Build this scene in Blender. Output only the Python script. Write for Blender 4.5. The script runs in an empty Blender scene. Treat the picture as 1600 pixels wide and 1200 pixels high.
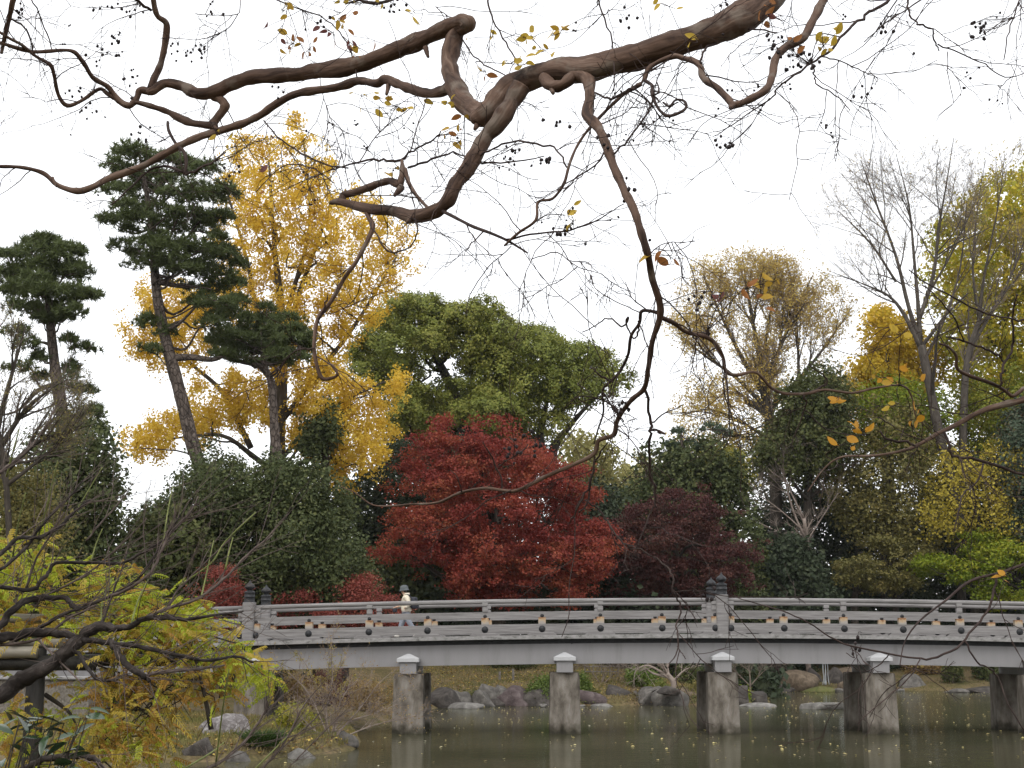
import bpy, bmesh, math, random
import numpy as np
from mathutils import Vector, noise as mnoise

# ------------------------------------------------------------------ camera, sky, exposure
S = bpy.context.scene
COL = S.collection
F = 2250.0                      # focal length in pixels of a 1600 px wide picture
PITCH = math.atan(0.1902)
CAMZ = 2.26
CP, SP = math.cos(PITCH), math.sin(PITCH)
cam_d = bpy.data.cameras.new("camera")
cam_d.sensor_width = 36.0
cam_d.lens = F / 1600 * 36
cam_d.clip_start, cam_d.clip_end = 0.1, 3000
cam = bpy.data.objects.new("camera", cam_d)
COL.objects.link(cam)
cam.location = (0, 0, CAMZ)
cam.rotation_euler = (math.pi / 2 + PITCH, 0, 0)
S.camera = cam

W = bpy.data.worlds.new("World")
S.world = W
W.use_nodes = True
nt = W.node_tree
nt.nodes.clear()
SUN_EL, SUN_ROT = math.radians(48), math.radians(200)
sky = nt.nodes.new("ShaderNodeTexSky")
sky.sky_type = 'NISHITA'
sky.sun_disc = False
sky.sun_elevation, sky.sun_rotation = SUN_EL, SUN_ROT
sky.dust_density = 4.0
hs = nt.nodes.new("ShaderNodeHueSaturation")
hs.inputs["Saturation"].default_value = 0.35
b1 = nt.nodes.new("ShaderNodeBackground")
b1.inputs["Strength"].default_value = 0.06
tc = nt.nodes.new("ShaderNodeTexCoord")
nz = nt.nodes.new("ShaderNodeTexNoise")
nz.inputs["Scale"].default_value = 2.2
nz.inputs["Detail"].default_value = 5
rp = nt.nodes.new("ShaderNodeValToRGB")
rp.color_ramp.elements[0].color = (0.90, 0.92, 0.95, 1)
rp.color_ramp.elements[1].color = (1.0, 1.0, 1.0, 1)
b2 = nt.nodes.new("ShaderNodeBackground")
b2.inputs["Strength"].default_value = 1.36
ad = nt.nodes.new("ShaderNodeAddShader")
wo = nt.nodes.new("ShaderNodeOutputWorld")
L = nt.links.new
L(sky.outputs[0], hs.inputs["Color"]); L(hs.outputs[0], b1.inputs[0])
L(tc.outputs["Generated"], nz.inputs["Vector"]); L(nz.outputs[0], rp.inputs[0]); L(rp.outputs[0], b2.inputs[0])
L(b1.outputs[0], ad.inputs[0]); L(b2.outputs[0], ad.inputs[1]); L(ad.outputs[0], wo.inputs[0])

sun_d = bpy.data.lights.new("sun", 'SUN')
sun_d.energy = 1.0
sun_d.angle = math.radians(35)
sun_d.color = (1.0, 0.97, 0.92)
sun = bpy.data.objects.new("sun", sun_d)
COL.objects.link(sun)
sun.location = (0, -20, 60)
# sun behind the camera, slightly to the left: light travels towards +Y and down
sun.rotation_euler = (math.pi / 2 - SUN_EL, 0, math.radians(-18))

S.view_settings.view_transform = 'Standard'
S.view_settings.look = 'None'
S.view_settings.exposure = 0.0
S.view_settings.gamma = 1.0
S.view_settings.use_curve_mapping = False
S.cycles.max_bounces = 6
S.cycles.diffuse_bounces = 3
S.cycles.glossy_bounces = 3
S.cycles.transmission_bounces = 3
S.cycles.transparent_max_bounces = 4

RNG = np.random.default_rng(7)
random.seed(7)

# ------------------------------------------------------------------ picture <-> place helpers
def ray(px, py):
    u = (np.asarray(px, float) - 800) / F
    v = (600 - np.asarray(py, float)) / F
    return u, CP - v * SP, SP + v * CP
def P(px, py, Y):
    dx, dy, dz = ray(px, py)
    return np.stack([dx / dy * Y, np.broadcast_to(np.asarray(Y, float), np.shape(dx / dy * Y)), CAMZ + dz / dy * Y], -1)
def mpp(py, Y):                 # metres per picture pixel at distance Y
    _, dy, _ = ray(800, py)
    return np.asarray(Y, float) / dy / F
def proj(p):
    p = np.asarray(p, float)
    q = p - np.array([0, 0, CAMZ])
    d = q[..., 1] * CP + q[..., 2] * SP
    up = -q[..., 1] * SP + q[..., 2] * CP
    return 800 + F * q[..., 0] / d, 600 - F * up / d
def Ywater(py, z=0.0):
    _, dy, dz = ray(800, py)
    return float((z - CAMZ) / (dz / dy))
def inpoly(poly, x, y):
    poly = np.asarray(poly, float)
    x = np.asarray(x, float); y = np.asarray(y, float)
    r = np.zeros(x.shape, bool)
    j = len(poly) - 1
    for i in range(len(poly)):
        xi, yi = poly[i]; xj, yj = poly[j]
        c = ((yi > y) != (yj > y)) & (x < (xj - xi) * (y - yi) / (yj - yi + 1e-12) + xi)
        r ^= c
        j = i
    return r
def edged(poly, x, y):
    poly = np.asarray(poly, float)
    x = np.asarray(x, float); y = np.asarray(y, float)
    d = np.full(x.shape, 1e9)
    for i in range(len(poly)):
        a = poly[i - 1]; b = poly[i]
        ab = b - a
        t = np.clip(((x - a[0]) * ab[0] + (y - a[1]) * ab[1]) / (ab @ ab + 1e-12), 0, 1)
        d = np.minimum(d, np.hypot(x - a[0] - t * ab[0], y - a[1] - t * ab[1]))
    return d
def unit(v):
    return v / (np.linalg.norm(v, axis=-1, keepdims=True) + 1e-12)
def rdir(n, rng=None):
    return unit((rng or RNG).normal(size=(n, 3)))

# ------------------------------------------------------------------ object helpers
def tag(o, label=None, cat=None, group=None, kind=None):
    if label: o["label"] = label
    if cat: o["category"] = cat
    if group: o["group"] = group
    if kind: o["kind"] = kind
    return o
def thing(name, label, cat, loc, group=None, rz=0.0):
    o = bpy.data.objects.new(name, None)
    o.empty_display_size = 0.2
    COL.objects.link(o)
    o.location = loc
    o.rotation_euler = (0, 0, rz)
    return tag(o, label, cat, group)

class MB:
    def __init__(s):
        s.V = []; s.Q = []; s.T = []; s.n = 0; s.A = []; s.B = []
    def add(s, V, Q=None, T=None, A=None, B=None):
        V = np.asarray(V, float).reshape(-1, 3)
        s.V.append(V)
        nf = 0
        if Q is not None and len(Q):
            s.Q.append(np.asarray(Q, np.int64).reshape(-1, 4) + s.n)
        if T is not None and len(T):
            s.T.append(np.asarray(T, np.int64).reshape(-1, 3) + s.n)
        if A is not None: s.A.append(A)      # (rnd, cl) per quad, quads only
        s.B.append(np.zeros((len(V), 3)) if B is None else B)      # (cos, sin, length) round and along a limb
        s.n += len(V)
        return s
    def mesh(s, name, mat=None, smooth=False, off=None):
        me = bpy.data.meshes.new(name)
        V = np.concatenate(s.V) if s.V else np.zeros((0, 3))
        if off is not None: V = V - np.asarray(off, float)
        Q = np.concatenate(s.Q) if s.Q else np.zeros((0, 4), np.int64)
        T = np.concatenate(s.T) if s.T else np.zeros((0, 3), np.int64)
        nq, nt_ = len(Q), len(T)
        me.vertices.add(len(V))
        me.vertices.foreach_set("co", V.astype(np.float32).ravel())
        me.loops.add(nq * 4 + nt_ * 3)
        me.loops.foreach_set("vertex_index", np.concatenate([Q.ravel(), T.ravel()]).astype(np.int32))
        me.polygons.add(nq + nt_)
        st = np.concatenate([np.arange(nq) * 4, nq * 4 + np.arange(nt_) * 3]).astype(np.int32)
        me.polygons.foreach_set("loop_start", st)
        me.polygons.foreach_set("use_smooth", np.full(nq + nt_, smooth, bool))
        if s.A and nq:
            A = np.concatenate(s.A)
            for k, nm in enumerate(("rnd", "cl")):
                at = me.attributes.new(nm, 'FLOAT', 'FACE')
                at.data.foreach_set("value", A[:, k].astype(np.float32))
        B = np.concatenate(s.B) if s.B else None
        if B is not None and np.any(B):
            at = me.attributes.new('limb', 'FLOAT_VECTOR', 'POINT')
            at.data.foreach_set('vector', B.astype(np.float32).ravel())
        me.update(calc_edges=True)
        if mat: me.materials.append(mat)
        return me
    def build(s, name, mat, parent=None, smooth=False, world=True):
        """world: the vertices are world coordinates and the parent stands unrotated at its location."""
        off = np.array(parent.location) if (parent is not None and world) else None
        if parent is not None and world and parent.parent is not None:
            off = off + np.array(parent.parent.location)
        o = bpy.data.objects.new(name, s.mesh(name, mat, smooth, off))
        COL.objects.link(o)
        if parent is not None: o.parent = parent
        return o
def put(name, me, parent, loc=(0, 0, 0), rot=(0, 0, 0), sc=None):
    o = bpy.data.objects.new(name, me)
    COL.objects.link(o)
    o.parent = parent
    o.location = loc
    o.rotation_euler = rot
    if sc is not None: o.scale = (sc, sc, sc) if np.isscalar(sc) else sc
    return o

def boxg(x0, x1, y0, y1, z0, z1):
    V = [(x, y, z) for z in (z0, z1) for y in (y0, y1) for x in (x0, x1)]
    Q = [(0, 2, 3, 1), (4, 5, 7, 6), (0, 1, 5, 4), (2, 6, 7, 3), (0, 4, 6, 2), (1, 3, 7, 5)]
    return V, Q
def bevel_mesh(name, mb_or_boxes, mat, w=0.012, seg=2):
    bm = bmesh.new()
    for (V, Q) in mb_or_boxes:
        vs = [bm.verts.new(v) for v in V]
        for q in Q: bm.faces.new([vs[i] for i in q])
    bmesh.ops.bevel(bm, geom=list(bm.edges), offset=w, segments=seg, profile=0.6, affect='EDGES')
    me = bpy.data.meshes.new(name)
    bm.to_mesh(me); bm.free()
    me.materials.append(mat)
    return me
def lathe(prof, n=16, c=(0, 0, 0)):
    prof = np.asarray(prof, float)
    a = np.arange(n) / n * 2 * np.pi
    V = np.stack([np.outer(prof[:, 0], np.cos(a)), np.outer(prof[:, 0], np.sin(a)), np.repeat(prof[:, 1][:, None], n, 1)], -1).reshape(-1, 3) + np.asarray(c)
    Q = []
    for i in range(len(prof) - 1):
        for k in range(n):
            Q.append((i * n + k, i * n + (k + 1) % n, (i + 1) * n + (k + 1) % n, (i + 1) * n + k))
    return V, Q
def catmull(pts, rad, step=None, sub=4):
    pts = np.asarray(pts, float); rad = np.asarray(rad, float)
    A = np.concatenate([pts[:1] * 2 - pts[1:2], pts, pts[-1:] * 2 - pts[-2:-1]])
    out = []; ro = []
    for i in range(len(pts) - 1):
        p0, p1, p2, p3 = A[i:i + 4]
        for k in range(sub):
            t = k / sub
            out.append(0.5 * (2 * p1 + (p2 - p0) * t + (2 * p0 - 5 * p1 + 4 * p2 - p3) * t * t + (3 * p1 - p0 - 3 * p2 + p3) * t ** 3))
            ro.append(rad[i] * (1 - t) + rad[i + 1] * t)
    out.append(pts[-1]); ro.append(rad[-1])
    return np.array(out), np.array(ro)
def tube(mb, pts, rad, n=8, knob=0.0, cap=True):
    """one limb, parallel-transported rings, optional knobbly radius"""
    pts = np.asarray(pts, float); rad = np.asarray(rad, float)
    m = len(pts)
    t = unit(np.gradient(pts, axis=0))
    u = np.cross(t[0], (0.3, 0.2, 0.9)); u = u / np.linalg.norm(u)
    U = []
    for i in range(m):
        u = u - t[i] * (u @ t[i]); u = u / (np.linalg.norm(u) + 1e-12)
        U.append(u)
    U = np.array(U); Wv = np.cross(t, U)
    a = np.arange(n) / n * 2 * np.pi
    rr = rad[:, None] * np.ones(n)
    if knob:
        ph = RNG.uniform(0, 6.28, 6)
        s = np.concatenate([[0], np.cumsum(np.linalg.norm(np.diff(pts, axis=0), axis=1))]) / (rad.mean() + 1e-9)
        rr = rr * (1 + knob * (np.sin(s * 0.5 + ph[0])[:, None] * np.sin(2 * a + ph[1]) + 0.7 * np.sin(s * 0.23 + ph[2])[:, None] * np.cos(3 * a + s[:, None] * .15 + ph[3]) + 0.6 * np.sin(s * 1.3 + ph[4])[:, None]))
    V = pts[:, None, :] + rr[..., None] * (np.cos(a)[None, :, None] * U[:, None, :] + np.sin(a)[None, :, None] * Wv[:, None, :])
    V = V.reshape(-1, 3)
    i = np.arange(m - 1)[:, None] * n; k = np.arange(n)[None, :]; k2 = (k + 1) % n
    Q = np.stack([i + k, i + k2, i + n + k2, i + n + k], -1).reshape(-1, 4)
    T = []
    if cap:
        V = np.concatenate([V, pts[:1], pts[-1:]])
        c0, c1 = m * n, m * n + 1
        for q in range(n):
            T.append((c0, (q + 1) % n, q)); T.append((c1, (m - 1) * n + q, (m - 1) * n + (q + 1) % n))
    sl = np.concatenate([[0], np.cumsum(np.linalg.norm(np.diff(pts, axis=0), axis=1))]) + float(RNG.uniform(0, 40))
    rm = np.maximum(rad, .004)
    Bv = np.stack([(np.cos(a)[None] * rm[:, None]), (np.sin(a)[None] * rm[:, None]), np.repeat(sl[:, None], n, 1)], -1).reshape(-1, 3)
    if cap: Bv = np.concatenate([Bv, [[0, 0, sl[0]], [0, 0, sl[-1]]]])
    mb.add(V, Q, T, None, Bv)
def tubes(mb, Pm, Rm, n=3):
    """many thin twigs at once: Pm (M,K,3), Rm (M,K)"""
    M, K, _ = Pm.shape
    if M == 0: return
    t = unit(np.gradient(Pm, axis=1))
    ref = unit(np.cross(unit(Pm[:, -1] - Pm[:, 0]), rdir(M)))
    U = unit(ref[:, None, :] - t * (ref[:, None, :] * t).sum(-1, keepdims=True))
    Wv = np.cross(t, U)
    a = np.arange(n) / n * 2 * np.pi
    V = Pm[:, :, None, :] + Rm[:, :, None, None] * (np.cos(a)[:, None] * U[:, :, None, :] + np.sin(a)[:, None] * Wv[:, :, None, :])
    b = (np.arange(M) * K * n)[:, None, None]; i = (np.arange(K - 1) * n)[None, :, None]; k = np.arange(n)[None, None, :]; k2 = (k + 1) % n
    Q = np.stack([b + i + k, b + i + k2, b + i + n + k2, b + i + n + k], -1).reshape(-1, 4)
    mb.add(V.reshape(-1, 3), Q)
def resample(pts, rad, K):
    s = np.concatenate([[0], np.cumsum(np.linalg.norm(np.diff(pts, axis=0), axis=1))])
    q = np.linspace(0, s[-1], K)
    return np.stack([np.interp(q, s, pts[:, i]) for i in range(3)], -1), np.interp(q, s, rad)
def sprout(Pm, Rm, npar, t0, t1, ln, spread, bias, wig, K, rs, rmin=0.002, lj=0.4, curl=None, rng=None):
    """children twigs along parents; ln absolute length or array per parent; bias a drift vector"""
    rng = rng or RNG
    M, Kp, _ = Pm.shape
    idx = np.repeat(np.arange(M), npar)
    n = len(idx)
    t = rng.uniform(t0, t1, n) * (Kp - 1)
    i = np.clip(t.astype(int), 0, Kp - 2); f = (t - i)[:, None]
    base = Pm[idx, i] * (1 - f) + Pm[idx, i + 1] * f
    tg = unit(Pm[idx, i + 1] - Pm[idx, i])
    r0 = (Rm[idx, i] * (1 - f[:, 0]) + Rm[idx, i + 1] * f[:, 0]) * rs
    d = unit(tg + spread * rdir(n, rng) + np.asarray(bias))
    L_ = (np.asarray(ln)[idx] if np.ndim(ln) else np.full(n, ln)) * rng.uniform(1 - lj, 1 + lj, n)
    pts = [base]
    cur = d
    for k in range(K - 1):
        cur = unit(cur + wig * rdir(n, rng) + (np.asarray(curl) if curl is not None else 0))
        pts.append(pts[-1] + cur * (L_ / (K - 1))[:, None])
    Pn = np.stack(pts, 1)
    Rn = np.maximum(r0[:, None] * np.linspace(1, 0.35, K)[None, :], rmin * np.linspace(1, .7, K)[None, :])
    return Pn, Rn

# ------------------------------------------------------------------ materials
def mat(name, rough=0.7, spec=0.3):
    m = bpy.data.materials.new(name)
    m.use_nodes = True
    b = m.node_tree.nodes["Principled BSDF"]
    b.inputs["Roughness"].default_value = rough
    b.inputs["Specular IOR Level"].default_value = spec
    return m, m.node_tree, b
def ramp(t, stops, interp='LINEAR'):
    r = t.nodes.new("ShaderNodeValToRGB")
    r.color_ramp.interpolation = interp
    el = r.color_ramp.elements
    while len(el) < len(stops): el.new(0.5)
    for e, (p, c) in zip(el, stops):
        e.position = p
        e.color = (*c, 1) if len(c) == 3 else c
    return r
def leaf_mat(name, cols, trans=0.3, rough=0.55, mix=0.5, spec=0.25, patch=None):
    """cols: stops from one hue to the next; rnd (per leaf) and cl (per spray) pick the stop"""
    m, t, b = mat(name, rough, spec)
    a1 = t.nodes.new("ShaderNodeAttribute"); a1.attribute_name = "rnd"
    a2 = t.nodes.new("ShaderNodeAttribute"); a2.attribute_name = "cl"
    mx = t.nodes.new("ShaderNodeMix"); mx.data_type = 'FLOAT'
    mx.inputs[0].default_value = mix
    t.links.new(a1.outputs["Fac"], mx.inputs[2]); t.links.new(a2.outputs["Fac"], mx.inputs[3])
    r = ramp(t, cols)
    t.links.new(mx.outputs[0], r.inputs[0])
    t.links.new(r.outputs[0], b.inputs["Base Color"])
    tr = t.nodes.new("ShaderNodeBsdfTranslucent")
    t.links.new(r.outputs[0], tr.inputs[0])
    ms = t.nodes.new("ShaderNodeMixShader"); ms.inputs[0].default_value = trans
    out = t.nodes["Material Output"]
    t.links.new(b.outputs[0], ms.inputs[1]); t.links.new(tr.outputs[0], ms.inputs[2]); t.links.new(ms.outputs[0], out.inputs[0])
    return m
def bark(name, stops, scale, along=.25, bump=.8, bdist=.02, rough=.9, plates=0.0, lichen=None):
    """bark whose grain follows the limb"""
    m, t, b = mat(name, rough, .15)
    at = t.nodes.new("ShaderNodeAttribute"); at.attribute_name = "limb"
    mp_ = t.nodes.new("ShaderNodeMapping"); mp_.inputs["Scale"].default_value = (1, 1, along)
    n1 = t.nodes.new("ShaderNodeTexNoise"); n1.inputs["Scale"].default_value = scale; n1.inputs["Detail"].default_value = 9; n1.inputs["Roughness"].default_value = .68; n1.inputs["Distortion"].default_value = .6
    n2 = t.nodes.new("ShaderNodeTexNoise"); n2.inputs["Scale"].default_value = scale * 3.2; n2.inputs["Detail"].default_value = 6
    r = ramp(t, stops)
    t.links.new(at.outputs["Vector"], mp_.inputs[0])
    for n_ in (n1, n2): t.links.new(mp_.outputs[0], n_.inputs["Vector"])
    t.links.new(n1.outputs[0], r.inputs[0])
    col = r.outputs[0]
    h = n2.outputs[0]
    if plates:
        vo = t.nodes.new("ShaderNodeTexVoronoi"); vo.feature = 'DISTANCE_TO_EDGE'; vo.inputs["Scale"].default_value = plates
        t.links.new(mp_.outputs[0], vo.inputs["Vector"])
        rr = ramp(t, [(0.0, (.22, .2, .19)), (0.12, (1, 1, 1))]); t.links.new(vo.outputs["Distance"], rr.inputs[0])
        mx = t.nodes.new("ShaderNodeMix"); mx.data_type = 'RGBA'; mx.blend_type = 'MULTIPLY'; mx.inputs[0].default_value = .9
        t.links.new(col, mx.inputs[6]); t.links.new(rr.outputs[0], mx.inputs[7]); col = mx.outputs[2]
        ad_ = t.nodes.new("ShaderNodeMath"); ad_.operation = 'ADD'; t.links.new(rr.outputs[0], ad_.inputs[0]); t.links.new(h, ad_.inputs[1]); h = ad_.outputs[0]
    if lichen:
        n3 = t.nodes.new("ShaderNodeTexNoise"); n3.inputs["Scale"].default_value = scale * .45; n3.inputs["Detail"].default_value = 7
        t.links.new(at.outputs["Vector"], n3.inputs["Vector"])
        r3 = ramp(t, [(.56, (0, 0, 0)), (.66, (1, 1, 1))]); t.links.new(n3.outputs[0], r3.inputs[0])
        mx = t.nodes.new("ShaderNodeMix"); mx.data_type = 'RGBA'; t.links.new(r3.outputs[0], mx.inputs[0])
        t.links.new(col, mx.inputs[6]); mx.inputs[7].default_value = (*lichen, 1); col = mx.outputs[2]
    t.links.new(col, b.inputs["Base Color"])
    bp = t.nodes.new("ShaderNodeBump"); bp.inputs["Strength"].default_value = bump; bp.inputs["Distance"].default_value = bdist
    t.links.new(h, bp.inputs["Height"]); t.links.new(bp.outputs[0], b.inputs["Normal"])
    return m
def noisy(name, stops, scale=4.0, detail=6, rough=0.8, spec=0.2, bump=0.0, bscale=None, stretch=(1, 1, 1), coord="Object", dist=0.0, bdist=0.02):
    m, t, b = mat(name, rough, spec)
    tcn = t.nodes.new("ShaderNodeTexCoord")
    mp = t.nodes.new("ShaderNodeMapping"); mp.inputs["Scale"].default_value = stretch
    n1 = t.nodes.new("ShaderNodeTexNoise")
    n1.inputs["Scale"].default_value = scale; n1.inputs["Detail"].default_value = detail; n1.inputs["Roughness"].default_value = 0.65
    n1.inputs["Distortion"].default_value = dist
    r = ramp(t, stops)
    t.links.new(tcn.outputs[coord], mp.inputs[0]); t.links.new(mp.outputs[0], n1.inputs["Vector"])
    t.links.new(n1.outputs[0], r.inputs[0]); t.links.new(r.outputs[0], b.inputs["Base Color"])
    if bump:
        n2 = t.nodes.new("ShaderNodeTexNoise")
        n2.inputs["Scale"].default_value = bscale or scale * 4; n2.inputs["Detail"].default_value = 6
        bp = t.nodes.new("ShaderNodeBump"); bp.inputs["Strength"].default_value = bump; bp.inputs["Distance"].default_value = bdist
        t.links.new(mp.outputs[0], n2.inputs["Vector"]); t.links.new(n2.outputs[0], bp.inputs["Height"]); t.links.new(bp.outputs[0], b.inputs["Normal"])
    return m
# ------------------------------------------------------------------ terrain and pond
POND = [(-4.7, 34.4), (-5.6, 33.1), (-8.2, 32.3), (-8.4, 30.4), (-5.6, 27), (-4.6, 24), (-4.2, 16), (-3.2, 8), (-2, 4.6), (5, 3.4), (30, 10), (50, 40), (60, 88),
        (44, 101), (36, 101.5), (25, 103.4), (16, 100), (14.4, 86), (13.6, 77), (10.9, 72), (4, 71.2), (-3, 70.4), (-4.0, 62),
        (-4.2, 55), (-4.8, 46), (-4.1, 41), (-3.9, 36.8)]
def hterr(x, y):
    x = np.asarray(x, float); y = np.asarray(y, float)
    d = edged(POND, x, y)
    ins = inpoly(POND, x, y)
    k = np.clip((y - 52) / 14, 0, 1); k = k * k * (3 - 2 * k)
    sl = 0.045 + 0.125 * k
    h = 0.30 * np.clip(d / 0.5, 0, 1) + sl * np.clip(d - 0.4, 0, 9) + 0.03 * np.clip(d - 9.4, 0, 60)
    h = h + 0.06 * np.sin(x * .9 + y * .35) * np.sin(y * .7 - x * .21) * np.clip(d / 3, 0, 1)
    return np.where(ins, -0.9 * np.clip(d / 1.0, 0, 1), h)
def grow_axis(a, b, st, far, n):
    core = np.arange(a, b + st, st)
    g = np.cumsum(st * 1.28 ** np.arange(1, n))
    g = g / g[-1] * far
    return np.concatenate([(a - g)[::-1], core, b + g])
gx = grow_axis(-34, 50, 0.75, 900, 26); gy = grow_axis(-6, 116, 0.7, 1500, 26)
GX, GY = np.meshgrid(gx, gy)
GZ = hterr(GX, GY)
nx, ny = len(gx), len(gy)
i = np.arange(ny - 1)[:, None] * nx; k = np.arange(nx - 1)[None, :]
gmb = MB().add(np.stack([GX, GY, GZ], -1), np.stack([i + k, i + k + 1, i + nx + k + 1, i + nx + k], -1))
m, t, b = mat("ground_turf", 0.95, 0.1)
tcn = t.nodes.new("ShaderNodeTexCoord")
n1 = t.nodes.new("ShaderNodeTexNoise"); n1.inputs["Scale"].default_value = 0.55; n1.inputs["Detail"].default_value = 8; n1.inputs["Roughness"].default_value = .7
n2 = t.nodes.new("ShaderNodeTexNoise"); n2.inputs["Scale"].default_value = 9; n2.inputs["Detail"].default_value = 6
r1 = ramp(t, [(0.32, (.075, .072, .03)), (0.47, (.115, .095, .048)), (0.6, (.15, .115, .068)), (0.75, (.085, .055, .036))])
r2 = ramp(t, [(0.3, (.55, .55, .55)), (0.7, (1.35, 1.3, 1.2))])
mm = t.nodes.new("ShaderNodeMix"); mm.data_type = 'RGBA'; mm.blend_type = 'MULTIPLY'; mm.inputs[0].default_value = 1
for n_ in (n1, n2): t.links.new(tcn.outputs["Object"], n_.inputs["Vector"])
t.links.new(n1.outputs[0], r1.inputs[0]); t.links.new(n2.outputs[0], r2.inputs[0])
t.links.new(r1.outputs[0], mm.inputs[6]); t.links.new(r2.outputs[0], mm.inputs[7]); t.links.new(mm.outputs[2], b.inputs["Base Color"])
bp = t.nodes.new("ShaderNodeBump"); bp.inputs["Strength"].default_value = .8; bp.inputs["Distance"].default_value = .06
t.links.new(n2.outputs[0], bp.inputs["Height"]); t.links.new(bp.outputs[0], b.inputs["Normal"])
tag(gmb.build("ground", m, None, True), kind="structure")

# pond water: murky olive body under a gently rippled surface
m, t, b = mat("pond_water", 0.03, 0.5)
b.inputs["IOR"].default_value = 1.33
tcn = t.nodes.new("ShaderNodeTexCoord")
n1 = t.nodes.new("ShaderNodeTexNoise"); n1.inputs["Scale"].default_value = .12; n1.inputs["Detail"].default_value = 4
r1 = ramp(t, [(0.35, (.046, .045, .025)), (0.65, (.078, .070, .044))])
t.links.new(tcn.outputs["Object"], n1.inputs["Vector"]); t.links.new(n1.outputs[0], r1.inputs[0])
mp = t.nodes.new("ShaderNodeMapping"); mp.inputs["Scale"].default_value = (1.0, 2.6, 1)
n2 = t.nodes.new("ShaderNodeTexNoise"); n2.inputs["Scale"].default_value = 1.6; n2.inputs["Detail"].default_value = 3
n3 = t.nodes.new("ShaderNodeTexNoise"); n3.inputs["Scale"].default_value = 9; n3.inputs["Detail"].default_value = 2
t.links.new(tcn.outputs["Object"], mp.inputs[0])
for n_ in (n2, n3): t.links.new(mp.outputs[0], n_.inputs["Vector"])
ma = t.nodes.new("ShaderNodeMath"); ma.operation = 'MULTIPLY_ADD'; ma.inputs[1].default_value = .12
t.links.new(n3.outputs[0], ma.inputs[0]); t.links.new(n2.outputs[0], ma.inputs[2])
bp = t.nodes.new("ShaderNodeBump"); bp.inputs["Strength"].default_value = .45; bp.inputs["Distance"].default_value = .014
t.links.new(ma.outputs[0], bp.inputs["Height"])
df = t.nodes.new("ShaderNodeBsdfDiffuse"); t.links.new(r1.outputs[0], df.inputs[0])
gl = t.nodes.new("ShaderNodeBsdfGlossy"); gl.inputs["Roughness"].default_value = .05; gl.inputs[0].default_value = (.9, .92, .9, 1)
t.links.new(bp.outputs[0], gl.inputs["Normal"])
fr = t.nodes.new("ShaderNodeFresnel"); fr.inputs["IOR"].default_value = 1.33; t.links.new(bp.outputs[0], fr.inputs["Normal"])
mu = t.nodes.new("ShaderNodeMath"); mu.operation = 'MULTIPLY'; mu.inputs[1].default_value = .8; t.links.new(fr.outputs[0], mu.inputs[0])
ms = t.nodes.new("ShaderNodeMixShader")
t.links.new(mu.outputs[0], ms.inputs[0]); t.links.new(df.outputs[0], ms.inputs[1]); t.links.new(gl.outputs[0], ms.inputs[2])
t.links.new(ms.outputs[0], t.nodes["Material Output"].inputs[0])
t.nodes.remove(b)
wmb = MB().add([(-12, 2, 0), (64, 2, 0), (64, 108, 0), (-12, 108, 0)], [(0, 1, 2, 3)])
tag(wmb.build("pond_water", m), kind="structure")

# ------------------------------------------------------------------ bridge
BR = -0.02                       # the bridge runs almost square to the view, its right end a little nearer
BY = 45.0
def bu(px, py=965):
    dx, dy, dz = ray(px, py)
    tx = dx / dy
    X = BY * tx / (1 - BR * tx)
    return float(X / math.cos(BR))
def zat(py, Y=BY): return float(P(800, py, Y)[2])
U0 = bu(1080)
def arch(u): return -0.001215 * (np.asarray(u, float) - U0) ** 2
bridge = thing("bridge", "long pale grey arched footbridge with railings spanning the pond on square piers", "bridge", (0, BY, 0), rz=BR)
def arched(u0, u1, y0, y1, z0, z1, n=None):
    n = n or max(2, int((u1 - u0) / 0.7))
    u = np.linspace(u0, u1, n + 1)
    a = arch(u)
    ring = [(y0, z0), (y1, z0), (y1, z1), (y0, z1)]
    V = np.array([[(uu, y, z + aa) for (y, z) in ring] for uu, aa in zip(u, a)]).reshape(-1, 3)
    Q = []
    for j in range(n):
        for c in range(4):
            d = (c + 1) % 4
            Q.append((j * 4 + c, j * 4 + 4 + c, j * 4 + 4 + d, j * 4 + d))
    Q.append((0, 1, 2, 3)); Q.append((n * 4 + 3, n * 4 + 2, n * 4 + 1, n * 4))
    return V, Q
def arched_round(u0, u1, y, z, r, n=10):
    m_ = max(2, int((u1 - u0) / 0.7)); u = np.linspace(u0, u1, m_ + 1)
    mb = MB(); tube(mb, np.stack([u, np.full_like(u, y), z + arch(u)], -1), np.full(m_ + 1, r), n)
    return mb
M_WOOD = noisy("weathered_cypress", [(0.25, (.10, .094, .091)), (0.5, (.20, .19, .187)), (0.75, (.30, .288, .283))], 3.0, 8, .75, .25, .35, 30, (0.35, 3, 6), bdist=.01)
M_STEEL = noisy("grey_painted_steel", [(0.25, (.165, .158, .156)), (0.45, (.222, .215, .218)), (0.8, (.25, .243, .247))], .9, 10, .5, .35, .08, 60, (2.6, 1, .45), bdist=.01)
M_CAP = noisy("pale_painted_cap", [(0.3, (.34, .34, .345)), (0.7, (.43, .43, .435))], 5, 6, .5, .35)
M_CONC = noisy("stained_granite_pier", [(0.30, (.035, .030, .025)), (0.42, (.095, .082, .067)), (0.56, (.17, .15, .127)), (0.74, (.27, .25, .225))], 2.4, 14, .9, .15, .9, 60, (1.3, 1.3, .55), dist=.25, bdist=.015)
t_ = M_CONC.node_tree; b_ = t_.nodes["Principled BSDF"]; src = b_.inputs["Base Color"].links[0].from_socket
gm = t_.nodes.new("ShaderNodeNewGeometry"); sx = t_.nodes.new("ShaderNodeSeparateXYZ"); n5 = t_.nodes.new("ShaderNodeTexNoise"); n5.inputs["Scale"].default_value = 5
t_.links.new(gm.outputs["Position"], sx.inputs[0]); t_.links.new(gm.outputs["Position"], n5.inputs["Vector"])
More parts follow.
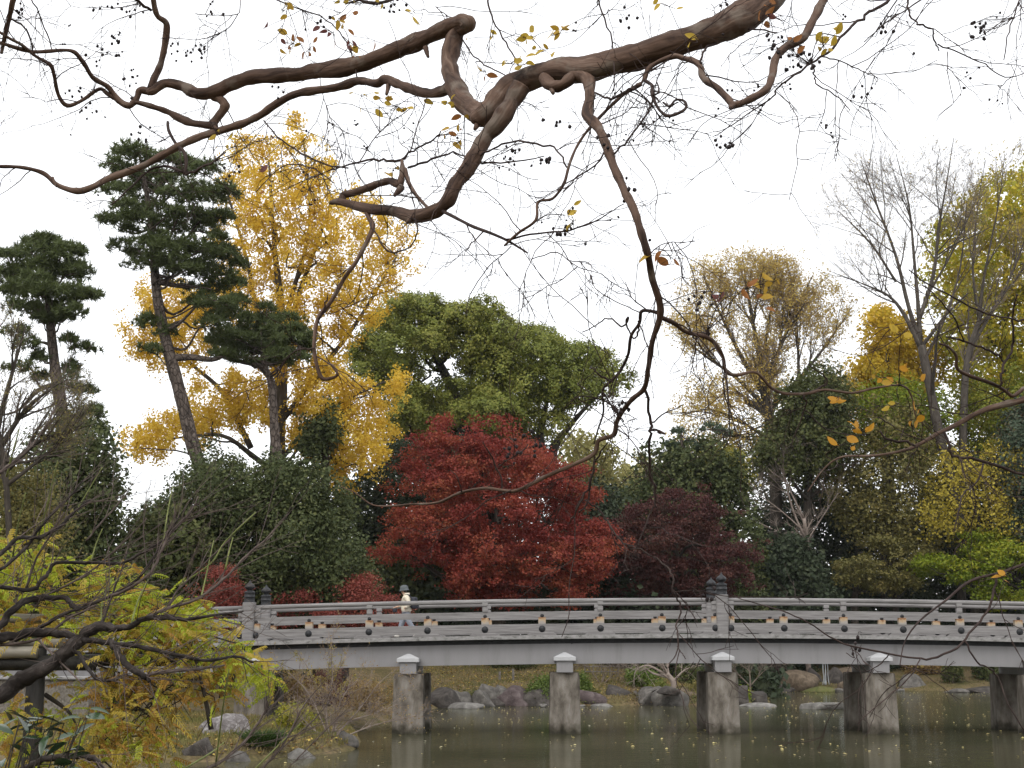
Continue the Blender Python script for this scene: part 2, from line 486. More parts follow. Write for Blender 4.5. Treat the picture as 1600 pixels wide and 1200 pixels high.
m5 = t_.nodes.new("ShaderNodeMath"); m5.operation = 'MULTIPLY_ADD'; m5.inputs[1].default_value = -.55; t_.links.new(n5.outputs[0], m5.inputs[0]); t_.links.new(sx.outputs["Z"], m5.inputs[2])
r5 = ramp(t_, [(0.0, (.25, .26, .22)), (.10, (.45, .45, .4)), (.32, (1, 1, 1))]); a5 = t_.nodes.new("ShaderNodeMath"); a5.operation = 'ADD'; a5.inputs[1].default_value = .27
t_.links.new(m5.outputs[0], a5.inputs[0]); t_.links.new(a5.outputs[0], r5.inputs[0])
x5 = t_.nodes.new("ShaderNodeMix"); x5.data_type = 'RGBA'; x5.blend_type = 'MULTIPLY'; x5.inputs[0].default_value = 1
t_.links.new(src, x5.inputs[6]); t_.links.new(r5.outputs[0], x5.inputs[7]); t_.links.new(x5.outputs[2], b_.inputs["Base Color"])
M_SLAB = noisy("mossy_deck_edge", [(0.30, (.05, .05, .043)), (0.45, (.21, .203, .196)), (0.7, (.32, .31, .305))], 5, 8, .8, .2, .2, 40, (1, 1, 2))
M_IRON = noisy("black_bronze", [(0.3, (.009, .0095, .011)), (0.7, (.026, .027, .030))], 8, 4, .5, .3, .1, 30)
# block wood with rust weeping down from the nail caps
m, t, b = mat("rust_streaked_block", .8, .2)
tcn = t.nodes.new("ShaderNodeTexCoord"); sp = t.nodes.new("ShaderNodeSeparateXYZ"); nn = t.nodes.new("ShaderNodeTexNoise")
oi = t.nodes.new("ShaderNodeObjectInfo"); va = t.nodes.new("ShaderNodeVectorMath"); va.operation = 'ADD'
t.links.new(tcn.outputs["Object"], va.inputs[0]); t.links.new(oi.outputs["Location"], va.inputs[1])
nn.inputs["Scale"].default_value = 7; nn.inputs["Detail"].default_value = 6
t.links.new(va.outputs[0], nn.inputs["Vector"]); t.links.new(tcn.outputs["Generated"], sp.inputs[0])
mr = t.nodes.new("ShaderNodeMath"); mr.operation = 'MULTIPLY_ADD'; mr.inputs[1].default_value = 1.3; mr.inputs[2].default_value = -.55
t.links.new(nn.outputs[0], mr.inputs[0]); mr2 = t.nodes.new("ShaderNodeMath"); mr2.operation = 'ADD'
t.links.new(mr.outputs[0], mr2.inputs[0]); t.links.new(sp.outputs["Z"], mr2.inputs[1])
r1 = ramp(t, [(0.35, (.30, .275, .25)), (0.62, (.38, .30, .21)), (0.92, (.34, .22, .12)), (1.0, (.22, .12, .065))])
t.links.new(mr2.outputs[0], r1.inputs[0]); t.links.new(r1.outputs[0], b.inputs["Base Color"])
M_BLOCK = m
M_BOARD = noisy("deck_board", [(0.3, (.17, .16, .155)), (0.7, (.3, .29, .28))], 3, 6, .85, .2)

UL, UR = -21.0, 26.0
Z = {k: zat(v) for k, v in dict(ht=934.6, hb=941, mt=954, mb=963.4, bt=973.6, bb=987.2, deck=991, db=997.2, gt=1004.5, gb=1034.5, nt=929.5, ft=894, pt=1050).items()}
uLp, uRp = bu(389), bu(1128.5)
DW = 2.7                         # width between the two railings
ujoint = bu(893, 1020)
for sgn, y0 in ((1, 0.12), (-1, DW + .06)):
    f = lambda d0, d1: (y0 + min(sgn * d0, sgn * d1), y0 + max(sgn * d0, sgn * d1))
    for a_, b_ in ((UL, ujoint), (ujoint + .03, UR)):
        g = MB(); g.add(*arched(a_, b_, *f(0, .03), Z['gb'], Z['gt'])).build("girder", M_STEEL, bridge, world=False)
        g = MB(); g.add(*arched(a_, b_, *f(-.02, .16), Z['gb'] - .035, Z['gb'] - .002)).build("girder_flange", M_STEEL, bridge, world=False)
    g = MB(); g.add(*arched(UL, UR, *f(.033, .09), Z['gt'] - .01, Z['db'] - .003)).build("shadow_gap_strip", M_IRON, bridge, world=False)  # near-black infill paints the shadow gap under the deck overhang
    g = MB(); g.add(*arched(UL, UR, *f(-.33, .25), Z['db'], Z['deck'])).build("deck_edge", M_SLAB, bridge, world=False)
# joint plate
g = MB(); g.add(*arched(ujoint - .05, ujoint + .08, .10, .117, Z['gb'] + .02, Z['gt'] - .02, 1)).build("splice_plate", M_STEEL, bridge, world=False)
# deck boards between the edge slabs, laid across
bme = bevel_mesh("deck_board", [boxg(-.145, .145, .40, DW - .22, -.05, .012)], M_BOARD, .006, 1)
for k in range(int((UR - UL) / .3)):
    u = UL + .15 + k * .3
    put("deck_board", bme, bridge, (u, 0, Z['deck'] + float(arch(u)) + RNG.uniform(-.002, .002)))
g = MB(); g.add(*arched(UL, UR, .38, DW - .2, Z['db'] - .05, Z['deck'] - .06)).build("deck_bed", M_IRON, bridge, world=False)

blk = [401, 483.5, 577.5, 668.5, 758, 847, 938, 1034, 1117, 1141, 1224, 1317.5, 1409, 1499, 1590]
ub = [bu(x) for x in blk]
us = [bu(x) for x in (403, 577.5, 758, 938, 1116, 1142, 1318, 1499)]
for k in range(1, 6):
    ub.append(bu(377) - (k - 1) * 1.9); ub.append(ub[14] + k * 1.88) if k < 5 else None
    if k % 2 == 0: us.append(bu(377) - (k - 1) * 1.9); us.append(ub[14] + k * 1.88)
us.append(bu(377))
bw, sw = .115, .085
h0, h1 = Z['bt'] - .004, Z['mb'] + .004
me_block = bevel_mesh("spacer_block", [boxg(-bw, bw, -.10, .10, h0, h1)], M_BLOCK, .012, 2)
s0, s1 = Z['mt'] - .004, Z['hb'] + .03
me_strut = bevel_mesh("rail_strut", [boxg(-sw, sw, -.075, .075, s0, s0 + (s1 - s0) * .52), boxg(-sw * .7, sw * .7, -.06, .06, s0 + (s1 - s0) * .5, s0 + (s1 - s0) * .66), boxg(-sw * 1.05, sw * 1.05, -.085, .085, s0 + (s1 - s0) * .65, s1)], M_WOOD, .01, 2)
def trap(hw0, hw1, y0, y1, z0, z1):
    V = [(-hw0, y0, z0), (hw0, y0, z0), (-hw0, y1, z0), (hw0, y1, z0), (-hw1, y0, z1), (hw1, y0, z1), (-hw1, y1, z1), (hw1, y1, z1)]
    return V, boxg(0, 1, 0, 1, 0, 1)[1]
me_foot = bevel_mesh("rail_foot", [trap(.47, .36, -.15, .15, Z['deck'] - .003, Z['bb'] + .004)], M_WOOD, .008, 1)
dome = [(0.001, .055), (.03, .052), (.06, .042), (.085, .025), (.1, .008), (.104, 0), (.104, -.01)]
d_mb = MB(); d_mb.add(*lathe(dome, 18)); me_boss = d_mb.mesh("boss", M_IRON, True)
d_mb = MB(); d_mb.add(*lathe([(r * .56, z * .6) for r, z in dome], 12)); me_nail = d_mb.mesh("nail_cap", M_IRON, True)
# newel post with giboshi finial
def newel_mesh():
    bm = bmesh.new()
    w = .19
    V, Q = boxg(-w, w, -w, w, Z['deck'] - .003, Z['nt'])
    vs = [bm.verts.new(v) for v in V]
    for q in Q: bm.faces.new([vs[i_] for i_ in q])
    bmesh.ops.bevel(bm, geom=[e for e in bm.edges if abs(e.verts[0].co.z - e.verts[1].co.z) > .5], offset=.085, segments=4, profile=.5, affect='EDGES')
    bmesh.ops.bevel(bm, geom=[e for e in bm.edges if all(v.co.z > Z['nt'] - .01 for v in e.verts)], offset=.012, segments=2, profile=.5, affect='EDGES')
    me = bpy.data.meshes.new("newel_post"); bm.to_mesh(me); bm.free(); me.materials.append(M_WOOD); return me
me_post = newel_mesh()
fh = Z['ft'] - Z['nt']
fp = [(.0, 0), (.172, 0), (.178, .03), (.165, .05), (.165, .22), (.176, .235), (.176, .26), (.162, .28), (.162, .40), (.174, .42), (.170, .455), (.14, .49), (.088, .515), (.078, .55), (.092, .575), (.135, .60), (.158, .655), (.16, .70), (.14, .76), (.10, .81), (.06, .85), (.035, .90), (.02, .95), (.0, 1.0)]
f_mb = MB(); f_mb.add(*lathe([(r, Z['nt'] + z * fh) for r, z in fp], 20)); me_fin = f_mb.mesh("finial", M_IRON, True)
for side, yy in ((-1, 0.0), (1, DW)):
    bays = [(UL, uLp - .18), (uLp + .18, uRp - .18), (uRp + .18, UR)]
    for a_, b_ in bays:
        arched_round(a_, b_, yy, (Z['ht'] + Z['hb']) / 2, (Z['ht'] - Z['hb']) / 2 + .006).build("handrail", M_WOOD, bridge, True, False)
        g = MB(); g.add(*arched(a_, b_, yy - .055, yy + .055, Z['mb'], Z['mt'])).build("middle_rail", M_WOOD, bridge, world=False)
        g = MB(); g.add(*arched(a_, b_, yy - .12, yy + .12, Z['bb'], Z['bt'])).build("bottom_rail", M_WOOD, bridge, world=False)
    for u in (uLp, uRp):
        p_ = put("newel_post", me_post, bridge, (u, yy, float(arch(u))))
        put("finial", me_fin, p_)
    for u in ub:
        a_ = float(arch(u))
        put("spacer_block", me_block, bridge, (u, yy, a_))
        put("rail_foot", me_foot, bridge, (u, yy, a_))
        for s_ in (-1, 1):
            if s_ == 1 and side == 1: continue      # the outer face of the far railing is never seen
            rx = math.pi / 2 * (1 if s_ == -1 else -1)
            put("boss", me_boss, bridge, (u, yy + s_ * .12, a_ + (Z['bt'] + Z['bb']) / 2 - .02), (rx, 0, 0))
            put("nail_cap", me_nail, bridge, (u, yy + s_ * .055, a_ + Z['mb'] + .05), (rx, 0, 0))
    for u in us: put("rail_strut", me_strut, bridge, (u, yy, float(arch(u))))
# piers: square granite columns, steel cross beam with a little roof on its end
pc = [-98, 148, 392, 638.5, 882.5, 1129, 1374.5, 1620, 1866]
def column_mesh():
    bm = bmesh.new()
    zt = Z['pt']
    V = []
    for z, w in ((-1.3, .5), (.05, .475), (zt, .445)):
        V += [(-w, -.40, z), (w, -.40, z), (w, .40, z), (-w, .40, z)]
    vs = [bm.verts.new(v) for v in V]
    for l in range(2):
        for c in range(4):
            d = (c + 1) % 4
            bm.faces.new([vs[l * 4 + c], vs[l * 4 + d], vs[l * 4 + 4 + d], vs[l * 4 + 4 + c]])
    bm.faces.new(vs[8:12]); bm.faces.new(vs[3::-1])
    bmesh.ops.bevel(bm, geom=[e for e in bm.edges if abs(e.verts[0].co.z - e.verts[1].co.z) > .5], offset=.09, segments=1, affect='EDGES')
    bmesh.ops.bevel(bm, geom=[e for e in bm.edges if all(v.co.z > zt - .01 for v in e.verts)], offset=.02, segments=2, affect='EDGES')
    bmesh.ops.subdivide_edges(bm, edges=[e for e in bm.edges if abs(e.verts[0].co.z - e.verts[1].co.z) > .5], cuts=7)
    for v in bm.verts:
        n_ = mnoise.noise_vector(v.co * 2.3)
        v.co.x += n_.x * .014; v.co.y += n_.y * .014
    me = bpy.data.meshes.new("pier"); bm.to_mesh(me); bm.free(); me.materials.append(M_CONC); return me
me_col = column_mesh()
zb = zat(1036.5)
me_beam = bevel_mesh("cross_beam", [boxg(-.2, .2, .02, DW + .2, Z['pt'], zb - .004)], M_STEEL, .01, 1)
zc0, zc1, zc2 = zat(1031.5), zat(1026), zat(1018.8)
me_end = bevel_mesh("beam_end", [boxg(-.25, .25, -.40, .018, Z['pt'] - .0, zc0 - .003)], M_STEEL, .012, 2)
V = [(-.335, -.48, zc0), (.335, -.48, zc0), (.335, .095, zc0), (-.335, .095, zc0), (-.335, -.48, zc1), (.335, -.48, zc1), (.335, .095, zc1), (-.335, .095, zc1), (-.04, -.2, zc2), (.04, -.2, zc2)]
me_roof = bpy.data.meshes.new("beam_roof")
me_roof.from_pydata([tuple(map(float, v)) for v in V], [], [(3, 2, 1, 0), (0, 1, 5, 4), (1, 2, 6, 5), (2, 3, 7, 6), (3, 0, 4, 7), (4, 5, 9, 8), (5, 6, 9), (6, 7, 8, 9), (7, 4, 8)])
me_roof.materials.append(M_CAP)
for x in pc:
    u = bu(x, 1090)
    if u < UL or u > UR: continue
    a_ = float(arch(u)) * .6
    put("pier", me_col, bridge, (u, .10, a_))
    put("pier", me_col, bridge, (u, DW + .1, a_))
    put("cross_beam", me_beam, bridge, (u, 0, a_))
    e_ = put("beam_end", me_end, bridge, (u, 0, a_))
    put("beam_roof", me_roof, e_)
# dark wooden sleeve posts the far left support shows
# ------------------------------------------------------------------ person crossing the bridge
M_SKIN, _t, _b = mat("skin", .6, .3); _b.inputs["Base Color"].default_value = (.48, .30, .21, 1)
M_JACK = noisy("cream_jacket", [(0.3, (.55, .49, .38)), (0.7, (.66, .60, .49))], 9, 4, .8, .2, .5, 14)
M_TROU = noisy("grey_trousers", [(0.3, (.20, .22, .26)), (0.7, (.29, .31, .35))], 9, 4, .85, .2, .4, 14)
M_HAT = noisy("grey_felt_hat", [(0.3, (.075, .085, .09)), (0.7, (.12, .13, .135))], 12, 4, .9, .1)
M_PACK = noisy("black_nylon", [(0.3, (.012, .013, .02)), (0.7, (.03, .032, .045))], 12, 4, .6, .3)
M_SHOE = noisy("pale_trainer", [(0.3, (.5, .47, .42)), (0.7, (.62, .6, .56))], 20, 3, .7, .3)
M_HAIR = noisy("dark_hair", [(0.3, (.012, .01, .009)), (0.7, (.03, .025, .022))], 20, 3, .5, .4)
upx = bu(629.5)
pw = (upx * math.cos(BR) - 1.3 * math.sin(BR), BY + upx * math.sin(BR) + 1.3 * math.cos(BR), Z['deck'] + float(arch(upx)) + .012)
person = thing("person", "person in a grey hat and cream hooded jacket walking across the bridge", "person", pw, rz=BR)
def skin_obj(name, V, E, R, m_, parent, sub=2, root=0):
    me = bpy.data.meshes.new(name)
    me.from_pydata([(-f_, y_, z_) for f_, y_, z_ in V], E, [])
    me.materials.append(m_)
    o = bpy.data.objects.new(name, me); COL.objects.link(o); o.parent = parent
    o.modifiers.new("Skin", 'SKIN').use_smooth_shade = True
    sv = me.skin_vertices[0].data if me.skin_vertices else None
    if sv is None:
        bm = bmesh.new(); bm.from_mesh(me); bm.verts.layers.skin.verify(); bm.to_mesh(me); bm.free()
        sv = me.skin_vertices[0].data
    for q, r in enumerate(R):
        sv[q].radius = (r, r) if np.isscalar(r) else r
        sv[q].use_root = (q == root)
    ss = o.modifiers.new("Sub", 'SUBSURF'); ss.levels = sub; ss.render_levels = sub
    return o
# forward, sideways (+ is away from the camera), up
BV = [(0, 0, .84), (.02, 0, 1.02), (.03, 0, 1.2), (.045, 0, 1.30), (.07, 0, 1.365), (.10, 0, 1.45), (.10, 0, 1.53), (.195, 0, 1.445),
      (.02, -.17, 1.26), (-.10, -.23, 1.04), (.07, -.20, .90), (.02, .17, 1.26), (.12, .22, 1.03), (.32, .19, .97), (.39, .185, .955),
      (.02, -.085, .80), (-.09, -.09, .46), (-.34, -.09, .13), (-.24, -.09, .045), (.02, .085, .80), (.17, .09, .45), (.25, .09, .09), (.38, .09, .05)]
BE = [(0, 1), (1, 2), (2, 3), (3, 4), (4, 5), (5, 6), (5, 7), (3, 8), (8, 9), (9, 10), (3, 11), (11, 12), (12, 13), (13, 14), (0, 15), (15, 16), (16, 17), (17, 18), (0, 19), (19, 20), (20, 21), (21, 22)]
BRd = [.11, .10, .12, .085, .05, .085, .07, .018, .055, .042, .032, .055, .042, .03, .026, .075, .055, .038, .03, .075, .055, .038, .03]
base_n = len(BV)
for q, (dy_, ln_) in enumerate(((-.03, .07), (-.012, .082), (.008, .08), (.026, .066), (-.045, .045))):   # four fingers and a thumb, curled
    i0 = len(BV)
    if q < 4:
        BV += [(.40 + ln_ * .5, .185 + dy_, .945), (.40 + ln_ * .8, .185 + dy_, .918)]
    else:
        BV += [(.40, .145, .95), (.425, .14, .935)]
    BE += [(14, i0), (i0, i0 + 1)]; BRd += [.010, .008]
skin_obj("body", BV, BE, BRd, M_SKIN, person)
skin_obj("jacket", [(0, 0, .76), (.01, 0, .95), (.025, 0, 1.15), (.04, 0, 1.29), (.05, 0, 1.335), (.02, -.17, 1.265), (-.11, -.235, 1.04), (.04, -.215, .92), (.02, .17, 1.265), (.12, .22, 1.03), (.27, .195, .975)],
         [(0, 1), (1, 2), (2, 3), (3, 4), (3, 5), (5, 6), (6, 7), (3, 8), (8, 9), (9, 10)], [(.185, .195), (.17, .185), (.17, .18), (.115, .125), .08, .085, .073, .058, .085, .068, .05], M_JACK, person)
skin_obj("hood", [(-.02, 0, 1.30), (-.065, 0, 1.36), (-.05, -.06, 1.37), (.05, -.085, 1.37), (.10, -.06, 1.34), (-.05, .06, 1.37), (.05, .085, 1.37), (.10, .06, 1.34)], [(0, 1), (1, 2), (2, 3), (3, 4), (1, 5), (5, 6), (6, 7)], [.06, .055, .045, .032, .025, .045, .032, .025], M_JACK, person)
skin_obj("trousers", [(0, 0, .86), (.02, -.085, .76), (-.09, -.09, .46), (-.325, -.09, .16), (.02, .085, .76), (.17, .09, .45), (.245, .09, .13)], [(0, 1), (1, 2), (2, 3), (0, 4), (4, 5), (5, 6)], [.14, .115, .09, .075, .115, .09, .075], M_TROU, person)
skin_obj("shoe", [(-.355, -.09, .10), (-.31, -.09, .065), (-.22, -.09, .04)], [(0, 1), (1, 2)], [.045, .045, .036], M_SHOE, person)
skin_obj("shoe", [(.23, .09, .05), (.30, .09, .05), (.40, .09, .05)], [(0, 1), (1, 2)], [.046, .046, .036], M_SHOE, person)
skin_obj("hair", [(.05, 0, 1.40), (.055, 0, 1.50), (.09, -.05, 1.52), (.09, .05, 1.52)], [(0, 1), (1, 2), (1, 3)], [.06, .082, .055, .055], M_HAIR, person)
hv, hq = lathe([(.0, .135), (.06, .13), (.10, .105), (.12, .06), (.125, .01), (.135, -.02), (.16, -.045), (.157, -.05), (.125, -.03), (.11, -.005)], 20)
hv = hv * np.array([1.08, .95, 1.0]) @ np.array([[math.cos(.12), 0, math.sin(.12)], [0, 1, 0], [-math.sin(.12), 0, math.cos(.12)]]) + np.array([-.095, 0, 1.52])
h_mb = MB(); h_mb.add(hv, hq).build("hat", M_HAT, person, True, False)
for s_ in (-1, 1):
    e_mb = MB(); e_mb.add(*lathe([(0, .011), (.008, .007), (.011, 0), (.008, -.007), (0, -.011)], 8, (-.182, s_ * .033, 1.462))).build("eye", M_HAIR, person, True, False)
pack = thing("backpack", "black backpack on the shoulders of the person on the bridge", "backpack", pw, rz=BR)
def rounded(name, x0, x1, y0, y1, z0, z1, m_, parent, w=.05):
    o = put(name, bevel_mesh(name, [boxg(x0, x1, y0, y1, z0, z1)], m_, w, 4), parent)
    for p_ in o.data.polygons: p_.use_smooth = True
    return o
rounded("pack_body", .135, .33, -.15, .15, .90, 1.27, M_PACK, pack, .06)
rounded("front_pocket", .29, .38, -.11, .11, .91, 1.10, M_PACK, pack, .035)
for s_ in (-1, 1):
    q_, r_ = catmull([(.15, s_ * .09, 1.24), (.03, s_ * .105, 1.345), (-.09, s_ * .115, 1.27), (-.115, s_ * .13, 1.12), (-.02, s_ * .175, 1.0), (.15, s_ * .14, .96)], [.018] * 6)
    s_mb = MB(); tube(s_mb, q_, r_, 8); s_mb.build("shoulder_strap", M_PACK, pack, True, False)
pouch = thing("pouch", "small black pouch held in the front hand of the person on the bridge", "pouch", pw, rz=BR)
rounded("pouch_body", -.47, -.33, .12, .25, .80, .925, M_PACK, pouch, .03)
q_, r_ = catmull([(-.36, .185, .92), (-.37, .185, .975), (-.42, .185, .975), (-.44, .185, .92)], [.008] * 4)
s_mb = MB(); tube(s_mb, q_, r_, 6); s_mb.build("handle", M_PACK, pouch, True, False)

# ------------------------------------------------------------------ rocks
_bm = bmesh.new(); bmesh.ops.create_icosphere(_bm, subdivisions=3, radius=1.0)
ICO_V = np.array([v.co[:] for v in _bm.verts]); ICO_T = np.array([[v.index for v in f_.verts] for f_ in _bm.faces]); _bm.free()
def rock_mat(name, a_, b_, c_, sc=3.0):
    return noisy(name, [(0.28, a_), (0.5, b_), (0.72, c_)], sc, 10, .85, .25, .9, 14, dist=.5, bdist=.03)
R_DARK = rock_mat("dark_rock", (.022, .019, .017), (.052, .045, .040), (.105, .093, .082))
R_GREY = rock_mat("grey_rock", (.036, .033, .030), (.098, .090, .081), (.19, .176, .158))
R_PURP = rock_mat("purplish_rock", (.036, .026, .026), (.080, .060, .059), (.145, .118, .114))
R_PALE = rock_mat("pale_rock", (.07, .066, .06), (.15, .142, .13), (.27, .256, .238))
R_BROWN = rock_mat("brown_rock", (.045, .033, .022), (.12, .09, .062), (.21, .165, .12))
R_MOT = rock_mat("mottled_rock", (.06, .052, .048), (.14, .125, .122), (.36, .35, .34), 7)
R_MOSS = rock_mat("mossy_rock", (.035, .045, .012), (.10, .105, .03), (.14, .115, .075))
def rock(label, px, py, w, h, m_, Y=None, facets=9, depth=.8, name="rock", cat="rock", group=None, z0=None, seed=None, sink=.35):
    rg = np.random.default_rng(seed if seed is not None else int(px * 7 + py * 13))
    if Y is None: Y = Ywater(py)
    s_ = float(mpp(py, Y))
    c = P(px, py, Y)
    if z0 is not None: c[2] = float(hterr(c[0], c[1])) - .1 + z0
    hw, hh = w * s_ / 2, h * s_
    v = ICO_V.copy()
    for _ in range(facets):
        n_ = unit(rg.normal(size=3) * np.array([1, 1, .8])); d_ = rg.uniform(.45, .82)
        o_ = v @ n_ - d_
        v = v - np.where(o_ > 0, o_ * .93, 0)[:, None] * n_
    off = rg.uniform(0, 50, 3)
    v = v * (1 + .10 * np.array([mnoise.fractal(Vector(q * 2.1 + off), 1, 2, 4) for q in v]))[:, None]
    v -= (v.max(0) + v.min(0)) / 2; v /= v.max(0)
    v[:, 2] = np.where(v[:, 2] > 0, v[:, 2], v[:, 2] * sink)
    v = v * np.array([hw, max(hw * depth, .12), hh])
    o = MB().add(v + c + np.array([0, hw * depth * .5, 0]), None, ICO_T)
    ob = bpy.data.objects.new(name, o.mesh(name, m_, True, c + np.array([0, hw * depth * .5, 0])))
    COL.objects.link(ob); ob.location = c + np.array([0, hw * depth * .5, 0])
    return tag(ob, label, cat, group)
ROW1, ROW2, ROW3, ROW4 = "rocks edging the far bank left of the second pier", "rocks edging the far bank between second and third pier", "rocks right of the third pier", "rocks along the distant right shore"
rows = [
 ("dark streaked boulder at the waterline just right of the first pier", 686, 1106, 62, 44, R_DARK, 0, ROW1),
 ("grey wedge of rock beside the dark streaked boulder", 713, 1104, 40, 36, R_GREY, 0, ROW1),
 ("low pale flat slab lying in the water between wedge and upright stones", 728, 1107, 46, 13, R_PALE, 0, ROW1),
 ("dark rock behind the low pale flat slab", 742, 1101, 30, 30, R_PURP, 0, ROW1),
 ("upright grey stone standing at the waterline by the pale slab", 753, 1104, 34, 37, R_GREY, 0, ROW1),
 ("tan grey rounded stone rising behind the upright grey stone", 766, 1096, 34, 38, R_GREY, 71.3, ROW1),
 ("small dark rock tucked under the tan grey stone", 775, 1103, 22, 16, R_DARK, 0, ROW1),
 ("flat topped grey block behind the purple boulder", 792, 1094, 38, 33, R_GREY, 71.3, ROW1),
 ("large purplish boulder with a sloping face at the waterline", 806, 1103, 58, 44, R_PURP, 0, ROW1),
 ("small pale stone perched above the dark boulder by the azalea", 829, 1087, 13, 10, R_PALE, 71.4, ROW1),
 ("dark rounded boulder under the green azalea bush", 842, 1103, 48, 39, R_DARK, 0, ROW1),
 ("little pale pebble stone in the water under the azalea boulder", 849, 1104, 14, 7, R_PALE, 68.9, ROW1),
 ("purplish dark rock just right of the second pier", 920, 1102, 52, 33, R_PURP, 0, ROW2),
 ("tiny pale stone in the water right of the second pier", 910, 1104, 11, 5, R_PALE, 0, ROW2),
 ("pale flat ledge rock lying in front of the purplish rock", 942, 1104, 36, 8, R_PALE, 0, ROW2),
 ("dark domed boulder left of the stepped ledge rock", 966, 1101, 40, 43, R_DARK, 0, ROW2),
 ("stepped grey ledge rock between two domed boulders", 993, 1101, 30, 30, R_GREY, 0, ROW2),
 ("grey green boulder left of the biggest boulder", 1018, 1102, 36, 41, R_GREY, 0, ROW2),
 ("biggest grey boulder with a knob on top between second and third pier", 1048, 1103, 46, 42, R_GREY, 0, ROW2),
 ("round dark stone sitting on top of the biggest grey boulder", 1046, 1083, 30, 16, R_DARK, 69.6, ROW2),
 ("brown mossy boulder between the biggest boulder and third pier", 1086, 1101, 46, 38, R_BROWN, 0, ROW2),
 ("dark upright rock close beside the third pier", 1154, 1101, 26, 42, R_DARK, 0, ROW3),
 ("small dark pyramid rock sitting on the pale ledge right of third pier", 1182, 1099, 30, 26, R_DARK, 0, ROW3),
 ("thin pale ledge rock lying in the water right of third pier", 1186, 1104, 58, 10, R_PALE, 0, ROW3),
 ("broad grey boulder on the shore behind the dark pyramid rock", 1184, 1082, 60, 21, R_GREY, 0, ROW3),
 ("low dark boulder between the broad grey boulder and brown slab", 1222, 1081, 34, 17, R_DARK, 0, ROW3),
 ("big sloping brown slab rock left of the waterfall", 1248, 1080, 58, 46, R_BROWN, 0, ROW3),
 ("long flat whitish stone lying alone in the middle of the water", 1303, 1108, 82, 15, R_PALE, 0, "stones out in the pond"),
 ("mossy yellow green rock at the foot of the waterfall", 1279, 1081, 42, 13, R_MOSS, 99, ROW4),
 ("dark wet rock on the left side of the waterfall", 1272, 1072, 30, 40, R_DARK, 104.5, ROW4),
 ("dark wet rock on the right side of the waterfall", 1307, 1071, 28, 40, R_DARK, 104.5, ROW4),
 ("tan layered rock above and right of the waterfall", 1328, 1058, 50, 22, R_BROWN, 105, ROW4),
 ("tan stone block under the layered rock by the fourth pier", 1322, 1079, 24, 20, R_BROWN, 102.5, ROW4),
 ("small grey rock in the water beside the far fourth pier", 1308, 1081, 26, 10, R_GREY, 100, ROW4),
 ("small whitish stone in the water right of the fourth pier", 1407, 1080, 16, 6, R_PALE, 0, ROW4),
 ("big dark grey boulder on the shore right of the fourth pier", 1432, 1079, 44, 36, R_GREY, 0, ROW4),
 ("ochre mossy rock right of the big dark grey boulder", 1462, 1078, 30, 20, R_MOSS, 0, ROW4),
 ("low grey flat rock below the green shrub on the right shore", 1497, 1082, 40, 10, R_GREY, 0, ROW4),
 ("dark flat rock below the ivy on the far right shore", 1545, 1082, 54, 13, R_DARK, 0, ROW4),
 ("dark rock at the far right shore behind the last pier", 1590, 1083, 44, 15, R_DARK, 0, ROW4),
 ("dark rock half hidden behind the third pier", 1112, 1100, 24, 36, R_DARK, 0, ROW2),
]
for lb, px, py, w, h, m_, Y, grp in rows:
    rock(lb, px, py, w * (1.30 if h > 12 else 1.05), h * (.72 if h > 12 else .62), m_, Y or None, group=grp, facets=18 if h > 12 else 8)
LB = "rocks on the left bank in front of the bridge"
rock("white speckled boulder on the grassy left bank below the bridge", 352, 1168, 82, 36, R_MOT, 36.6, group=LB, z0=0)
rock("smaller white speckled rock left of the speckled boulder", 322, 1164, 40, 24, R_MOT, 37.2, group=LB, z0=0)
rock("big smooth pale boulder overhanging the water on the left", 478, 1192, 78, 36, R_PALE, 34.0, group=LB, facets=6, z0=0)
rock("dark rough boulder at the water beside the smooth pale boulder", 536, 1186, 52, 38, R_DARK, 34.6, group=LB, z0=0)
rock("dark lichened rock behind the rough boulder by the dry shrub", 540, 1160, 40, 24, R_GREY, 37.5, group=LB, z0=0)
rock("round black boulder at the lower left under the wisteria", 306, 1196, 58, 30, R_DARK, 33, group=LB, facets=4, z0=0)
rock("low grey stone between the black boulder and green tussock", 368, 1200, 50, 20, R_GREY, 33, group=LB, z0=0)
rock("low grey stone in the grass near the bush under the bridge", 440, 1150, 46, 10, R_GREY, 40, group=LB, z0=0)
# waterfall: a thin broken veil of water in the rock cleft
M_FALL, t, b = mat("falling_water", .25, .5); b.inputs["Base Color"].default_value = (.32, .34, .35, 1)
fall = thing("waterfall", "thin white trickle of water falling between dark wet rocks on the far shore", "waterfall", P(1291, 1070, 102.6))
f_mb = MB()
for k in range(6):
    x = RNG.uniform(-.15, .15); z1 = RNG.uniform(1.4, 2.0)
    q_, r_ = catmull([(x, .3, z1), (x + RNG.uniform(-.06, .06), .08, z1 * .7), (x * 1.2, 0, z1 * .35), (x * 1.5 + RNG.uniform(-.1, .1), -.05, .0)], [.008, .016, .02, .03])
    tube(f_mb, q_, r_, 5)
f_mb.build("water_strand", M_FALL, fall, True, False)["kind"] = "stuff"
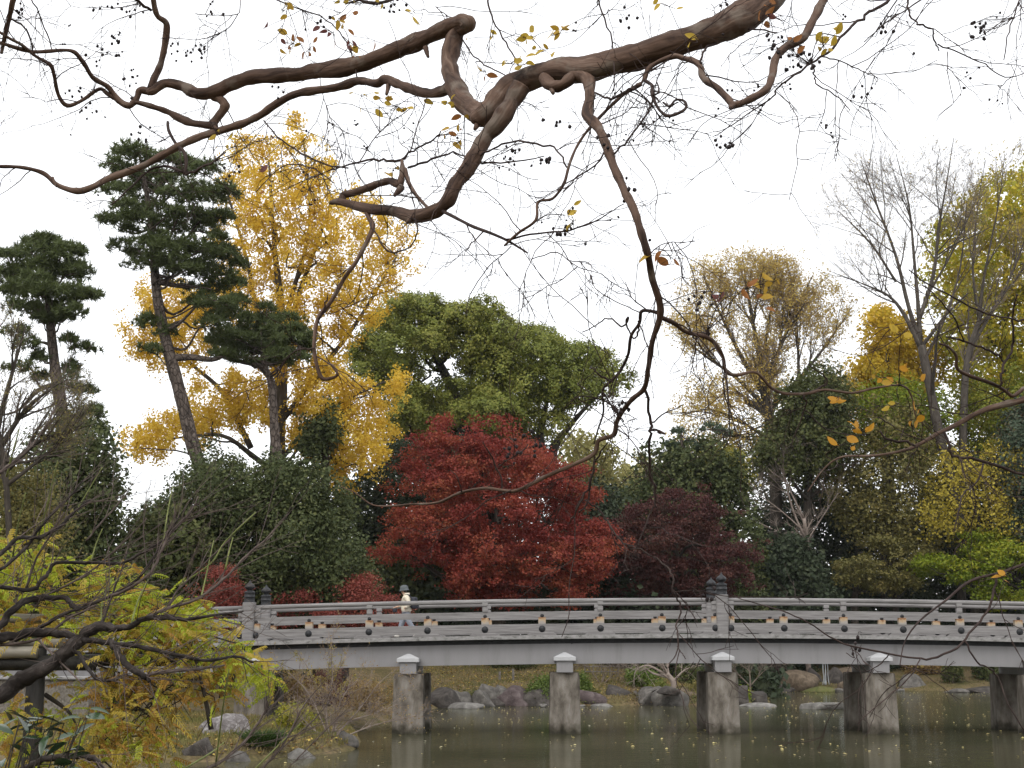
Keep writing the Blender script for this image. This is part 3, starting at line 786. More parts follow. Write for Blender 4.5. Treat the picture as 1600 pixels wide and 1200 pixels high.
# ------------------------------------------------------------------ trees: shared builders
# where each tree really stands (metres from the camera), by its seed
FAR = {21: 84, 22: 108, 23: 114, 31: 63, 32: 57, 33: 60, 34: 92, 35: 101, 36: 110, 37: 107, 38: 120, 39: 118, 41: 92, 42: 89, 44: 108, 51: 82, 52: 88, 53: 56, 54: 60,
       55: 107, 56: 109, 61: 126, 62: 128, 63: 111, 64: 114, 65: 114, 66: 108.5, 67: 112, 68: 104, 72: 107, 11: 72, 12: 66, 13: 74}
M_BARK_PINE = bark("pine_bark", [(0.3, (.05, .04, .035)), (0.55, (.125, .10, .085)), (0.75, (.20, .165, .145))], 4, .5, .9, .04, .95, plates=5.5)
M_BARK_GREY = bark("grey_bark", [(0.3, (.033, .028, .023)), (0.55, (.08, .068, .057)), (0.75, (.155, .138, .12))], 4, .3, .6, .03)
M_BARK_DARK = bark("dark_bark", [(0.3, (.022, .019, .015)), (0.7, (.07, .058, .047))], 5, .3, .6, .03)
M_TWIG_PALE = noisy("pale_twig", [(0.3, (.16, .125, .105)), (0.7, (.30, .25, .215))], 4, 4, .9, .1)
M_TWIG_BROWN = noisy("brown_twig", [(0.3, (.10, .078, .064)), (0.7, (.21, .17, .14))], 4, 4, .9, .1)

def leafmesh(mb, C, N, size, aspect=.6, rnd=None, cl=None, fold=.12, sj=.3, rng=None):
    """one rhombic, slightly folded quad per leaf"""
    rng = rng or RNG
    n = len(C)
    s = size * rng.uniform(1 - sj, 1 + sj, n)[:, None]
    T = unit(np.cross(N, rdir(n, rng)))
    B = np.cross(N, T)
    tip, base = C + T * s * .5, C - T * s * .5
    mid = C - T * s * .05
    a = mid + B * s * .5 * aspect + N * s * fold
    c = mid - B * s * .5 * aspect + N * s * fold
    V = np.stack([base, a, tip, c], 1).reshape(-1, 3)
    Q = np.arange(n * 4).reshape(-1, 4)
    A = np.stack([rng.random(n) if rnd is None else rnd, rng.random(n) if cl is None else cl], -1)
    mb.add(V, Q, None, A)
def blobs_in(polys, Y, thick, rb, n, rng, front=.6, inset=.55, rz=1.0, grad=None):
    """leaf masses filling outlines read off the photograph, spread through the crown's real depth"""
    C = []; R = []
    for poly, nn in zip(polys, n if np.ndim(n) else [n] * len(polys)):
        poly = np.asarray(poly, float)
        lo, hi = poly.min(0), poly.max(0)
        X = rng.uniform(lo, hi, (max(4000, nn * 60), 2))
        X = X[inpoly(poly, X[:, 0], X[:, 1])]
        e = edged(poly, X[:, 0], X[:, 1]); em = e.max()
        r = rng.uniform(rb[0], rb[1], len(X))
        s_ = mpp(X[:, 1], Y)
        rp_ = r / s_
        ok = (e > np.minimum(rp_ * inset, em * .5))
        X, e, r = X[ok], e[ok], r[ok]
        keep = []
        # best-candidate spread
        pool = rng.permutation(len(X))[:max(nn * 12, 300)]
        d = np.full(len(pool), 1e9)
        for _ in range(min(nn, len(pool))):
            j = int(np.argmax(d * rng.uniform(.8, 1, len(d))))
            keep.append(pool[j])
            d = np.minimum(d, np.hypot(X[pool, 0] - X[pool[j], 0], X[pool, 1] - X[pool[j], 1]))
        X, e, r = X[keep], e[keep], r[keep]
        tt = np.sqrt(np.clip(1 - (1 - e / em) ** 2, 0.05, 1))
        yy = Y + thick * tt * np.where(rng.random(len(X)) < front, -1, 1) * rng.uniform(.25, 1, len(X))
        C.append(P(X[:, 0], X[:, 1], yy)); R.append(np.stack([r, r, r * rz], -1))
    return np.concatenate(C), np.concatenate(R)
def foliage(mb, C, R, nsub, rsub, nleaf, size, aspect=.6, up=.25, shell=.72, flat=1.0, rnd_bias=0, rng=None, keep=None, out=.8, top=.35, blobcl=.35):
    rng = rng or RNG
    nb = len(C)
    d = rdir(nb * nsub, rng); d[:, 2] = d[:, 2] + top * rng.random(len(d)); d = unit(d)
    b = np.repeat(np.arange(nb), nsub)
    sc = C[b] + R[b] * d * rng.uniform(shell, 1.05, (len(d), 1))
    ns = len(sc)
    scl = np.clip(blobcl * rng.random(nb)[b] + (1 - blobcl) * rng.random(ns), 0, 1)
    if keep is not None:
        k = keep(sc); sc, d, scl = sc[k], d[k], scl[k]; ns = len(sc)
    q = np.repeat(np.arange(ns), nleaf)
    g = rng.normal(size=(len(q), 3)) * rsub * .6
    g[:, 2] *= flat
    lc = sc[q] + g
    N = unit(out * d[q] + rdir(len(q), rng) * .8 + np.array([0, 0, up]))
    leafmesh(mb, lc, N, size, aspect, None, scl[q], rng=rng)
    return sc
def limbs(mb, trunk, trad, tips, r0=.12, rmin=.025, sag=.12, rng=None, n=5, lowest=0.0):
    rng = rng or RNG
    T, Rr = catmull(trunk, trad, sub=5)
    for tip in tips:
        d = np.linalg.norm(T - tip, axis=1)
        dz = tip[2] - T[:, 2]
        cost = d + np.where(dz < .15 * d, 3 * (.15 * d - dz), 0) + np.where(np.arange(len(T)) < lowest * len(T), 50, 0)
        j = int(np.argmin(cost))
        a = T[j]; L_ = np.linalg.norm(tip - a)
        if L_ < .3: continue
        mid1 = a + (tip - a) * .33 + rng.normal(size=3) * L_ * .07 + np.array([0, 0, -L_ * sag * .5])
        mid2 = a + (tip - a) * .68 + rng.normal(size=3) * L_ * .08 + np.array([0, 0, L_ * sag * .3])
        r_ = min(Rr[j] * .62, r0 * (L_ / 4) ** .6)
        p_, q_ = catmull([a, mid1, mid2, tip], [r_, r_ * .75, r_ * .5, rmin], sub=3)
        tube(mb, p_, q_, n, cap=False)
def trunk_pts(tr, Y):
    """tr: (px, py, radius m[, dY]) from the ground up; a foot is added where the trunk meets the ground"""
    pts = np.array([P(q[0], q[1], Y + (q[3] if len(q) > 3 else 0)) for q in tr]); rad = np.array([q[2] for q in tr], float)
    g = float(hterr(pts[0, 0], pts[0, 1]))
    if pts[0, 2] > g + .3:
        dirn = pts[0] - pts[1] if len(pts) > 1 else np.array([0, 0, -1.0])
        k = np.clip((pts[0, 2] - g) / max(-dirn[2], .2), 0, 6)
        foot = pts[0] + np.array([dirn[0] * k * .6, 0, 0]); foot[2] = float(hterr(foot[0], foot[1])) - .15
        pts = np.concatenate([[foot], pts]); rad = np.concatenate([[rad[0] * 1.25], rad])
    else:
        pts[0, 2] = g - .15
    return pts, rad
def start_tree(name, label, cat, tr, Y, group=None):
    pts, rad = trunk_pts(tr, Y)
    b = pts[0].copy(); b[2] += .15
    o = thing(name, label, cat, b, group)
    return o, pts, rad
def leafy(name, label, tr, polys, Y, thick, rb, n, nsub, rsub, nleaf, size, m_leaf, m_bark=None, leaders=(), seed=1, cat="tree", group=None, r0=.14, flat=1.0, rz=1.0, up=.25, aspect=.6,
          top=.35, sag=.12, limb_share=.7, shell=.72, front=.6, out=.8, inset=.55, lowest=0.0, clip=True, blobcl=.35, lush=1.0, ragged=1.0):
    rng = np.random.default_rng(seed)
    if seed in FAR:
        k = FAR[seed] / Y; Y = FAR[seed]; thick *= k; rb = (rb[0] * k, rb[1] * k); rsub *= k; size *= k; r0 *= k
        tr = [(q[0], q[1], q[2] * k) for q in tr]; leaders = [[(q[0], q[1], q[2] * k) for q in ld] for ld in leaders]
    nsub = int(nsub * 1.25); nleaf = int(nleaf * 1.35 * lush); size *= 1.14; aspect = max(aspect, .74)
    o, pts, rad = start_tree(name, label, cat, tr, Y, group)
    C, R = blobs_in(polys, Y, thick, rb, n, rng, front, inset, rz)
    ph = rng.uniform(0, 6.28, 8)
    def keep(sc):
        px, py = proj(sc)
        # ragged edge: sprays stand out and fall back along the outline
        wx = 9 * np.sin(py / 9 + ph[0]) + 14 * np.sin(py / 23 + px / 31 + ph[1]) + 5 * np.sin(px / 6 + ph[2]) + rng.normal(size=len(px)) * 4
        wy = 9 * np.sin(px / 9 + ph[3]) + 14 * np.sin(px / 25 - py / 33 + ph[4]) + 5 * np.sin(py / 6 + ph[5]) + rng.normal(size=len(px)) * 4
        px = px + wx * ragged; py = py + wy * ragged
        ok = np.zeros(len(sc), bool)
        for p_ in polys:
            ok |= inpoly(p_, px, py) | (edged(p_, px, py) < 9 * rng.random(len(sc)))
        return ok
    mb = MB()
    foliage(mb, C, R, nsub, rsub, nleaf, size, aspect, up, shell, flat, rng=rng, keep=keep if clip else None, top=top, out=out, blobcl=blobcl)
    mb.build("crown", m_leaf, o)
    tb = MB()
    tp, trd = catmull(pts, rad, sub=5)
    tube(tb, tp, trd, 10, knob=.05)
    allT, allR = [pts], [rad]
    for ld in leaders:
        lp = np.array([P(q[0], q[1], Y + (q[3] if len(q) > 3 else 0)) for q in ld]); lr = np.array([q[2] for q in ld])
        p_, q_ = catmull(lp, lr, sub=4); tube(tb, p_, q_, 7, knob=.04)
        allT.append(lp); allR.append(lr)
    # each mass hangs on the nearest leader
    sel = rng.random(len(C)) < limb_share
    best = np.stack([np.linalg.norm(C[:, None, :] - catmull(a, r_, sub=3)[0][None], axis=2).min(1) for a, r_ in zip(allT, allR)], 1).argmin(1)
    for q in range(len(allT)):
        limbs(tb, allT[q], allR[q], C[sel & (best == q)], r0, .02, sag, rng, lowest=lowest if q == 0 else 0)
    tb.build("trunk", m_bark or M_BARK_DARK, o, True)
    return o
def pine(label, tr, pads, Y, thick, seed, group=None, extra=(), needle=.27, m_leaf=None, dens=1.0, poly=None, poly_n=30):
    rng = np.random.default_rng(seed)
    if seed in FAR:
        k = FAR[seed] / Y; Y = FAR[seed]; thick *= k; needle *= k; tr = [(q[0], q[1], q[2] * k * (.58 if seed == 13 else .72)) for q in tr]; extra = [[(q[0], q[1], q[2] * k) for q in ld] for ld in extra]
    o, pts, rad = start_tree("pine_tree", label, "pine tree", tr, Y, group)
    pads = np.asarray(pads, float)
    s_ = mpp(pads[:, 1], Y)
    yy = Y + thick * rng.uniform(-1, 1, len(pads)) * np.clip(pads[:, 2] / 45, .3, 1)
    C = P(pads[:, 0], pads[:, 1], yy)
    R = np.stack([pads[:, 2] * s_ * 1.08, np.maximum(pads[:, 2] * s_ * .9, .5), pads[:, 3] * s_ * 1.35], -1)
    if poly is not None:
        C2, R2 = blobs_in([poly], Y, thick * 1.1, (.5, 1.0), poly_n, rng, .6, .6, .5)
        C = np.concatenate([C, C2]); R = np.concatenate([R, R2])
    tuft = []; tb = MB()
    # every pad is split into flattened shelves of shoots
    for c, r in zip(C, R):
        n_ = int(34 * dens * max(1.0, r[0] * r[2] / .45))
        d = rdir(n_, rng); d[:, 2] = np.abs(d[:, 2]) * 1.1 - .35
        p_ = c + r * d * rng.uniform(.45, 1.08, (n_, 1))
        tuft.append(p_)
    tuft = np.concatenate(tuft)
    nn = 13
    q = np.repeat(np.arange(len(tuft)), nn)
    axis = unit(rdir(len(tuft), rng) * .7 + np.array([0, 0, .9]))
    d = unit(axis[q] * .55 + rdir(len(q), rng))
    L_ = needle * rng.uniform(.7, 1.25, len(q))[:, None]
    w = unit(np.cross(d, rdir(len(q), rng))) * .026
    a = tuft[q] + rdir(len(q), rng) * .05
    V = np.stack([a - w * 1.2, a + w * 1.2, a + d * L_], 1).reshape(-1, 3)
    cl = rng.random(len(tuft))[q]
    mb = MB().add(V, None, np.arange(len(q) * 3).reshape(-1, 3), np.stack([rng.random(len(q)), cl], -1))
    mb.build("crown", m_leaf or M_PINE, o)
    tp, trd = catmull(pts, rad, sub=6)
    tube(tb, tp, trd, 12, knob=.06)
    limbs(tb, pts, rad, (C + np.array([0, 0, -.1]))[rng.random(len(C)) < .45], .11, .03, .25, rng)
    for ex in extra:
        lp = np.array([P(q[0], q[1], Y) for q in ex]); lr = np.array([q[2] for q in ex])
        p_, q_ = catmull(lp, lr, sub=4); tube(tb, p_, q_, 8, knob=.06)
    tb.build("trunk", M_BARK_PINE, o, True)
    return o
def bare(name, label, tr, leaders, poly, Y, seed, m_bark, m_twig, levels, leaf=None, group=None, cat="tree", rtip=.011, thick=4.0, shrub=False):
    """levels: (children per parent, length m, spread, upward bias)"""
    rng = np.random.default_rng(seed)
    if seed in FAR:
        k = FAR[seed] / Y; Y = FAR[seed]; rtip *= k
        tr = [(q[0], q[1], q[2] * k * .84) for q in tr]; leaders = [[(q[0], q[1], q[2] * k * .74) for q in ld] for ld in leaders]
        levels = [(l_[0], l_[1] * k, l_[2], l_[3]) for l_ in levels]
        if leaf: leaf = (leaf[0], leaf[1], leaf[2] * k, leaf[3])
    o, pts, rad = start_tree(name, label, cat, tr, Y, group)
    tb = MB(); tw = MB()
    K = 6
    Pm, Rm = [], []
    tp, trd = catmull(pts, rad, sub=4); tube(tb, tp, trd, 10, knob=.05)
    a, r_ = resample(tp[int(len(tp) * .55):], trd[int(len(tp) * .55):], K); Pm.append(a); Rm.append(r_)
    for ld in leaders:
        lp = np.array([P(q[0], q[1], Y + (q[3] if len(q) > 3 else 0)) for q in ld]); lr = np.array([q[2] for q in ld])
        p_, q_ = catmull(lp, lr, sub=4); tube(tb, p_, q_, 7, knob=.04)
        a, r_ = resample(p_, q_, K); Pm.append(a); Rm.append(r_)
    Pm, Rm = np.array(Pm), np.array(Rm)
    tips = []
    for li, (nc, ln, sp_, ub_) in enumerate(levels):
        Pn, Rn = sprout(Pm, Rm, nc, .18 if li else .3, 1.0, ln, sp_, (0, 0, ub_), .16, 5 if li < 2 else 4, .52, rtip, .35, rng=rng)
        if poly is not None:
            px, py = proj(Pn[:, -1]); px = px + rng.normal(size=len(px)) * 9; py = py + rng.normal(size=len(px)) * 9
            ok = inpoly(poly, px, py) | (edged(poly, px, py) < 14 * rng.random(len(Pn)))
            Pn, Rn = Pn[ok], Rn[ok]
        if len(Pn) == 0: break
        tubes(tb if li < 1 else tw, Pn, Rn, 5 if li < 1 else 3)
        tips.append(Pn)
        Pm, Rm = Pn, Rn
    tb.build("trunk", m_bark, o, True)
    if tw.n: tw.build("twig", m_twig, o)["kind"] = "stuff"
    if leaf is not None:
        m_leaf, per, size, share = leaf
        Pl = np.concatenate([q_[:, [0, 1, 2, -1]] for q_ in tips[-(3 if seed == 65 else 2):]])
        Pl = Pl[rng.random(len(Pl)) < share]
        q = np.repeat(np.arange(len(Pl)), per)
        t_ = rng.uniform(.2, 1, len(q)) * (Pl.shape[1] - 1); i_ = np.clip(t_.astype(int), 0, Pl.shape[1] - 2); f_ = (t_ - i_)[:, None]
        c = Pl[q, i_] * (1 - f_) + Pl[q, i_ + 1] * f_ + rng.normal(size=(len(q), 3)) * size * .8
        mb = MB(); leafmesh(mb, c, unit(rdir(len(q), rng) + np.array([0, 0, .3])), size, .6, None, rng.random(len(Pl))[q], rng=rng)
        mb.build("crown", m_leaf, o)
    return o

# ------------------------------------------------------------------ leaf colours
M_PINE = leaf_mat("pine_needles", [(0, (.085, .108, .036)), (.5, (.175, .20, .062)), (1, (.29, .285, .10))], .3, .5, .45)
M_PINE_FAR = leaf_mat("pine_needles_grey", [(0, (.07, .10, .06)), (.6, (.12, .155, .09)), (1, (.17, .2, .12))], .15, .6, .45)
M_GINK = leaf_mat("ginkgo_yellow", [(0, (.47, .30, .025)), (.4, (.66, .44, .045)), (.75, (.76, .56, .085)), (1, (.68, .55, .12))], .45, .6, .55)
M_GINKR = leaf_mat("ginkgo_turning", [(0, (.20, .24, .02)), (.35, (.34, .34, .03)), (.7, (.54, .43, .04)), (1, (.64, .45, .045))], .42, .6, .6)
M_GINKM = leaf_mat("ginkgo_gold", [(0, (.34, .27, .02)), (.5, (.55, .39, .03)), (1, (.68, .46, .04))], .38, .6, .6)
M_CAMPH = leaf_mat("camphor_green", [(0, (.09, .122, .026)), (.45, (.185, .21, .04)), (.8, (.26, .26, .056)), (1, (.31, .285, .075))], .26, .55, .5, .2)
M_EVER = leaf_mat("evergreen_leaf", [(0, (.030, .042, .017)), (.5, (.064, .080, .029)), (1, (.13, .138, .05))], .18, .6, .45, .15)
M_EVER2 = leaf_mat("evergreen_olive", [(0, (.035, .048, .016)), (.5, (.075, .088, .028)), (1, (.14, .14, .05))], .2, .6, .45, .15)
M_DARKG = leaf_mat("deep_green", [(0, (.022, .033, .018)), (.6, (.046, .062, .034)), (1, (.07, .08, .042))], .15, .6, .45, .15)
M_SHRUB = leaf_mat("shrub_green", [(0, (.05, .085, .016)), (.5, (.10, .145, .026)), (1, (.17, .20, .045))], .25, .5, .5)
M_MAPR = leaf_mat("maple_red", [(0, (.15, .026, .024)), (.4, (.24, .040, .030)), (.7, (.31, .075, .038)), (1, (.29, .125, .05))], .40, .6, .6)
M_MAPP = leaf_mat("maple_purple", [(0, (.05, .018, .018)), (.5, (.085, .028, .025)), (1, (.13, .062, .04))], .34, .6, .55)
M_MAPS = leaf_mat("maple_rose", [(0, (.17, .035, .03)), (.5, (.25, .06, .045)), (1, (.29, .11, .065))], .36, .6, .55)
M_MAPG = leaf_mat("maple_green", [(0, (.10, .16, .012)), (.5, (.20, .26, .02)), (1, (.36, .34, .03))], .38, .6, .55)
M_OLIVE = leaf_mat("olive_brown", [(0, (.09, .09, .028)), (.5, (.165, .15, .045)), (1, (.27, .21, .065))], .25, .6, .5)
M_YELL = leaf_mat("yellow_olive", [(0, (.24, .21, .03)), (.5, (.42, .34, .045)), (1, (.54, .41, .07))], .35, .6, .55)
M_TAN = leaf_mat("zelkova_tan", [(0, (.34, .23, .09)), (.5, (.52, .38, .11)), (1, (.60, .49, .12))], .45, .6, .5)
M_HAZY = leaf_mat("hazed_far_foliage", [(0, (.22, .22, .08)), (.5, (.32, .30, .11)), (1, (.42, .36, .15))], .3, .7, .5)  # haze over the distant trees put into a paler leaf colour
M_DRY = leaf_mat("dry_leaf", [(0, (.14, .085, .04)), (.5, (.26, .17, .07)), (1, (.38, .30, .10))], .3, .7, .5)

# ------------------------------------------------------------------ pines on the left bank
pine("tall leaning pine with dark green shelves in front of the yellow ginkgo",
     [(325, 790, .40), (316, 740, .38), (300, 690, .36), (283, 620, .34), (265, 555, .32), (250, 490, .28), (243, 440, .25), (239, 380, .2), (232, 320, .15), (222, 260, .1), (212, 222, .05)],
     [(208, 238, 34, 16), (186, 258, 28, 12), (268, 250, 36, 16), (318, 262, 30, 12), (182, 300, 30, 14), (232, 286, 40, 20), (292, 300, 44, 18), (346, 298, 30, 15), (176, 345, 30, 13), (226, 338, 40, 18), (290, 345, 46, 20), (338, 340, 30, 14),
      (196, 385, 30, 14), (252, 382, 46, 20), (312, 390, 40, 20), (352, 402, 30, 20), (216, 414, 26, 12), (292, 424, 46, 17), (348, 440, 34, 22), (312, 470, 32, 14), (352, 492, 36, 20), (330, 508, 26, 14), (236, 506, 27, 20), (262, 520, 20, 10), (236, 548, 26, 12), (345, 552, 22, 10), (200, 322, 22, 8), (372, 470, 18, 14)],
     54, 2.0, 11, poly=[(176, 232), (210, 214), (250, 232), (300, 238), (336, 252), (330, 284), (374, 288), (382, 318), (362, 342), (352, 366), (388, 395), (382, 430), (386, 460), (360, 505), (330, 516), (306, 480), (268, 440), (216, 432), (178, 400), (194, 372), (158, 350), (166, 300)], poly_n=52, extra=[[(262, 560, .16), (300, 558, .13), (330, 562, .10), (352, 556, .05)], [(243, 440, .12), (275, 446, .1), (305, 448, .06), (330, 452, .03)]])
pine("pine with a rounded top at the left edge of the photo",
     [(106, 730, .34), (98, 650, .32), (88, 590, .28), (80, 520, .22), (74, 460, .17), (70, 400, .1), (69, 372, .05)],
     [(70, 378, 28, 11), (34, 398, 28, 12), (108, 392, 30, 12), (20, 425, 24, 12), (66, 420, 40, 15), (118, 424, 28, 11), (28, 455, 28, 12), (82, 458, 42, 16), (138, 462, 24, 9), (48, 486, 36, 11), (112, 486, 34, 10), (82, 500, 20, 9), (45, 540, 26, 15), (106, 530, 14, 10), (108, 600, 20, 22), (140, 648, 22, 9), (118, 664, 22, 16), (150, 640, 14, 6), (60, 560, 16, 10), (24, 520, 30, 12), (130, 545, 24, 10), (64, 592, 22, 12), (112, 575, 18, 12), (135, 612, 20, 10), (30, 575, 24, 12), (146, 668, 20, 10)],
     50, 1.8, 12, poly=[(40, 372), (70, 358), (110, 376), (146, 386), (150, 410), (132, 430), (166, 456), (150, 472), (120, 486), (130, 506), (60, 510), (10, 490), (-8, 450), (-12, 420), (10, 388)], poly_n=30, extra=[[(88, 600, .1), (60, 610, .08), (30, 640, .05), (0, 650, .03)], [(82, 540, .07), (64, 535, .05), (48, 545, .03)]])
pine("shorter pine with one flat dark crown in front of the ginkgo trunk",
     [(434, 740, .36), (430, 690, .34), (428, 650, .31), (424, 600, .26), (414, 572, .18), (408, 535, .08)],
     [(344, 534, 28, 13), (372, 520, 30, 14), (408, 508, 36, 15), (450, 500, 28, 12), (468, 528, 26, 18), (430, 530, 36, 18), (390, 546, 36, 15), (446, 556, 34, 13), (352, 556, 26, 10), (415, 480, 16, 8), (478, 545, 12, 14), (420, 566, 26, 10)],
     57, 1.6, 13, poly=[(320, 520), (350, 502), (400, 480), (440, 486), (480, 510), (492, 545), (470, 576), (424, 586), (380, 574), (326, 562)], poly_n=24, extra=[[(424, 590, .14), (405, 572, .12), (380, 566, .09), (352, 560, .06)]])
# ------------------------------------------------------------------ yellow ginkgo
leafy("ginkgo_tree", "tall golden yellow ginkgo rising behind the leaning pine", [(432, 800, .42), (434, 700, .38), (438, 620, .34), (440, 540, .28), (438, 470, .2), (430, 400, .14), (425, 330, .1), (420, 250, .05)],
      [[(335, 240), (372, 212), (400, 228), (428, 192), (462, 180), (494, 196), (512, 240), (540, 282), (585, 290), (608, 345), (655, 368), (664, 408), (622, 440), (604, 490), (566, 520), (522, 556), (486, 606), (446, 604), (405, 560), (330, 540), (322, 400), (345, 320)],
       [(186, 474), (230, 448), (330, 440), (338, 560), (300, 590), (236, 578), (205, 560), (200, 520), (172, 515)],
       [(186, 655), (205, 672), (285, 645), (305, 585), (360, 640), (330, 690), (300, 696), (240, 716), (200, 710), (190, 690)],
       [(440, 675), (515, 662), (562, 606), (600, 590), (640, 572), (632, 620), (606, 642), (566, 650), (600, 662), (628, 684), (616, 726), (560, 742), (534, 786), (500, 742), (462, 712)],
       [(352, 585), (404, 590), (436, 640), (398, 690), (350, 655)], [(440, 620), (480, 585), (530, 555), (562, 590), (540, 650), (470, 700)]],
      72, 4.6, (.40, .95), [128, 32, 26, 44, 16, 22], 14, .27, 18, .115, M_GINK, M_BARK_GREY,
      leaders=[[(438, 570, .2), (455, 500, .17), (474, 440, .13), (496, 380, .09), (520, 310, .05)], [(436, 600, .18), (415, 530, .15), (398, 470, .13), (384, 400, .09), (352, 290, .05)], [(439, 520, .15), (462, 440, .12), (484, 350, .08), (474, 215, .04)],
               [(392, 700, .16), (372, 660, .15), (345, 610, .12), (300, 570, .09), (230, 510, .05)], [(424, 735, .16), (394, 712, .14), (345, 680, .10), (270, 685, .05)], [(439, 660, .15), (500, 580, .13), (560, 500, .1), (620, 400, .05)], [(437, 720, .14), (500, 650, .11), (560, 615, .08), (612, 592, .04)], [(436, 740, .12), (490, 715, .1), (540, 700, .07), (590, 690, .04)]],
      seed=21, r0=.1, rz=1.25, limb_share=.55, up=.1, aspect=.85, inset=.5, sag=-.1, ragged=1.4)
# ------------------------------------------------------------------ camphor, with a dark thicket under it
leafy("camphor_tree", "broad billowing green camphor tree behind the red maple", [(742, 760, .62), (736, 700, .56), (722, 655, .46), (705, 605, .34), (682, 560, .24), (655, 520, .12)],
      [[(532, 566), (566, 520), (602, 462), (658, 448), (700, 472), (768, 462), (802, 500), (850, 508), (892, 528), (958, 548), (998, 586), (974, 622), (930, 628), (884, 662), (850, 642), (820, 662), (780, 640), (742, 604), (690, 566), (640, 606), (600, 622), (556, 612)],
       [(596, 610), (650, 600), (690, 640), (690, 690), (640, 680), (610, 650)], [(690, 580), (760, 600), (850, 640), (900, 640), (880, 690), (820, 700), (740, 690), (690, 650)]],
      92, 6.5, (.85, 1.7), [78, 9, 13], 28, .30, 30, .15, M_CAMPH, M_BARK_DARK,
      leaders=[[(736, 700, .4), (745, 650, .34), (770, 600, .26), (800, 550, .12)], [(862, 740, .36), (866, 700, .3), (888, 668, .2), (930, 620, .08)], [(862, 740, .3), (845, 690, .24), (850, 650, .18), (860, 600, .08)], [(715, 655, .3), (660, 620, .2), (600, 580, .08)], [(650, 690, .3), (642, 640, .24), (655, 590, .1)]],
      seed=22, r0=.22, rz=.78, limb_share=.5, top=.7, up=.35, front=.8, inset=.8, shell=.88, clip=False, blobcl=.65, out=1.3)
leafy("evergreen_tree", "dark shaded evergreen filling the space under the camphor crown", [(760, 800, .4), (762, 720, .3), (765, 650, .2)],
      [[(600, 640), (640, 600), (705, 575), (790, 620), (850, 680), (870, 760), (600, 760)]], 97, 3.0, (1.2, 2.0), 60, 16, .6, 16, .22, M_EVER, seed=23, rz=.9)
# ------------------------------------------------------------------ dark broadleaf evergreens of the wood
ev = "dark evergreens of the wood behind the bridge"
def evergreen(label, px, poly, Y, n, seed, m_=None, thick=3.0, rb=(.9, 1.7), nsub=18, nleaf=18, size=.2, rsub=.42, **kw):
    py0 = max(p_[1] for p_ in poly); py1 = min(p_[1] for p_ in poly)
    return leafy("evergreen_tree", label, [(px, 985, .3), (px + 3, (py0 + py1) / 2, .22), (px - 4, py1 + (py0 - py1) * .2, .08)], [poly], Y, thick, rb, n, nsub, rsub, nleaf, size, m_ or M_EVER, seed=seed, group=ev, limb_share=.25, inset=.6, front=.75, **kw)
evergreen("big dark rounded evergreen mass left of the red maple", 440, [(268, 790), (290, 730), (312, 692), (350, 700), (372, 745), (405, 720), (450, 706), (520, 738), (548, 796), (566, 840), (575, 890), (580, 985), (262, 985), (262, 880)], 62, 95, 31, thick=4, size=.135, nleaf=27, nsub=20)
evergreen("dark evergreen at the left edge under the round topped pine", 90, [(-30, 740), (55, 705), (100, 660), (120, 622), (142, 640), (156, 684), (188, 708), (190, 760), (176, 800), (196, 850), (235, 905), (235, 985), (-30, 985)], 55, 75, 32, thick=3, size=.15, nleaf=20)
evergreen("mid green evergreen between the left edge tree and the big dark mass", 255, [(188, 850), (225, 812), (258, 795), (300, 812), (335, 850), (335, 985), (188, 985)], 58, 34, 33, M_EVER2, thick=2.2)
evergreen("tall dark shaded evergreen standing directly behind the red maple", 590, [(520, 745), (590, 735), (640, 690), (720, 690), (800, 740), (820, 985), (540, 985)], 78, 80, 34, M_DARKG, lush=1.0)
evergreen("dark evergreen behind the purple maple with a rounded top", 1050, [(945, 800), (985, 740), (1012, 692), (1060, 676), (1135, 700), (1182, 760), (1205, 985), (940, 985)], 94, 85, 35, lush=.8, rb=(1.1, 2.0), size=.24, nsub=16)
evergreen("dark green evergreen in front of the tan zelkova", 1260, [(1176, 690), (1216, 622), (1265, 575), (1305, 570), (1344, 600), (1342, 660), (1310, 750), (1185, 750)], 88, 42, 36, M_EVER2)
evergreen("low dark green shrubby evergreen right of the third bridge post", 1210, [(1130, 905), (1150, 866), (1190, 838), (1236, 836), (1290, 876), (1300, 985), (1130, 985)], 70, 40, 37, M_DARKG, thick=2.0, rb=(.6, 1.1))
evergreen("deep shaded evergreen filling the wood right of the third post", 1330, [(1160, 780), (1260, 740), (1360, 740), (1440, 780), (1440, 985), (1160, 985)], 96, 80, 38, M_DARKG, lush=.55, rb=(1.2, 2.1), size=.25, nsub=16)
evergreen("deep shaded evergreen at the right edge of the wood", 1560, [(1420, 760), (1500, 700), (1640, 690), (1680, 985), (1420, 985)], 92, 80, 39, M_DARKG, lush=.55, rb=(1.2, 2.1), size=.25, nsub=16)
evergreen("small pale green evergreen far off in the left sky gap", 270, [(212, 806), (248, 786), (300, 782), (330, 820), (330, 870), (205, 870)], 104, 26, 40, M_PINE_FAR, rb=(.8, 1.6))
evergreen("shaded evergreen between the red maple and the purple maple", 930, [(850, 800), (900, 760), (960, 770), (1000, 860), (1000, 985), (850, 985)], 84, 46, 41, M_DARKG, lush=1.0)
evergreen("dark evergreen bush behind the small rose maples", 690, [(590, 860), (650, 840), (720, 870), (730, 985), (590, 985)], 66, 28, 42, M_EVER, thick=1.6, rb=(.6, 1.1))
evergreen("small dark round evergreen poking up left of the ginkgo foot", 505, [(476, 660), (494, 638), (520, 646), (528, 690), (516, 720), (476, 720)], 80, 14, 43, M_EVER, thick=1.4, rb=(.7, 1.1))
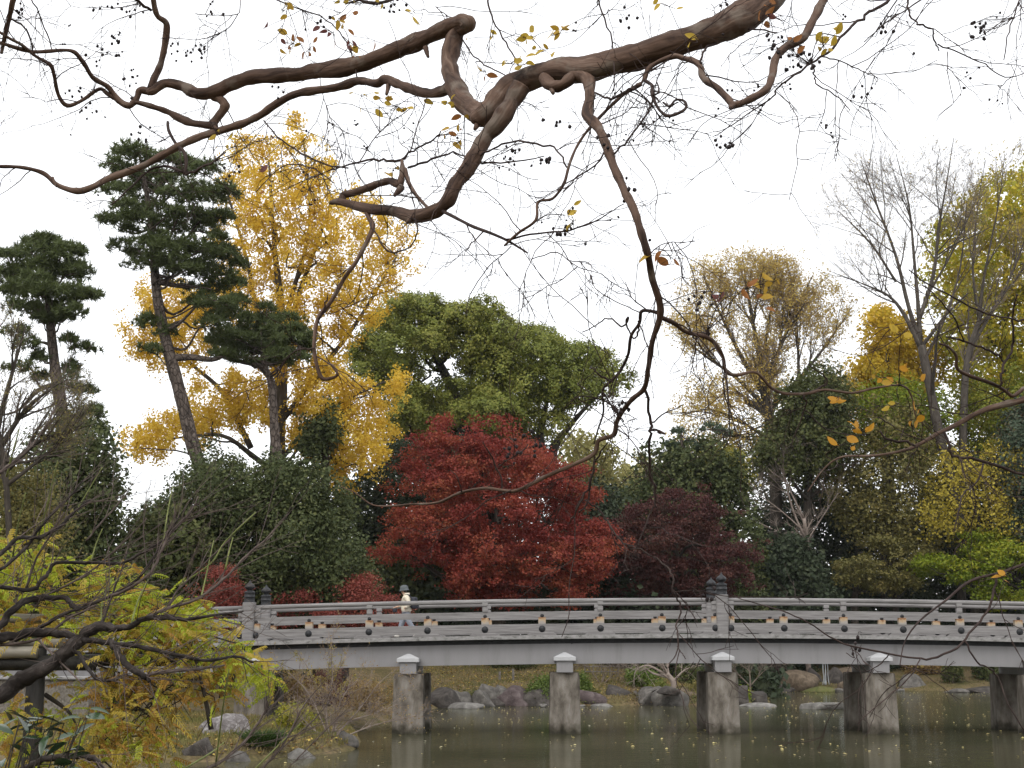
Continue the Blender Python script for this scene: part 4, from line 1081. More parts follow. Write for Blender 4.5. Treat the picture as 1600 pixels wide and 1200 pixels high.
leafy("conifer_tree", "blue green conifer cut off by the right edge of the photo", [(1612, 985, .3), (1612, 800, .25), (1612, 660, .1)], [[(1566, 660), (1600, 620), (1660, 620), (1660, 860), (1580, 850), (1572, 760)]], 58, 1.6, (.5, .9), 42, 16, .3, 18, .13,
      leaf_mat("conifer_bluegreen", [(0, (.03, .05, .03)), (.6, (.06, .085, .05)), (1, (.16, .09, .05))], .15, .6), seed=44, rz=.5)
# ------------------------------------------------------------------ maples
def maple(label, tr, polys, Y, thick, rb, n, m_, seed, size=.115, nsub=20, nleaf=22, rsub=.30, leaders=(), rz=.58):
    return leafy("maple_tree", label, tr, polys, Y, thick, rb, n, nsub, rsub, nleaf, size, m_, M_BARK_DARK, leaders=leaders, seed=seed, group="maples in autumn colour", r0=.08, rz=rz, flat=.5, up=.55, out=.5, top=.2, limb_share=.7, shell=.4, inset=.18, sag=-.25, blobcl=.7, aspect=.7, ragged=2.5)
maple("large feathery red maple with orange tints behind the bridge", [(780, 985, .3), (778, 930, .26), (772, 870, .2), (765, 800, .12), (745, 730, .05)],
      [[(566, 846), (604, 812), (628, 776), (622, 750), (652, 700), (678, 662), (710, 644), (732, 668), (766, 655), (800, 680), (842, 690), (880, 718), (916, 742), (934, 790), (962, 850), (968, 890), (924, 905), (918, 945), (690, 945), (668, 900), (630, 872), (596, 868)]],
      60, 4.2, (.55, 1.35), 138, M_MAPR, 51, size=.095, nleaf=25, leaders=[[(778, 930, .16), (720, 860, .12), (660, 780, .05)], [(776, 920, .16), (830, 850, .12), (890, 770, .05)], [(778, 940, .14), (690, 900, .1), (620, 850, .04)], [(778, 940, .14), (860, 900, .1), (930, 860, .04)]])
maple("dark purple red maple right of the large red maple", [(1060, 985, .25), (1062, 920, .2), (1055, 850, .14), (1050, 790, .06)],
      [[(940, 806), (985, 796), (1012, 776), (1040, 784), (1062, 756), (1094, 750), (1112, 790), (1150, 800), (1172, 836), (1204, 856), (1160, 874), (1176, 905), (1140, 945), (945, 945), (930, 870)]],
      76, 3.6, (.5, 1.2), 74, M_MAPP, 52)
maple("small rose red maple left of the left bridge posts", [(350, 985, .12), (350, 950, .1), (350, 910, .05)], [[(308, 915), (330, 890), (352, 886), (378, 904), (392, 940), (392, 985), (306, 985)]], 54, 1.4, (.35, .8), 26, M_MAPS, 53, size=.075)
maple("low rose red maple behind the railing left of the walking person", [(540, 985, .12), (540, 960, .1), (545, 930, .05)], [[(424, 948), (450, 934), (490, 924), (520, 930), (548, 902), (578, 898), (592, 926), (640, 950), (640, 985), (424, 985)]], 56, 1.8, (.35, .9), 46, M_MAPS, 54, size=.075)
maple("bright green maple spreading over the right end of the railing", [(1620, 985, .2), (1600, 920, .14), (1560, 880, .06)], [[(1412, 880), (1452, 862), (1490, 838), (1540, 834), (1600, 826), (1660, 830), (1660, 960), (1560, 950), (1500, 905), (1440, 898)]], 64, 2.0, (.5, 1.1), 46, M_MAPG, 55)
maple("small green and yellow maple with a short trunk behind the railing", [(1336, 985, .2), (1336, 930, .16), (1345, 900, .1), (1380, 880, .05)], [[(1296, 900), (1330, 850), (1390, 838), (1440, 862), (1450, 912), (1400, 925), (1310, 918)]], 72, 2.2, (.5, 1.1), 26, M_OLIVE, 56)
# ------------------------------------------------------------------ trees of the right side
leafy("ginkgo_tree", "yellow green ginkgo cut off by the right edge of the photo", [(1580, 985, .5), (1575, 700, .4), (1570, 500, .25), (1575, 330, .08)],
      [[(1440, 430), (1478, 330), (1530, 288), (1600, 246), (1700, 290), (1700, 700), (1520, 690), (1462, 560)]], 98, 5.0, (1.0, 1.9), 105, 16, .5, 17, .22, M_GINKR, M_BARK_GREY, seed=61, r0=.14, rz=.8, limb_share=.3, up=.15, aspect=.8, inset=.5)
leafy("ginkgo_tree", "smaller golden ginkgo between the zelkova and the tall bare tree", [(1392, 985, .4), (1390, 700, .3), (1386, 520, .1)],
      [[(1322, 590), (1340, 520), (1356, 488), (1382, 474), (1420, 500), (1462, 520), (1480, 600), (1420, 650), (1340, 660)]], 104, 3.6, (.9, 1.6), 42, 16, .45, 17, .22, M_GINKM, M_BARK_GREY, seed=62, rz=.6, limb_share=.3, aspect=.8)
bare("bare_tree", "tall nearly bare tree with a slanting grey trunk on the right", [(1528, 985, .36), (1520, 900, .34), (1504, 840, .32), (1488, 760, .31), (1468, 680, .29), (1452, 600, .27), (1440, 540, .25)],
     [[(1440, 545, .2), (1412, 490, .14), (1388, 462, .09), (1352, 445, .05), (1300, 425, .02)], [(1440, 540, .2), (1420, 480, .15), (1400, 400, .11), (1370, 320, .07), (1345, 250, .03)], [(1438, 530, .18), (1434, 470, .14), (1428, 400, .1), (1420, 320, .06), (1400, 240, .02)],
      [(1436, 500, .16), (1458, 430, .13), (1468, 350, .09), (1480, 280, .05), (1490, 215, .02)], [(1400, 440, .1), (1360, 380, .07), (1310, 330, .03)], [(1446, 560, .12), (1475, 500, .09), (1500, 420, .06), (1510, 330, .03)], [(1444, 470, .1), (1490, 390, .06), (1530, 300, .02)]],
     [(1258, 270), (1310, 235), (1360, 215), (1440, 200), (1510, 205), (1545, 260), (1530, 420), (1480, 520), (1410, 500), (1320, 460), (1270, 380)], 72, 63, M_BARK_GREY, M_TWIG_BROWN,
     [(11, 3.3, .9, .16), (7, 1.8, .8, .10), (5, .9, .75, .05), (3, .5, .7, .02)], (M_TAN, 1, .085, .2), rtip=.005)
bare("bare_tree", "second bare tree with yellow leaves leaning right at the photo edge", [(1502, 985, .3), (1504, 760, .27), (1506, 640, .25), (1512, 560, .2), (1530, 500, .16)],
     [[(1515, 545, .16), (1548, 490, .13), (1580, 430, .09), (1610, 350, .04)], [(1528, 505, .13), (1540, 420, .09), (1560, 320, .05), (1570, 240, .02)], [(1530, 500, .12), (1520, 420, .08), (1528, 320, .04), (1540, 250, .02)], [(1560, 470, .08), (1600, 420, .05), (1640, 380, .02)]],
     [(1480, 300), (1530, 225), (1640, 215), (1680, 600), (1500, 600)], 78, 64, M_BARK_GREY, M_TWIG_BROWN,
     [(9, 2.4, .55, .25), (7, 1.4, .6, .15), (6, .8, .6, .1)], (M_YELL, 2, .12, .5), rtip=.0065)
leafy("leafy_tree", "sparse olive tree far back between the purple maple and the zelkova", [(1120, 985, .2), (1120, 800, .15), (1120, 700, .07)], [[(1030, 720), (1070, 668), (1150, 640), (1240, 660), (1330, 640), (1340, 820), (1030, 820)]], 123, 4.0, (.9, 1.8), 52, 13, .5, 10, .2, M_OLIVE, seed=114, limb_share=.5, r0=.07)
leafy("leafy_tree", "thin yellow leaved tree under the fan shaped zelkova", [(1150, 985, .2), (1140, 800, .15), (1130, 680, .07)], [[(1046, 650), (1080, 590), (1150, 570), (1250, 590), (1345, 560), (1350, 640), (1250, 700), (1170, 720), (1080, 740), (1040, 700)]], 114, 4.0, (.8, 1.6), 56, 12, .45, 8, .17, M_TAN, seed=113, limb_share=.5, r0=.07)
bare("zelkova_tree", "broad fan shaped zelkova with thin tan and yellow leaves", [(1214, 985, .5), (1212, 760, .46), (1206, 680, .42), (1196, 620, .34), (1190, 570, .25)],
     [[(1196, 620, .26), (1160, 560, .2), (1130, 500, .12), (1100, 430, .05)], [(1190, 580, .24), (1176, 500, .17), (1166, 440, .1), (1160, 400, .04)], [(1194, 600, .24), (1220, 540, .18), (1245, 480, .1), (1270, 430, .04)], [(1200, 640, .22), (1250, 590, .16), (1290, 540, .1), (1325, 490, .04)],
      [(1200, 640, .2), (1150, 590, .15), (1100, 555, .09), (1060, 520, .04)], [(1250, 640, .18), (1248, 580, .14), (1246, 520, .1), (1240, 450, .04)], [(1206, 690, .18), (1160, 660, .12), (1110, 640, .08), (1060, 650, .03)], [(1192, 560, .16), (1205, 480, .1), (1215, 400, .04)]],
     [(1040, 500), (1058, 440), (1090, 400), (1140, 385), (1210, 395), (1270, 412), (1320, 450), (1346, 500), (1340, 560), (1290, 620), (1240, 640), (1180, 670), (1080, 690), (1040, 640), (1075, 560)], 92, 65, M_BARK_GREY, M_TWIG_PALE,
     [(14, 2.9, .7, .2), (8, 1.7, .7, .14), (5, 1.0, .65, .1), (2, .6, .6, .06)], (M_TAN, 4, .15, .85), rtip=.0046)
leafy("leafy_tree", "thin yellow leaved tree in front of the slanting grey trunk", [(1540, 985, .15), (1535, 850, .12), (1520, 760, .06)], [[(1432, 770), (1452, 726), (1500, 696), (1560, 690), (1640, 690), (1640, 870), (1540, 850), (1470, 850), (1440, 815)]], 66, 2.5, (.5, 1.0), 60, 12, .36, 7, .12, M_YELL, seed=66, limb_share=.6, r0=.05, aspect=.8)
leafy("leafy_tree", "olive brown leafy tree mass left of the slanting grey trunk", [(1400, 985, .2), (1396, 850, .16), (1390, 720, .07)], [[(1296, 720), (1330, 650), (1372, 622), (1440, 640), (1478, 700), (1484, 860), (1430, 880), (1340, 860), (1290, 800)]], 82, 3.0, (.8, 1.6), 70, 15, .45, 11, .17, M_OLIVE, seed=67, limb_share=.5, r0=.08)
leafy("leafy_tree", "yellow green bushy tree on top of the evergreen behind the purple maple", [(1110, 985, .2), (1112, 800, .15), (1120, 730, .07)], [[(1040, 745), (1070, 712), (1120, 700), (1168, 712), (1180, 750), (1150, 778), (1090, 780)]], 90, 2.0, (.6, 1.2), 30, 14, .4, 12, .17, leaf_mat("yellowgreen_leaf", [(0, (.13, .14, .02)), (.5, (.24, .22, .03)), (1, (.34, .28, .05))], .3), seed=68)
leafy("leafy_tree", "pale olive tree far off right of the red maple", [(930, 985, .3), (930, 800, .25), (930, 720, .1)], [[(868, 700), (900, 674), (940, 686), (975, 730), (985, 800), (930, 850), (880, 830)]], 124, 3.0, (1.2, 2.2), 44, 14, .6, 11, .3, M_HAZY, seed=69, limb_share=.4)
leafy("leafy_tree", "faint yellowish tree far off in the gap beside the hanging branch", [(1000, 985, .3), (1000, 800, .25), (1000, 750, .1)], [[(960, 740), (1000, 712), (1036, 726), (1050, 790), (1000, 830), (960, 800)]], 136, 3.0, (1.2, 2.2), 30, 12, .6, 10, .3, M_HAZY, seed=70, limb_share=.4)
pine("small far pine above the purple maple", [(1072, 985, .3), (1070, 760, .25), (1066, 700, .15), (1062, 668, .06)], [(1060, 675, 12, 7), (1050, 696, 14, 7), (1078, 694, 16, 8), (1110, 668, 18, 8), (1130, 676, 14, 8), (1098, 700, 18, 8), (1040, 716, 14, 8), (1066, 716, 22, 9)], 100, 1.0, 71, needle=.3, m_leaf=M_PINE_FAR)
bare("bare_shrub", "pale grey bare shrub tree with twisted branches right of the purple maple", [(1262, 985, .13), (1262, 860, .12), (1256, 810, .11)],
     [[(1258, 840, .08), (1240, 800, .07), (1226, 750, .05), (1215, 715, .02)], [(1256, 810, .07), (1232, 760, .05), (1222, 720, .03), (1240, 700, .012)], [(1256, 830, .06), (1210, 790, .04), (1150, 752, .015)], [(1258, 850, .05), (1210, 828, .04), (1160, 806, .03), (1130, 800, .012)], [(1258, 850, .05), (1290, 800, .04), (1310, 770, .015)]],
     [(1120, 760), (1180, 700), (1260, 680), (1310, 760), (1290, 860), (1180, 840)], 74, 72, M_TWIG_PALE, M_TWIG_PALE, [(8, 1.2, .7, .1), (5, .7, .7, .0), (4, .4, .7, 0)], None, rtip=.007)
bare("bare_shrub", "grey twiggy bare tree with sparse olive leaves at the left edge", [(20, 985, .11), (10, 760, .10), (-5, 660, .07)],
     [[(5, 740, .1), (60, 690, .07), (120, 672, .03)], [(0, 700, .1), (40, 640, .07), (90, 600, .03)], [(-5, 670, .1), (20, 580, .06), (40, 510, .02)], [(-10, 660, .1), (-20, 560, .06), (0, 480, .02)], [(5, 720, .07), (50, 720, .05), (100, 690, .02)], [(8, 760, .08), (60, 720, .05), (130, 660, .02)]],
     [(-40, 470), (30, 480), (70, 560), (100, 580), (150, 560), (140, 700), (60, 760), (-40, 770)], 46, 73, M_BARK_DARK, M_TWIG_BROWN, [(9, 1.5, .6, .15), (7, .8, .6, .08), (5, .45, .6, .05)], (M_OLIVE, 3, .07, .6), rtip=.0045)
leafy("leafy_tree", "olive brown sparse tree in front of the left edge evergreen", [(40, 985, .15), (40, 860, .12), (36, 780, .06)], [[(-30, 730), (40, 720), (110, 760), (110, 870), (-30, 900)]], 48, 1.6, (.5, 1.0), 40, 12, .34, 8, .10, M_OLIVE, seed=74)

leafy("leafy_tree", "yellow green tree below the small golden ginkgo", [(1380, 985, .2), (1380, 800, .15), (1380, 650, .07)], [[(1310, 640), (1350, 590), (1420, 600), (1480, 620), (1490, 720), (1400, 730), (1320, 700)]], 115, 3.0, (.9, 1.7), 46, 14, .5, 13, .22, M_MAPG, seed=111, limb_share=.4, lush=1.2)
leafy("leafy_tree", "green leafy tree under the yellow green ginkgo at the right edge", [(1570, 985, .2), (1570, 800, .15), (1560, 640, .07)], [[(1480, 620), (1540, 580), (1660, 570), (1660, 760), (1500, 740)]], 117, 3.0, (.9, 1.7), 46, 14, .5, 13, .22, leaf_mat("yellowing_green", [(0, (.09, .13, .015)), (.5, (.18, .20, .02)), (1, (.32, .28, .03))], .3), seed=112, limb_share=.4, lush=1.2)
# the far side of the wood and the dim undergrowth between the trunks: one mass nobody could count
rgw = np.random.default_rng(9)
def mass(name, n, x0, x1, y0, y1, z1, size, m_):
    mb = MB()
    X = rgw.uniform((x0, y0), (x1, y1), (n, 2))
    top = z1(X[:, 0]) * (.72 + .28 * np.sin(X[:, 0] * .8 + 2 * np.sin(X[:, 0] * .23))) * rgw.uniform(.75, 1.1, n)
    Zm = hterr(X[:, 0], X[:, 1]) + top * rgw.random(n) ** .7
    leafmesh(mb, np.column_stack([X, Zm]), unit(rdir(n, rgw) + np.array([0, -.3, .4])), size, .8, None, .5 + .5 * np.sin(X[:, 0] * 1.7 + Zm * 1.3 + 2 * np.sin(Zm * .9)), rng=rgw)
    tag(mb.build(name, m_), kind="stuff")
mass("far_woodland", 26000, -75, 95, 132, 140, lambda x: 11.0 + 3.5 * np.clip((x - 10) / 30, 0, 1) - 2.0 * np.clip((-x - 18) / 12, 0, 1), .75, M_EVER2)
mass("unseen_woodland", 9000, -60, 60, -26, -16, lambda x: 15.0 + 0 * x, .9, M_EVER2)  # unseen trees behind the camera, added to block low sky light
mass("undergrowth", 15000, -40, 16, 84, 92, lambda x: 5.0 + 0 * x, .42, M_DARKG)
mass("undergrowth", 9000, -6, 14, 94, 99, lambda x: 11.0 + 0 * x, .42, M_DARKG)
mass("undergrowth", 15000, 14, 70, 110, 118, lambda x: 6.5 + 0 * x, .5, M_DARKG)
mass("undergrowth", 7000, -45, -9, 60, 68, lambda x: 4.0 + 0 * x, .34, M_DARKG)
# ------------------------------------------------------------------ bushes below the bridge
def bush(label, px, py, w, h, Y, m_, seed, n=14, size=.11, name="bush", cat="bush", nleaf=16, nsub=18, rsub=.2, group="bushes on the far bank"):
    rng = np.random.default_rng(seed)
    s_ = float(mpp(py, Y)); c = P(px, py, Y); g = float(hterr(c[0], c[1]))
    hh = h * s_
    o = thing(name, label, cat, (c[0], c[1], g), group)
    d = rdir(n, rng); d[:, 2] = np.abs(d[:, 2])
    C = np.array([c[0], c[1], g + hh * .12]) + d * np.array([w * s_ * .36, w * s_ * .3, hh * .6]) * rng.uniform(.4, 1, (n, 1))
    r = rng.uniform(.16, .26, n) * min(w * s_, 2.2 * hh)
    mb = MB(); foliage(mb, C, np.stack([r, r, r * .9], -1), nsub, rsub, nleaf, size, rng=rng)
    mb.build("crown", m_, o)
    tb = MB()
    for q in C: 
        p_, r_ = catmull([(c[0], c[1], g - .1), (np.array([c[0], c[1], g]) + q) / 2 + rng.normal(size=3) * .05, q], [.03, .022, .01], sub=3); tube(tb, p_, r_, 5)
    tb.build("stem", M_TWIG_BROWN, o, True)
    return o
bush("bright green azalea bush left of the second pier above the rocks", 850, 1084, 76, 42, 71.4, M_SHRUB, 81, 20)
bush("green bush just right of the second pier", 908, 1076, 40, 44, 72.5, M_SHRUB, 82, 12)
bush("long low green bush behind the fence stakes", 800, 1052, 130, 26, 80, M_EVER2, 83, 22)
bush("low green bush behind the gnarled shrub", 1002, 1066, 76, 30, 75, M_SHRUB, 84, 16)
bush("mossy green cushion bush left of the leaning trunk", 1030, 1076, 34, 16, 73, leaf_mat("moss_green", [(0, (.10, .13, .02)), (1, (.19, .20, .04))], .2), 85, 10)
bush("low mossy mound bush behind the biggest boulder", 1086, 1080, 50, 18, 73, M_OLIVE, 86, 10)
bush("olive bush left of the third pier under the girder", 1080, 1052, 60, 34, 78, M_EVER2, 87, 14)
bush("dull green bush right of the third pier under the girder", 1166, 1058, 60, 34, 86, M_EVER2, 88, 14)
bush("yellowish bush growing over the rock beside the third pier", 1160, 1090, 30, 26, 73.5, M_MAPG, 89, 8)
bush("dark green bush left of the waterfall", 1242, 1044, 70, 26, 108, M_DARKG, 90, 12, .16)
bush("grey green bush on the right shore above the flat rock", 1488, 1080, 46, 38, 104, M_EVER2, 91, 12, .15)
bush("dark ivy like bush hanging over the right shore", 1546, 1078, 64, 44, 105, M_EVER, 92, 16, .16)
bush("rusty brown bush on the right shore above the ochre rock", 1440, 1066, 80, 32, 108, M_DRY, 93, 12, .16)
bush("dark bush behind the fourth pier", 1390, 1060, 70, 30, 110, M_DARKG, 94, 12, .16)
bush("dark green bush at the far right under the girder", 1620, 1075, 90, 46, 106, M_DARKG, 95, 16, .16)
bush("red tinged low bush on the left bank behind the dry shrub", 500, 1110, 120, 60, 56, M_MAPP, 96, 18, .09, group="bushes on the left bank")
bush("brown green low bush left of the first pier", 580, 1112, 90, 62, 54, M_DRY, 97, 22, .08, nleaf=9, group="bushes on the left bank")
bush("brown undergrowth bush under the bridge on the left bank", 450, 1120, 110, 80, 50, M_DRY, 98, 22, .08, nleaf=9, group="bushes on the left bank")
bush("yellow green bush beside the dark pier on the left bank", 456, 1142, 66, 54, 39.5, leaf_mat("lime_yellow", [(0, (.14, .19, .02)), (.5, (.28, .28, .03)), (1, (.42, .34, .04))], .35), 99, 16, .07, rsub=.13, group="bushes on the left bank")
bare("bare_shrub", "gnarled pale shrub with a leaning trunk behind the biggest boulder", [(1052, 1082, .14), (1052, 1066, .14), (1042, 1052, .10)],
     [[(1048, 1062, .08), (1030, 1048, .06), (1010, 1040, .05), (994, 1048, .03), (990, 1064, .012)], [(1050, 1060, .07), (1020, 1052, .05), (1006, 1042, .03), (1014, 1060, .012)], [(1050, 1066, .06), (1066, 1050, .04), (1080, 1042, .015)], [(1046, 1058, .06), (1036, 1040, .04), (1040, 1028, .02)]], None, 71.8, 100, M_TWIG_PALE, M_TWIG_PALE, [(6, .7, .8, .1), (4, .4, .8, 0)], None, cat="shrub", rtip=.008)
bare("bare_shrub", "brown bare twiggy shrub under the girder right of the second pier", [(940, 1075, .05), (942, 1060, .04), (945, 1045, .02)],
     [[(940, 1072, .035), (925, 1050, .025), (915, 1036, .01)], [(940, 1072, .035), (960, 1052, .025), (975, 1040, .01)], [(940, 1072, .03), (950, 1050, .02), (985, 1036, .01)]], None, 76, 101, M_TWIG_BROWN, M_TWIG_BROWN, [(8, .9, .8, .2), (6, .5, .8, .1), (4, .3, .8, 0)], None, cat="shrub", rtip=.007)
bare("bare_shrub", "brown bare twiggy shrub in the gap right of the third pier", [(1172, 1075, .05), (1172, 1060, .04), (1170, 1045, .02)],
     [[(1172, 1072, .035), (1150, 1050, .025), (1140, 1040, .01)], [(1172, 1072, .035), (1190, 1052, .025), (1205, 1040, .01)]], None, 82, 102, M_TWIG_BROWN, M_TWIG_BROWN, [(8, .9, .8, .2), (6, .5, .8, .1), (4, .3, .8, 0)], None, cat="shrub", rtip=.007)
# dry twiggy shrub reaching over the water on the left bank
bare("dry_shrub", "dry twiggy shrub with long arching stems over the water by the first pier", [(520, 1160, .035), (522, 1150, .03), (524, 1136, .02)],
     [[(520, 1158, .026), (545, 1128, .02), (575, 1118, .014), (622, 1100, .006)], [(520, 1160, .024), (570, 1138, .017), (605, 1128, .012), (650, 1118, .005)], [(516, 1156, .024), (524, 1130, .018), (530, 1112, .012), (500, 1090, .005)], [(514, 1154, .02), (500, 1120, .015), (480, 1080, .01), (450, 1050, .005)],
      [(516, 1154, .02), (510, 1110, .015), (520, 1060, .01), (516, 1012, .004)], [(518, 1154, .02), (560, 1110, .014), (590, 1070, .008), (612, 1050, .004)], [(514, 1154, .02), (490, 1140, .014), (470, 1120, .008)], [(516, 1154, .018), (535, 1090, .012), (560, 1060, .006)]], None, 37.5, 103, M_TWIG_PALE, M_TWIG_PALE,
     [(9, .55, .7, .12), (6, .32, .7, .05), (4, .18, .7, 0)], (M_DRY, 2, .045, .35), cat="shrub", rtip=.0022)
bare("leafy_shoot", "upright leafy shoots with small olive leaves in front of the girder", [(512, 1150, .02), (506, 1100, .017), (500, 1060, .012)],
     [[(510, 1110, .012), (512, 1060, .009), (518, 1008, .004)], [(506, 1110, .012), (490, 1060, .009), (462, 1014, .004)], [(508, 1100, .012), (520, 1060, .008), (534, 1030, .004)], [(506, 1120, .01), (470, 1070, .007), (440, 1040, .003)], [(508, 1120, .01), (540, 1070, .007), (552, 1060, .003)]], None, 38.6, 104, M_TWIG_BROWN, M_TWIG_BROWN,
     [(14, .14, .9, .1), (3, .07, .9, .05)], (leaf_mat("shoot_leaf", [(0, (.16, .14, .03)), (.5, (.26, .22, .04)), (1, (.36, .27, .06))], .3), 3, .05, .9), cat="shrub", rtip=.0022)
# ------------------------------------------------------------------ small things on the banks
M_STAKE = noisy("weathered_stake", [(0.3, (.09, .08, .07)), (0.7, (.2, .18, .16))], 6, 5, .9, .1)
for lb, px, py, Y in (("left weathered stake of the low fence on the far slope", 734, 1052, 80), ("short stake of the low fence in the middle of the far slope", 780.5, 1057.5, 76), ("taller stake of the low fence next to the azalea", 802, 1058, 76)):
    c = P(px, py, Y); g = float(hterr(c[0], c[1]))
    o = thing("fence_stake", lb, "stake", (c[0], c[1], g), "stakes of the low fence on the far slope")
    h_ = .55 if px > 790 or px < 740 else .42
    me = bevel_mesh("post", [boxg(-.06, .06, -.06, .06, -.2, h_)], M_STAKE, .012, 1); put("post", me, o, rot=(0, .03 if px < 790 else -.02, 0))
    me = bevel_mesh("post_cap", [boxg(-.066, .066, -.066, .066, h_ + .001, h_ + .02)], M_STAKE, .006, 1); put("post_cap", me, o)
def lattice(label, x0, x1, py, Y):
    a, c = P(x0, py, Y), P(x1, py, Y)
    g = float(hterr((a[0] + c[0]) / 2, Y))
    o = thing("low_fence", label, "fence", ((a[0] + c[0]) / 2, Y, g))
    w = (c[0] - a[0]) / 2
    n = 5
    for q in range(n):
        put("picket", bevel_mesh("picket", [boxg(-.03, .03, -.03, .03, -.15, .55)], M_STAKE, .006, 1), o, (-w + 2 * w * q / (n - 1), 0, 0))
    for z in (.18, .45): put("fence_rail", bevel_mesh("fence_rail", [boxg(-w, w, -.062, -.032, z - .03, z + .03)], M_STAKE, .006, 1), o)
lattice("low grey wooden fence right of the second pier behind the grass", 914, 966, 1062, 78)

# litter, grass and floating leaves
M_LIT = leaf_mat("fallen_leaf", [(0, (.10, .06, .03)), (.4, (.22, .13, .05)), (.75, (.38, .27, .07)), (1, (.55, .42, .10))], .15, .7, 0)
M_FLO = leaf_mat("floating_leaf", [(0, (.20, .15, .07)), (.5, (.46, .38, .16)), (.85, (.66, .56, .22)), (1, (.75, .70, .55))], .15, .6, 0)
M_GRASS = leaf_mat("grass_blade", [(0, (.10, .11, .03)), (.5, (.17, .15, .05)), (1, (.26, .20, .09))], .3, .7, .5)
def on_ground(n, x0, x1, y0, y1, dmin=.2):
    X = RNG.uniform((x0, y0), (x1, y1), (n, 2))
    k = ~inpoly(POND, X[:, 0], X[:, 1]) & (edged(POND, X[:, 0], X[:, 1]) > dmin)
    X = X[k]
    return np.column_stack([X, hterr(X[:, 0], X[:, 1])])
mb = MB()
G = np.concatenate([on_ground(9000, -6, 14, 69, 84), on_ground(6000, -12, -3, 33, 46)])
leafmesh(mb, G + np.array([0, 0, .02]), unit(rdir(len(G)) * .5 + np.array([0, 0, 1])), .11, .7)
tag(mb.build("leaf_litter", M_LIT), kind="stuff")
mb = MB()
G = np.concatenate([on_ground(15000, -6, 14, 69, 84), on_ground(15000, -12, -3, 32, 46), on_ground(3000, 10, 44, 98, 110)])
n = len(G); hgt = RNG.uniform(.05, .17, n)[:, None]; dr = rdir(n) * .45; dr[:, 2] = 1; dr = unit(dr); sd = unit(np.cross(dr, rdir(n))) * .018
V = np.stack([G - sd, G + sd, G + dr * hgt + sd * .4, G + dr * hgt - sd * .3], 1).reshape(-1, 3)
mb.add(V, np.arange(n * 4).reshape(-1, 4), None, np.stack([RNG.random(n), .5 + .5 * np.sin(G[:, 0] * 1.1 + 2 * np.sin(G[:, 1] * .8))], -1))
tag(mb.build("grass", M_GRASS), kind="stuff")
mb = MB()
X = RNG.uniform((-8, 30), (40, 100), (5200, 2))
dens = .25 + .75 * (np.sin(X[:, 0] * .45 + 1.7 * np.sin(X[:, 1] * .13)) * .5 + .5) * (np.sin(X[:, 1] * .5 + X[:, 0] * .16) * .5 + .5)
X = X[inpoly(POND, X[:, 0], X[:, 1]) & (RNG.random(len(X)) < dens)]
Cf = np.column_stack([X, np.full(len(X), .012)])
leafmesh(mb, Cf, unit(rdir(len(X)) * .28 + np.array([0, 0, 1])), .085, .75, fold=.10, sj=.45)
tag(mb.build("floating_leaves", M_FLO), kind="stuff")
# creeping moss and small plants bedding the shore stones
mb = MB()
G = np.concatenate([on_ground(5200, -5, 15, 70, 74.5, .05), on_ground(3600, 13, 45, 86, 106, .05)])
Gd = edged(POND, G[:, 0], G[:, 1]); G = G[(Gd < 2.2) & (np.sin(G[:, 0] * 2.1) + np.sin(G[:, 0] * .9 + 1) > -.5)]
q = np.repeat(np.arange(len(G)), 4)
leafmesh(mb, G[q] + RNG.normal(size=(len(q), 3)) * (.12, .12, .07) + (0, 0, .08), unit(rdir(len(q)) + np.array([0, -.3, .7])), .10, .75, None, (.5 + .5 * np.sin(G[:, 0] * 1.3))[q])
tag(mb.build("ground_cover", leaf_mat("shore_moss", [(0, (.06, .075, .018)), (.4, (.11, .115, .03)), (.7, (.16, .12, .05)), (1, (.11, .07, .04))], .2)), kind="stuff")
# dark green grass tussock on the left bank
c = P(410, 1188, 33.8); c[2] = float(max(hterr(c[0], c[1]), 0.03))
tus = thing("grass_tussock", "dense dark green tussock between the pale boulder and grey stone", "grass tussock", c)
mb = MB(); n = 900
a_ = RNG.uniform(0, 6.28, n); rr = np.sqrt(RNG.random(n)); b0 = np.column_stack([np.cos(a_) * rr * .30, np.sin(a_) * rr * .22, np.zeros(n)]) + c
dr = unit(np.column_stack([np.cos(a_) * rr * .8, np.sin(a_) * rr * .8, np.ones(n)])); h_ = RNG.uniform(.25, .48, n)[:, None]; sd = unit(np.cross(dr, rdir(n))) * .008
mid = b0 + dr * h_ * .6; tip = b0 + dr * h_ + np.column_stack([np.cos(a_), np.sin(a_), -.3 * np.ones(n)]) * h_ * .25
V = np.stack([b0 - sd, b0 + sd, mid + sd, mid - sd, mid - sd, mid + sd, tip + sd * .2, tip - sd * .2], 1).reshape(-1, 3)
rr_ = np.repeat(RNG.random(n), 2)
mb.add(V, np.arange(n * 8).reshape(-1, 4), None, np.stack([rr_, rr_], -1))
mb.build("blade", leaf_mat("tussock_green", [(0, (.02, .04, .012)), (1, (.06, .10, .02))], .2), tus)["kind"] = "stuff"

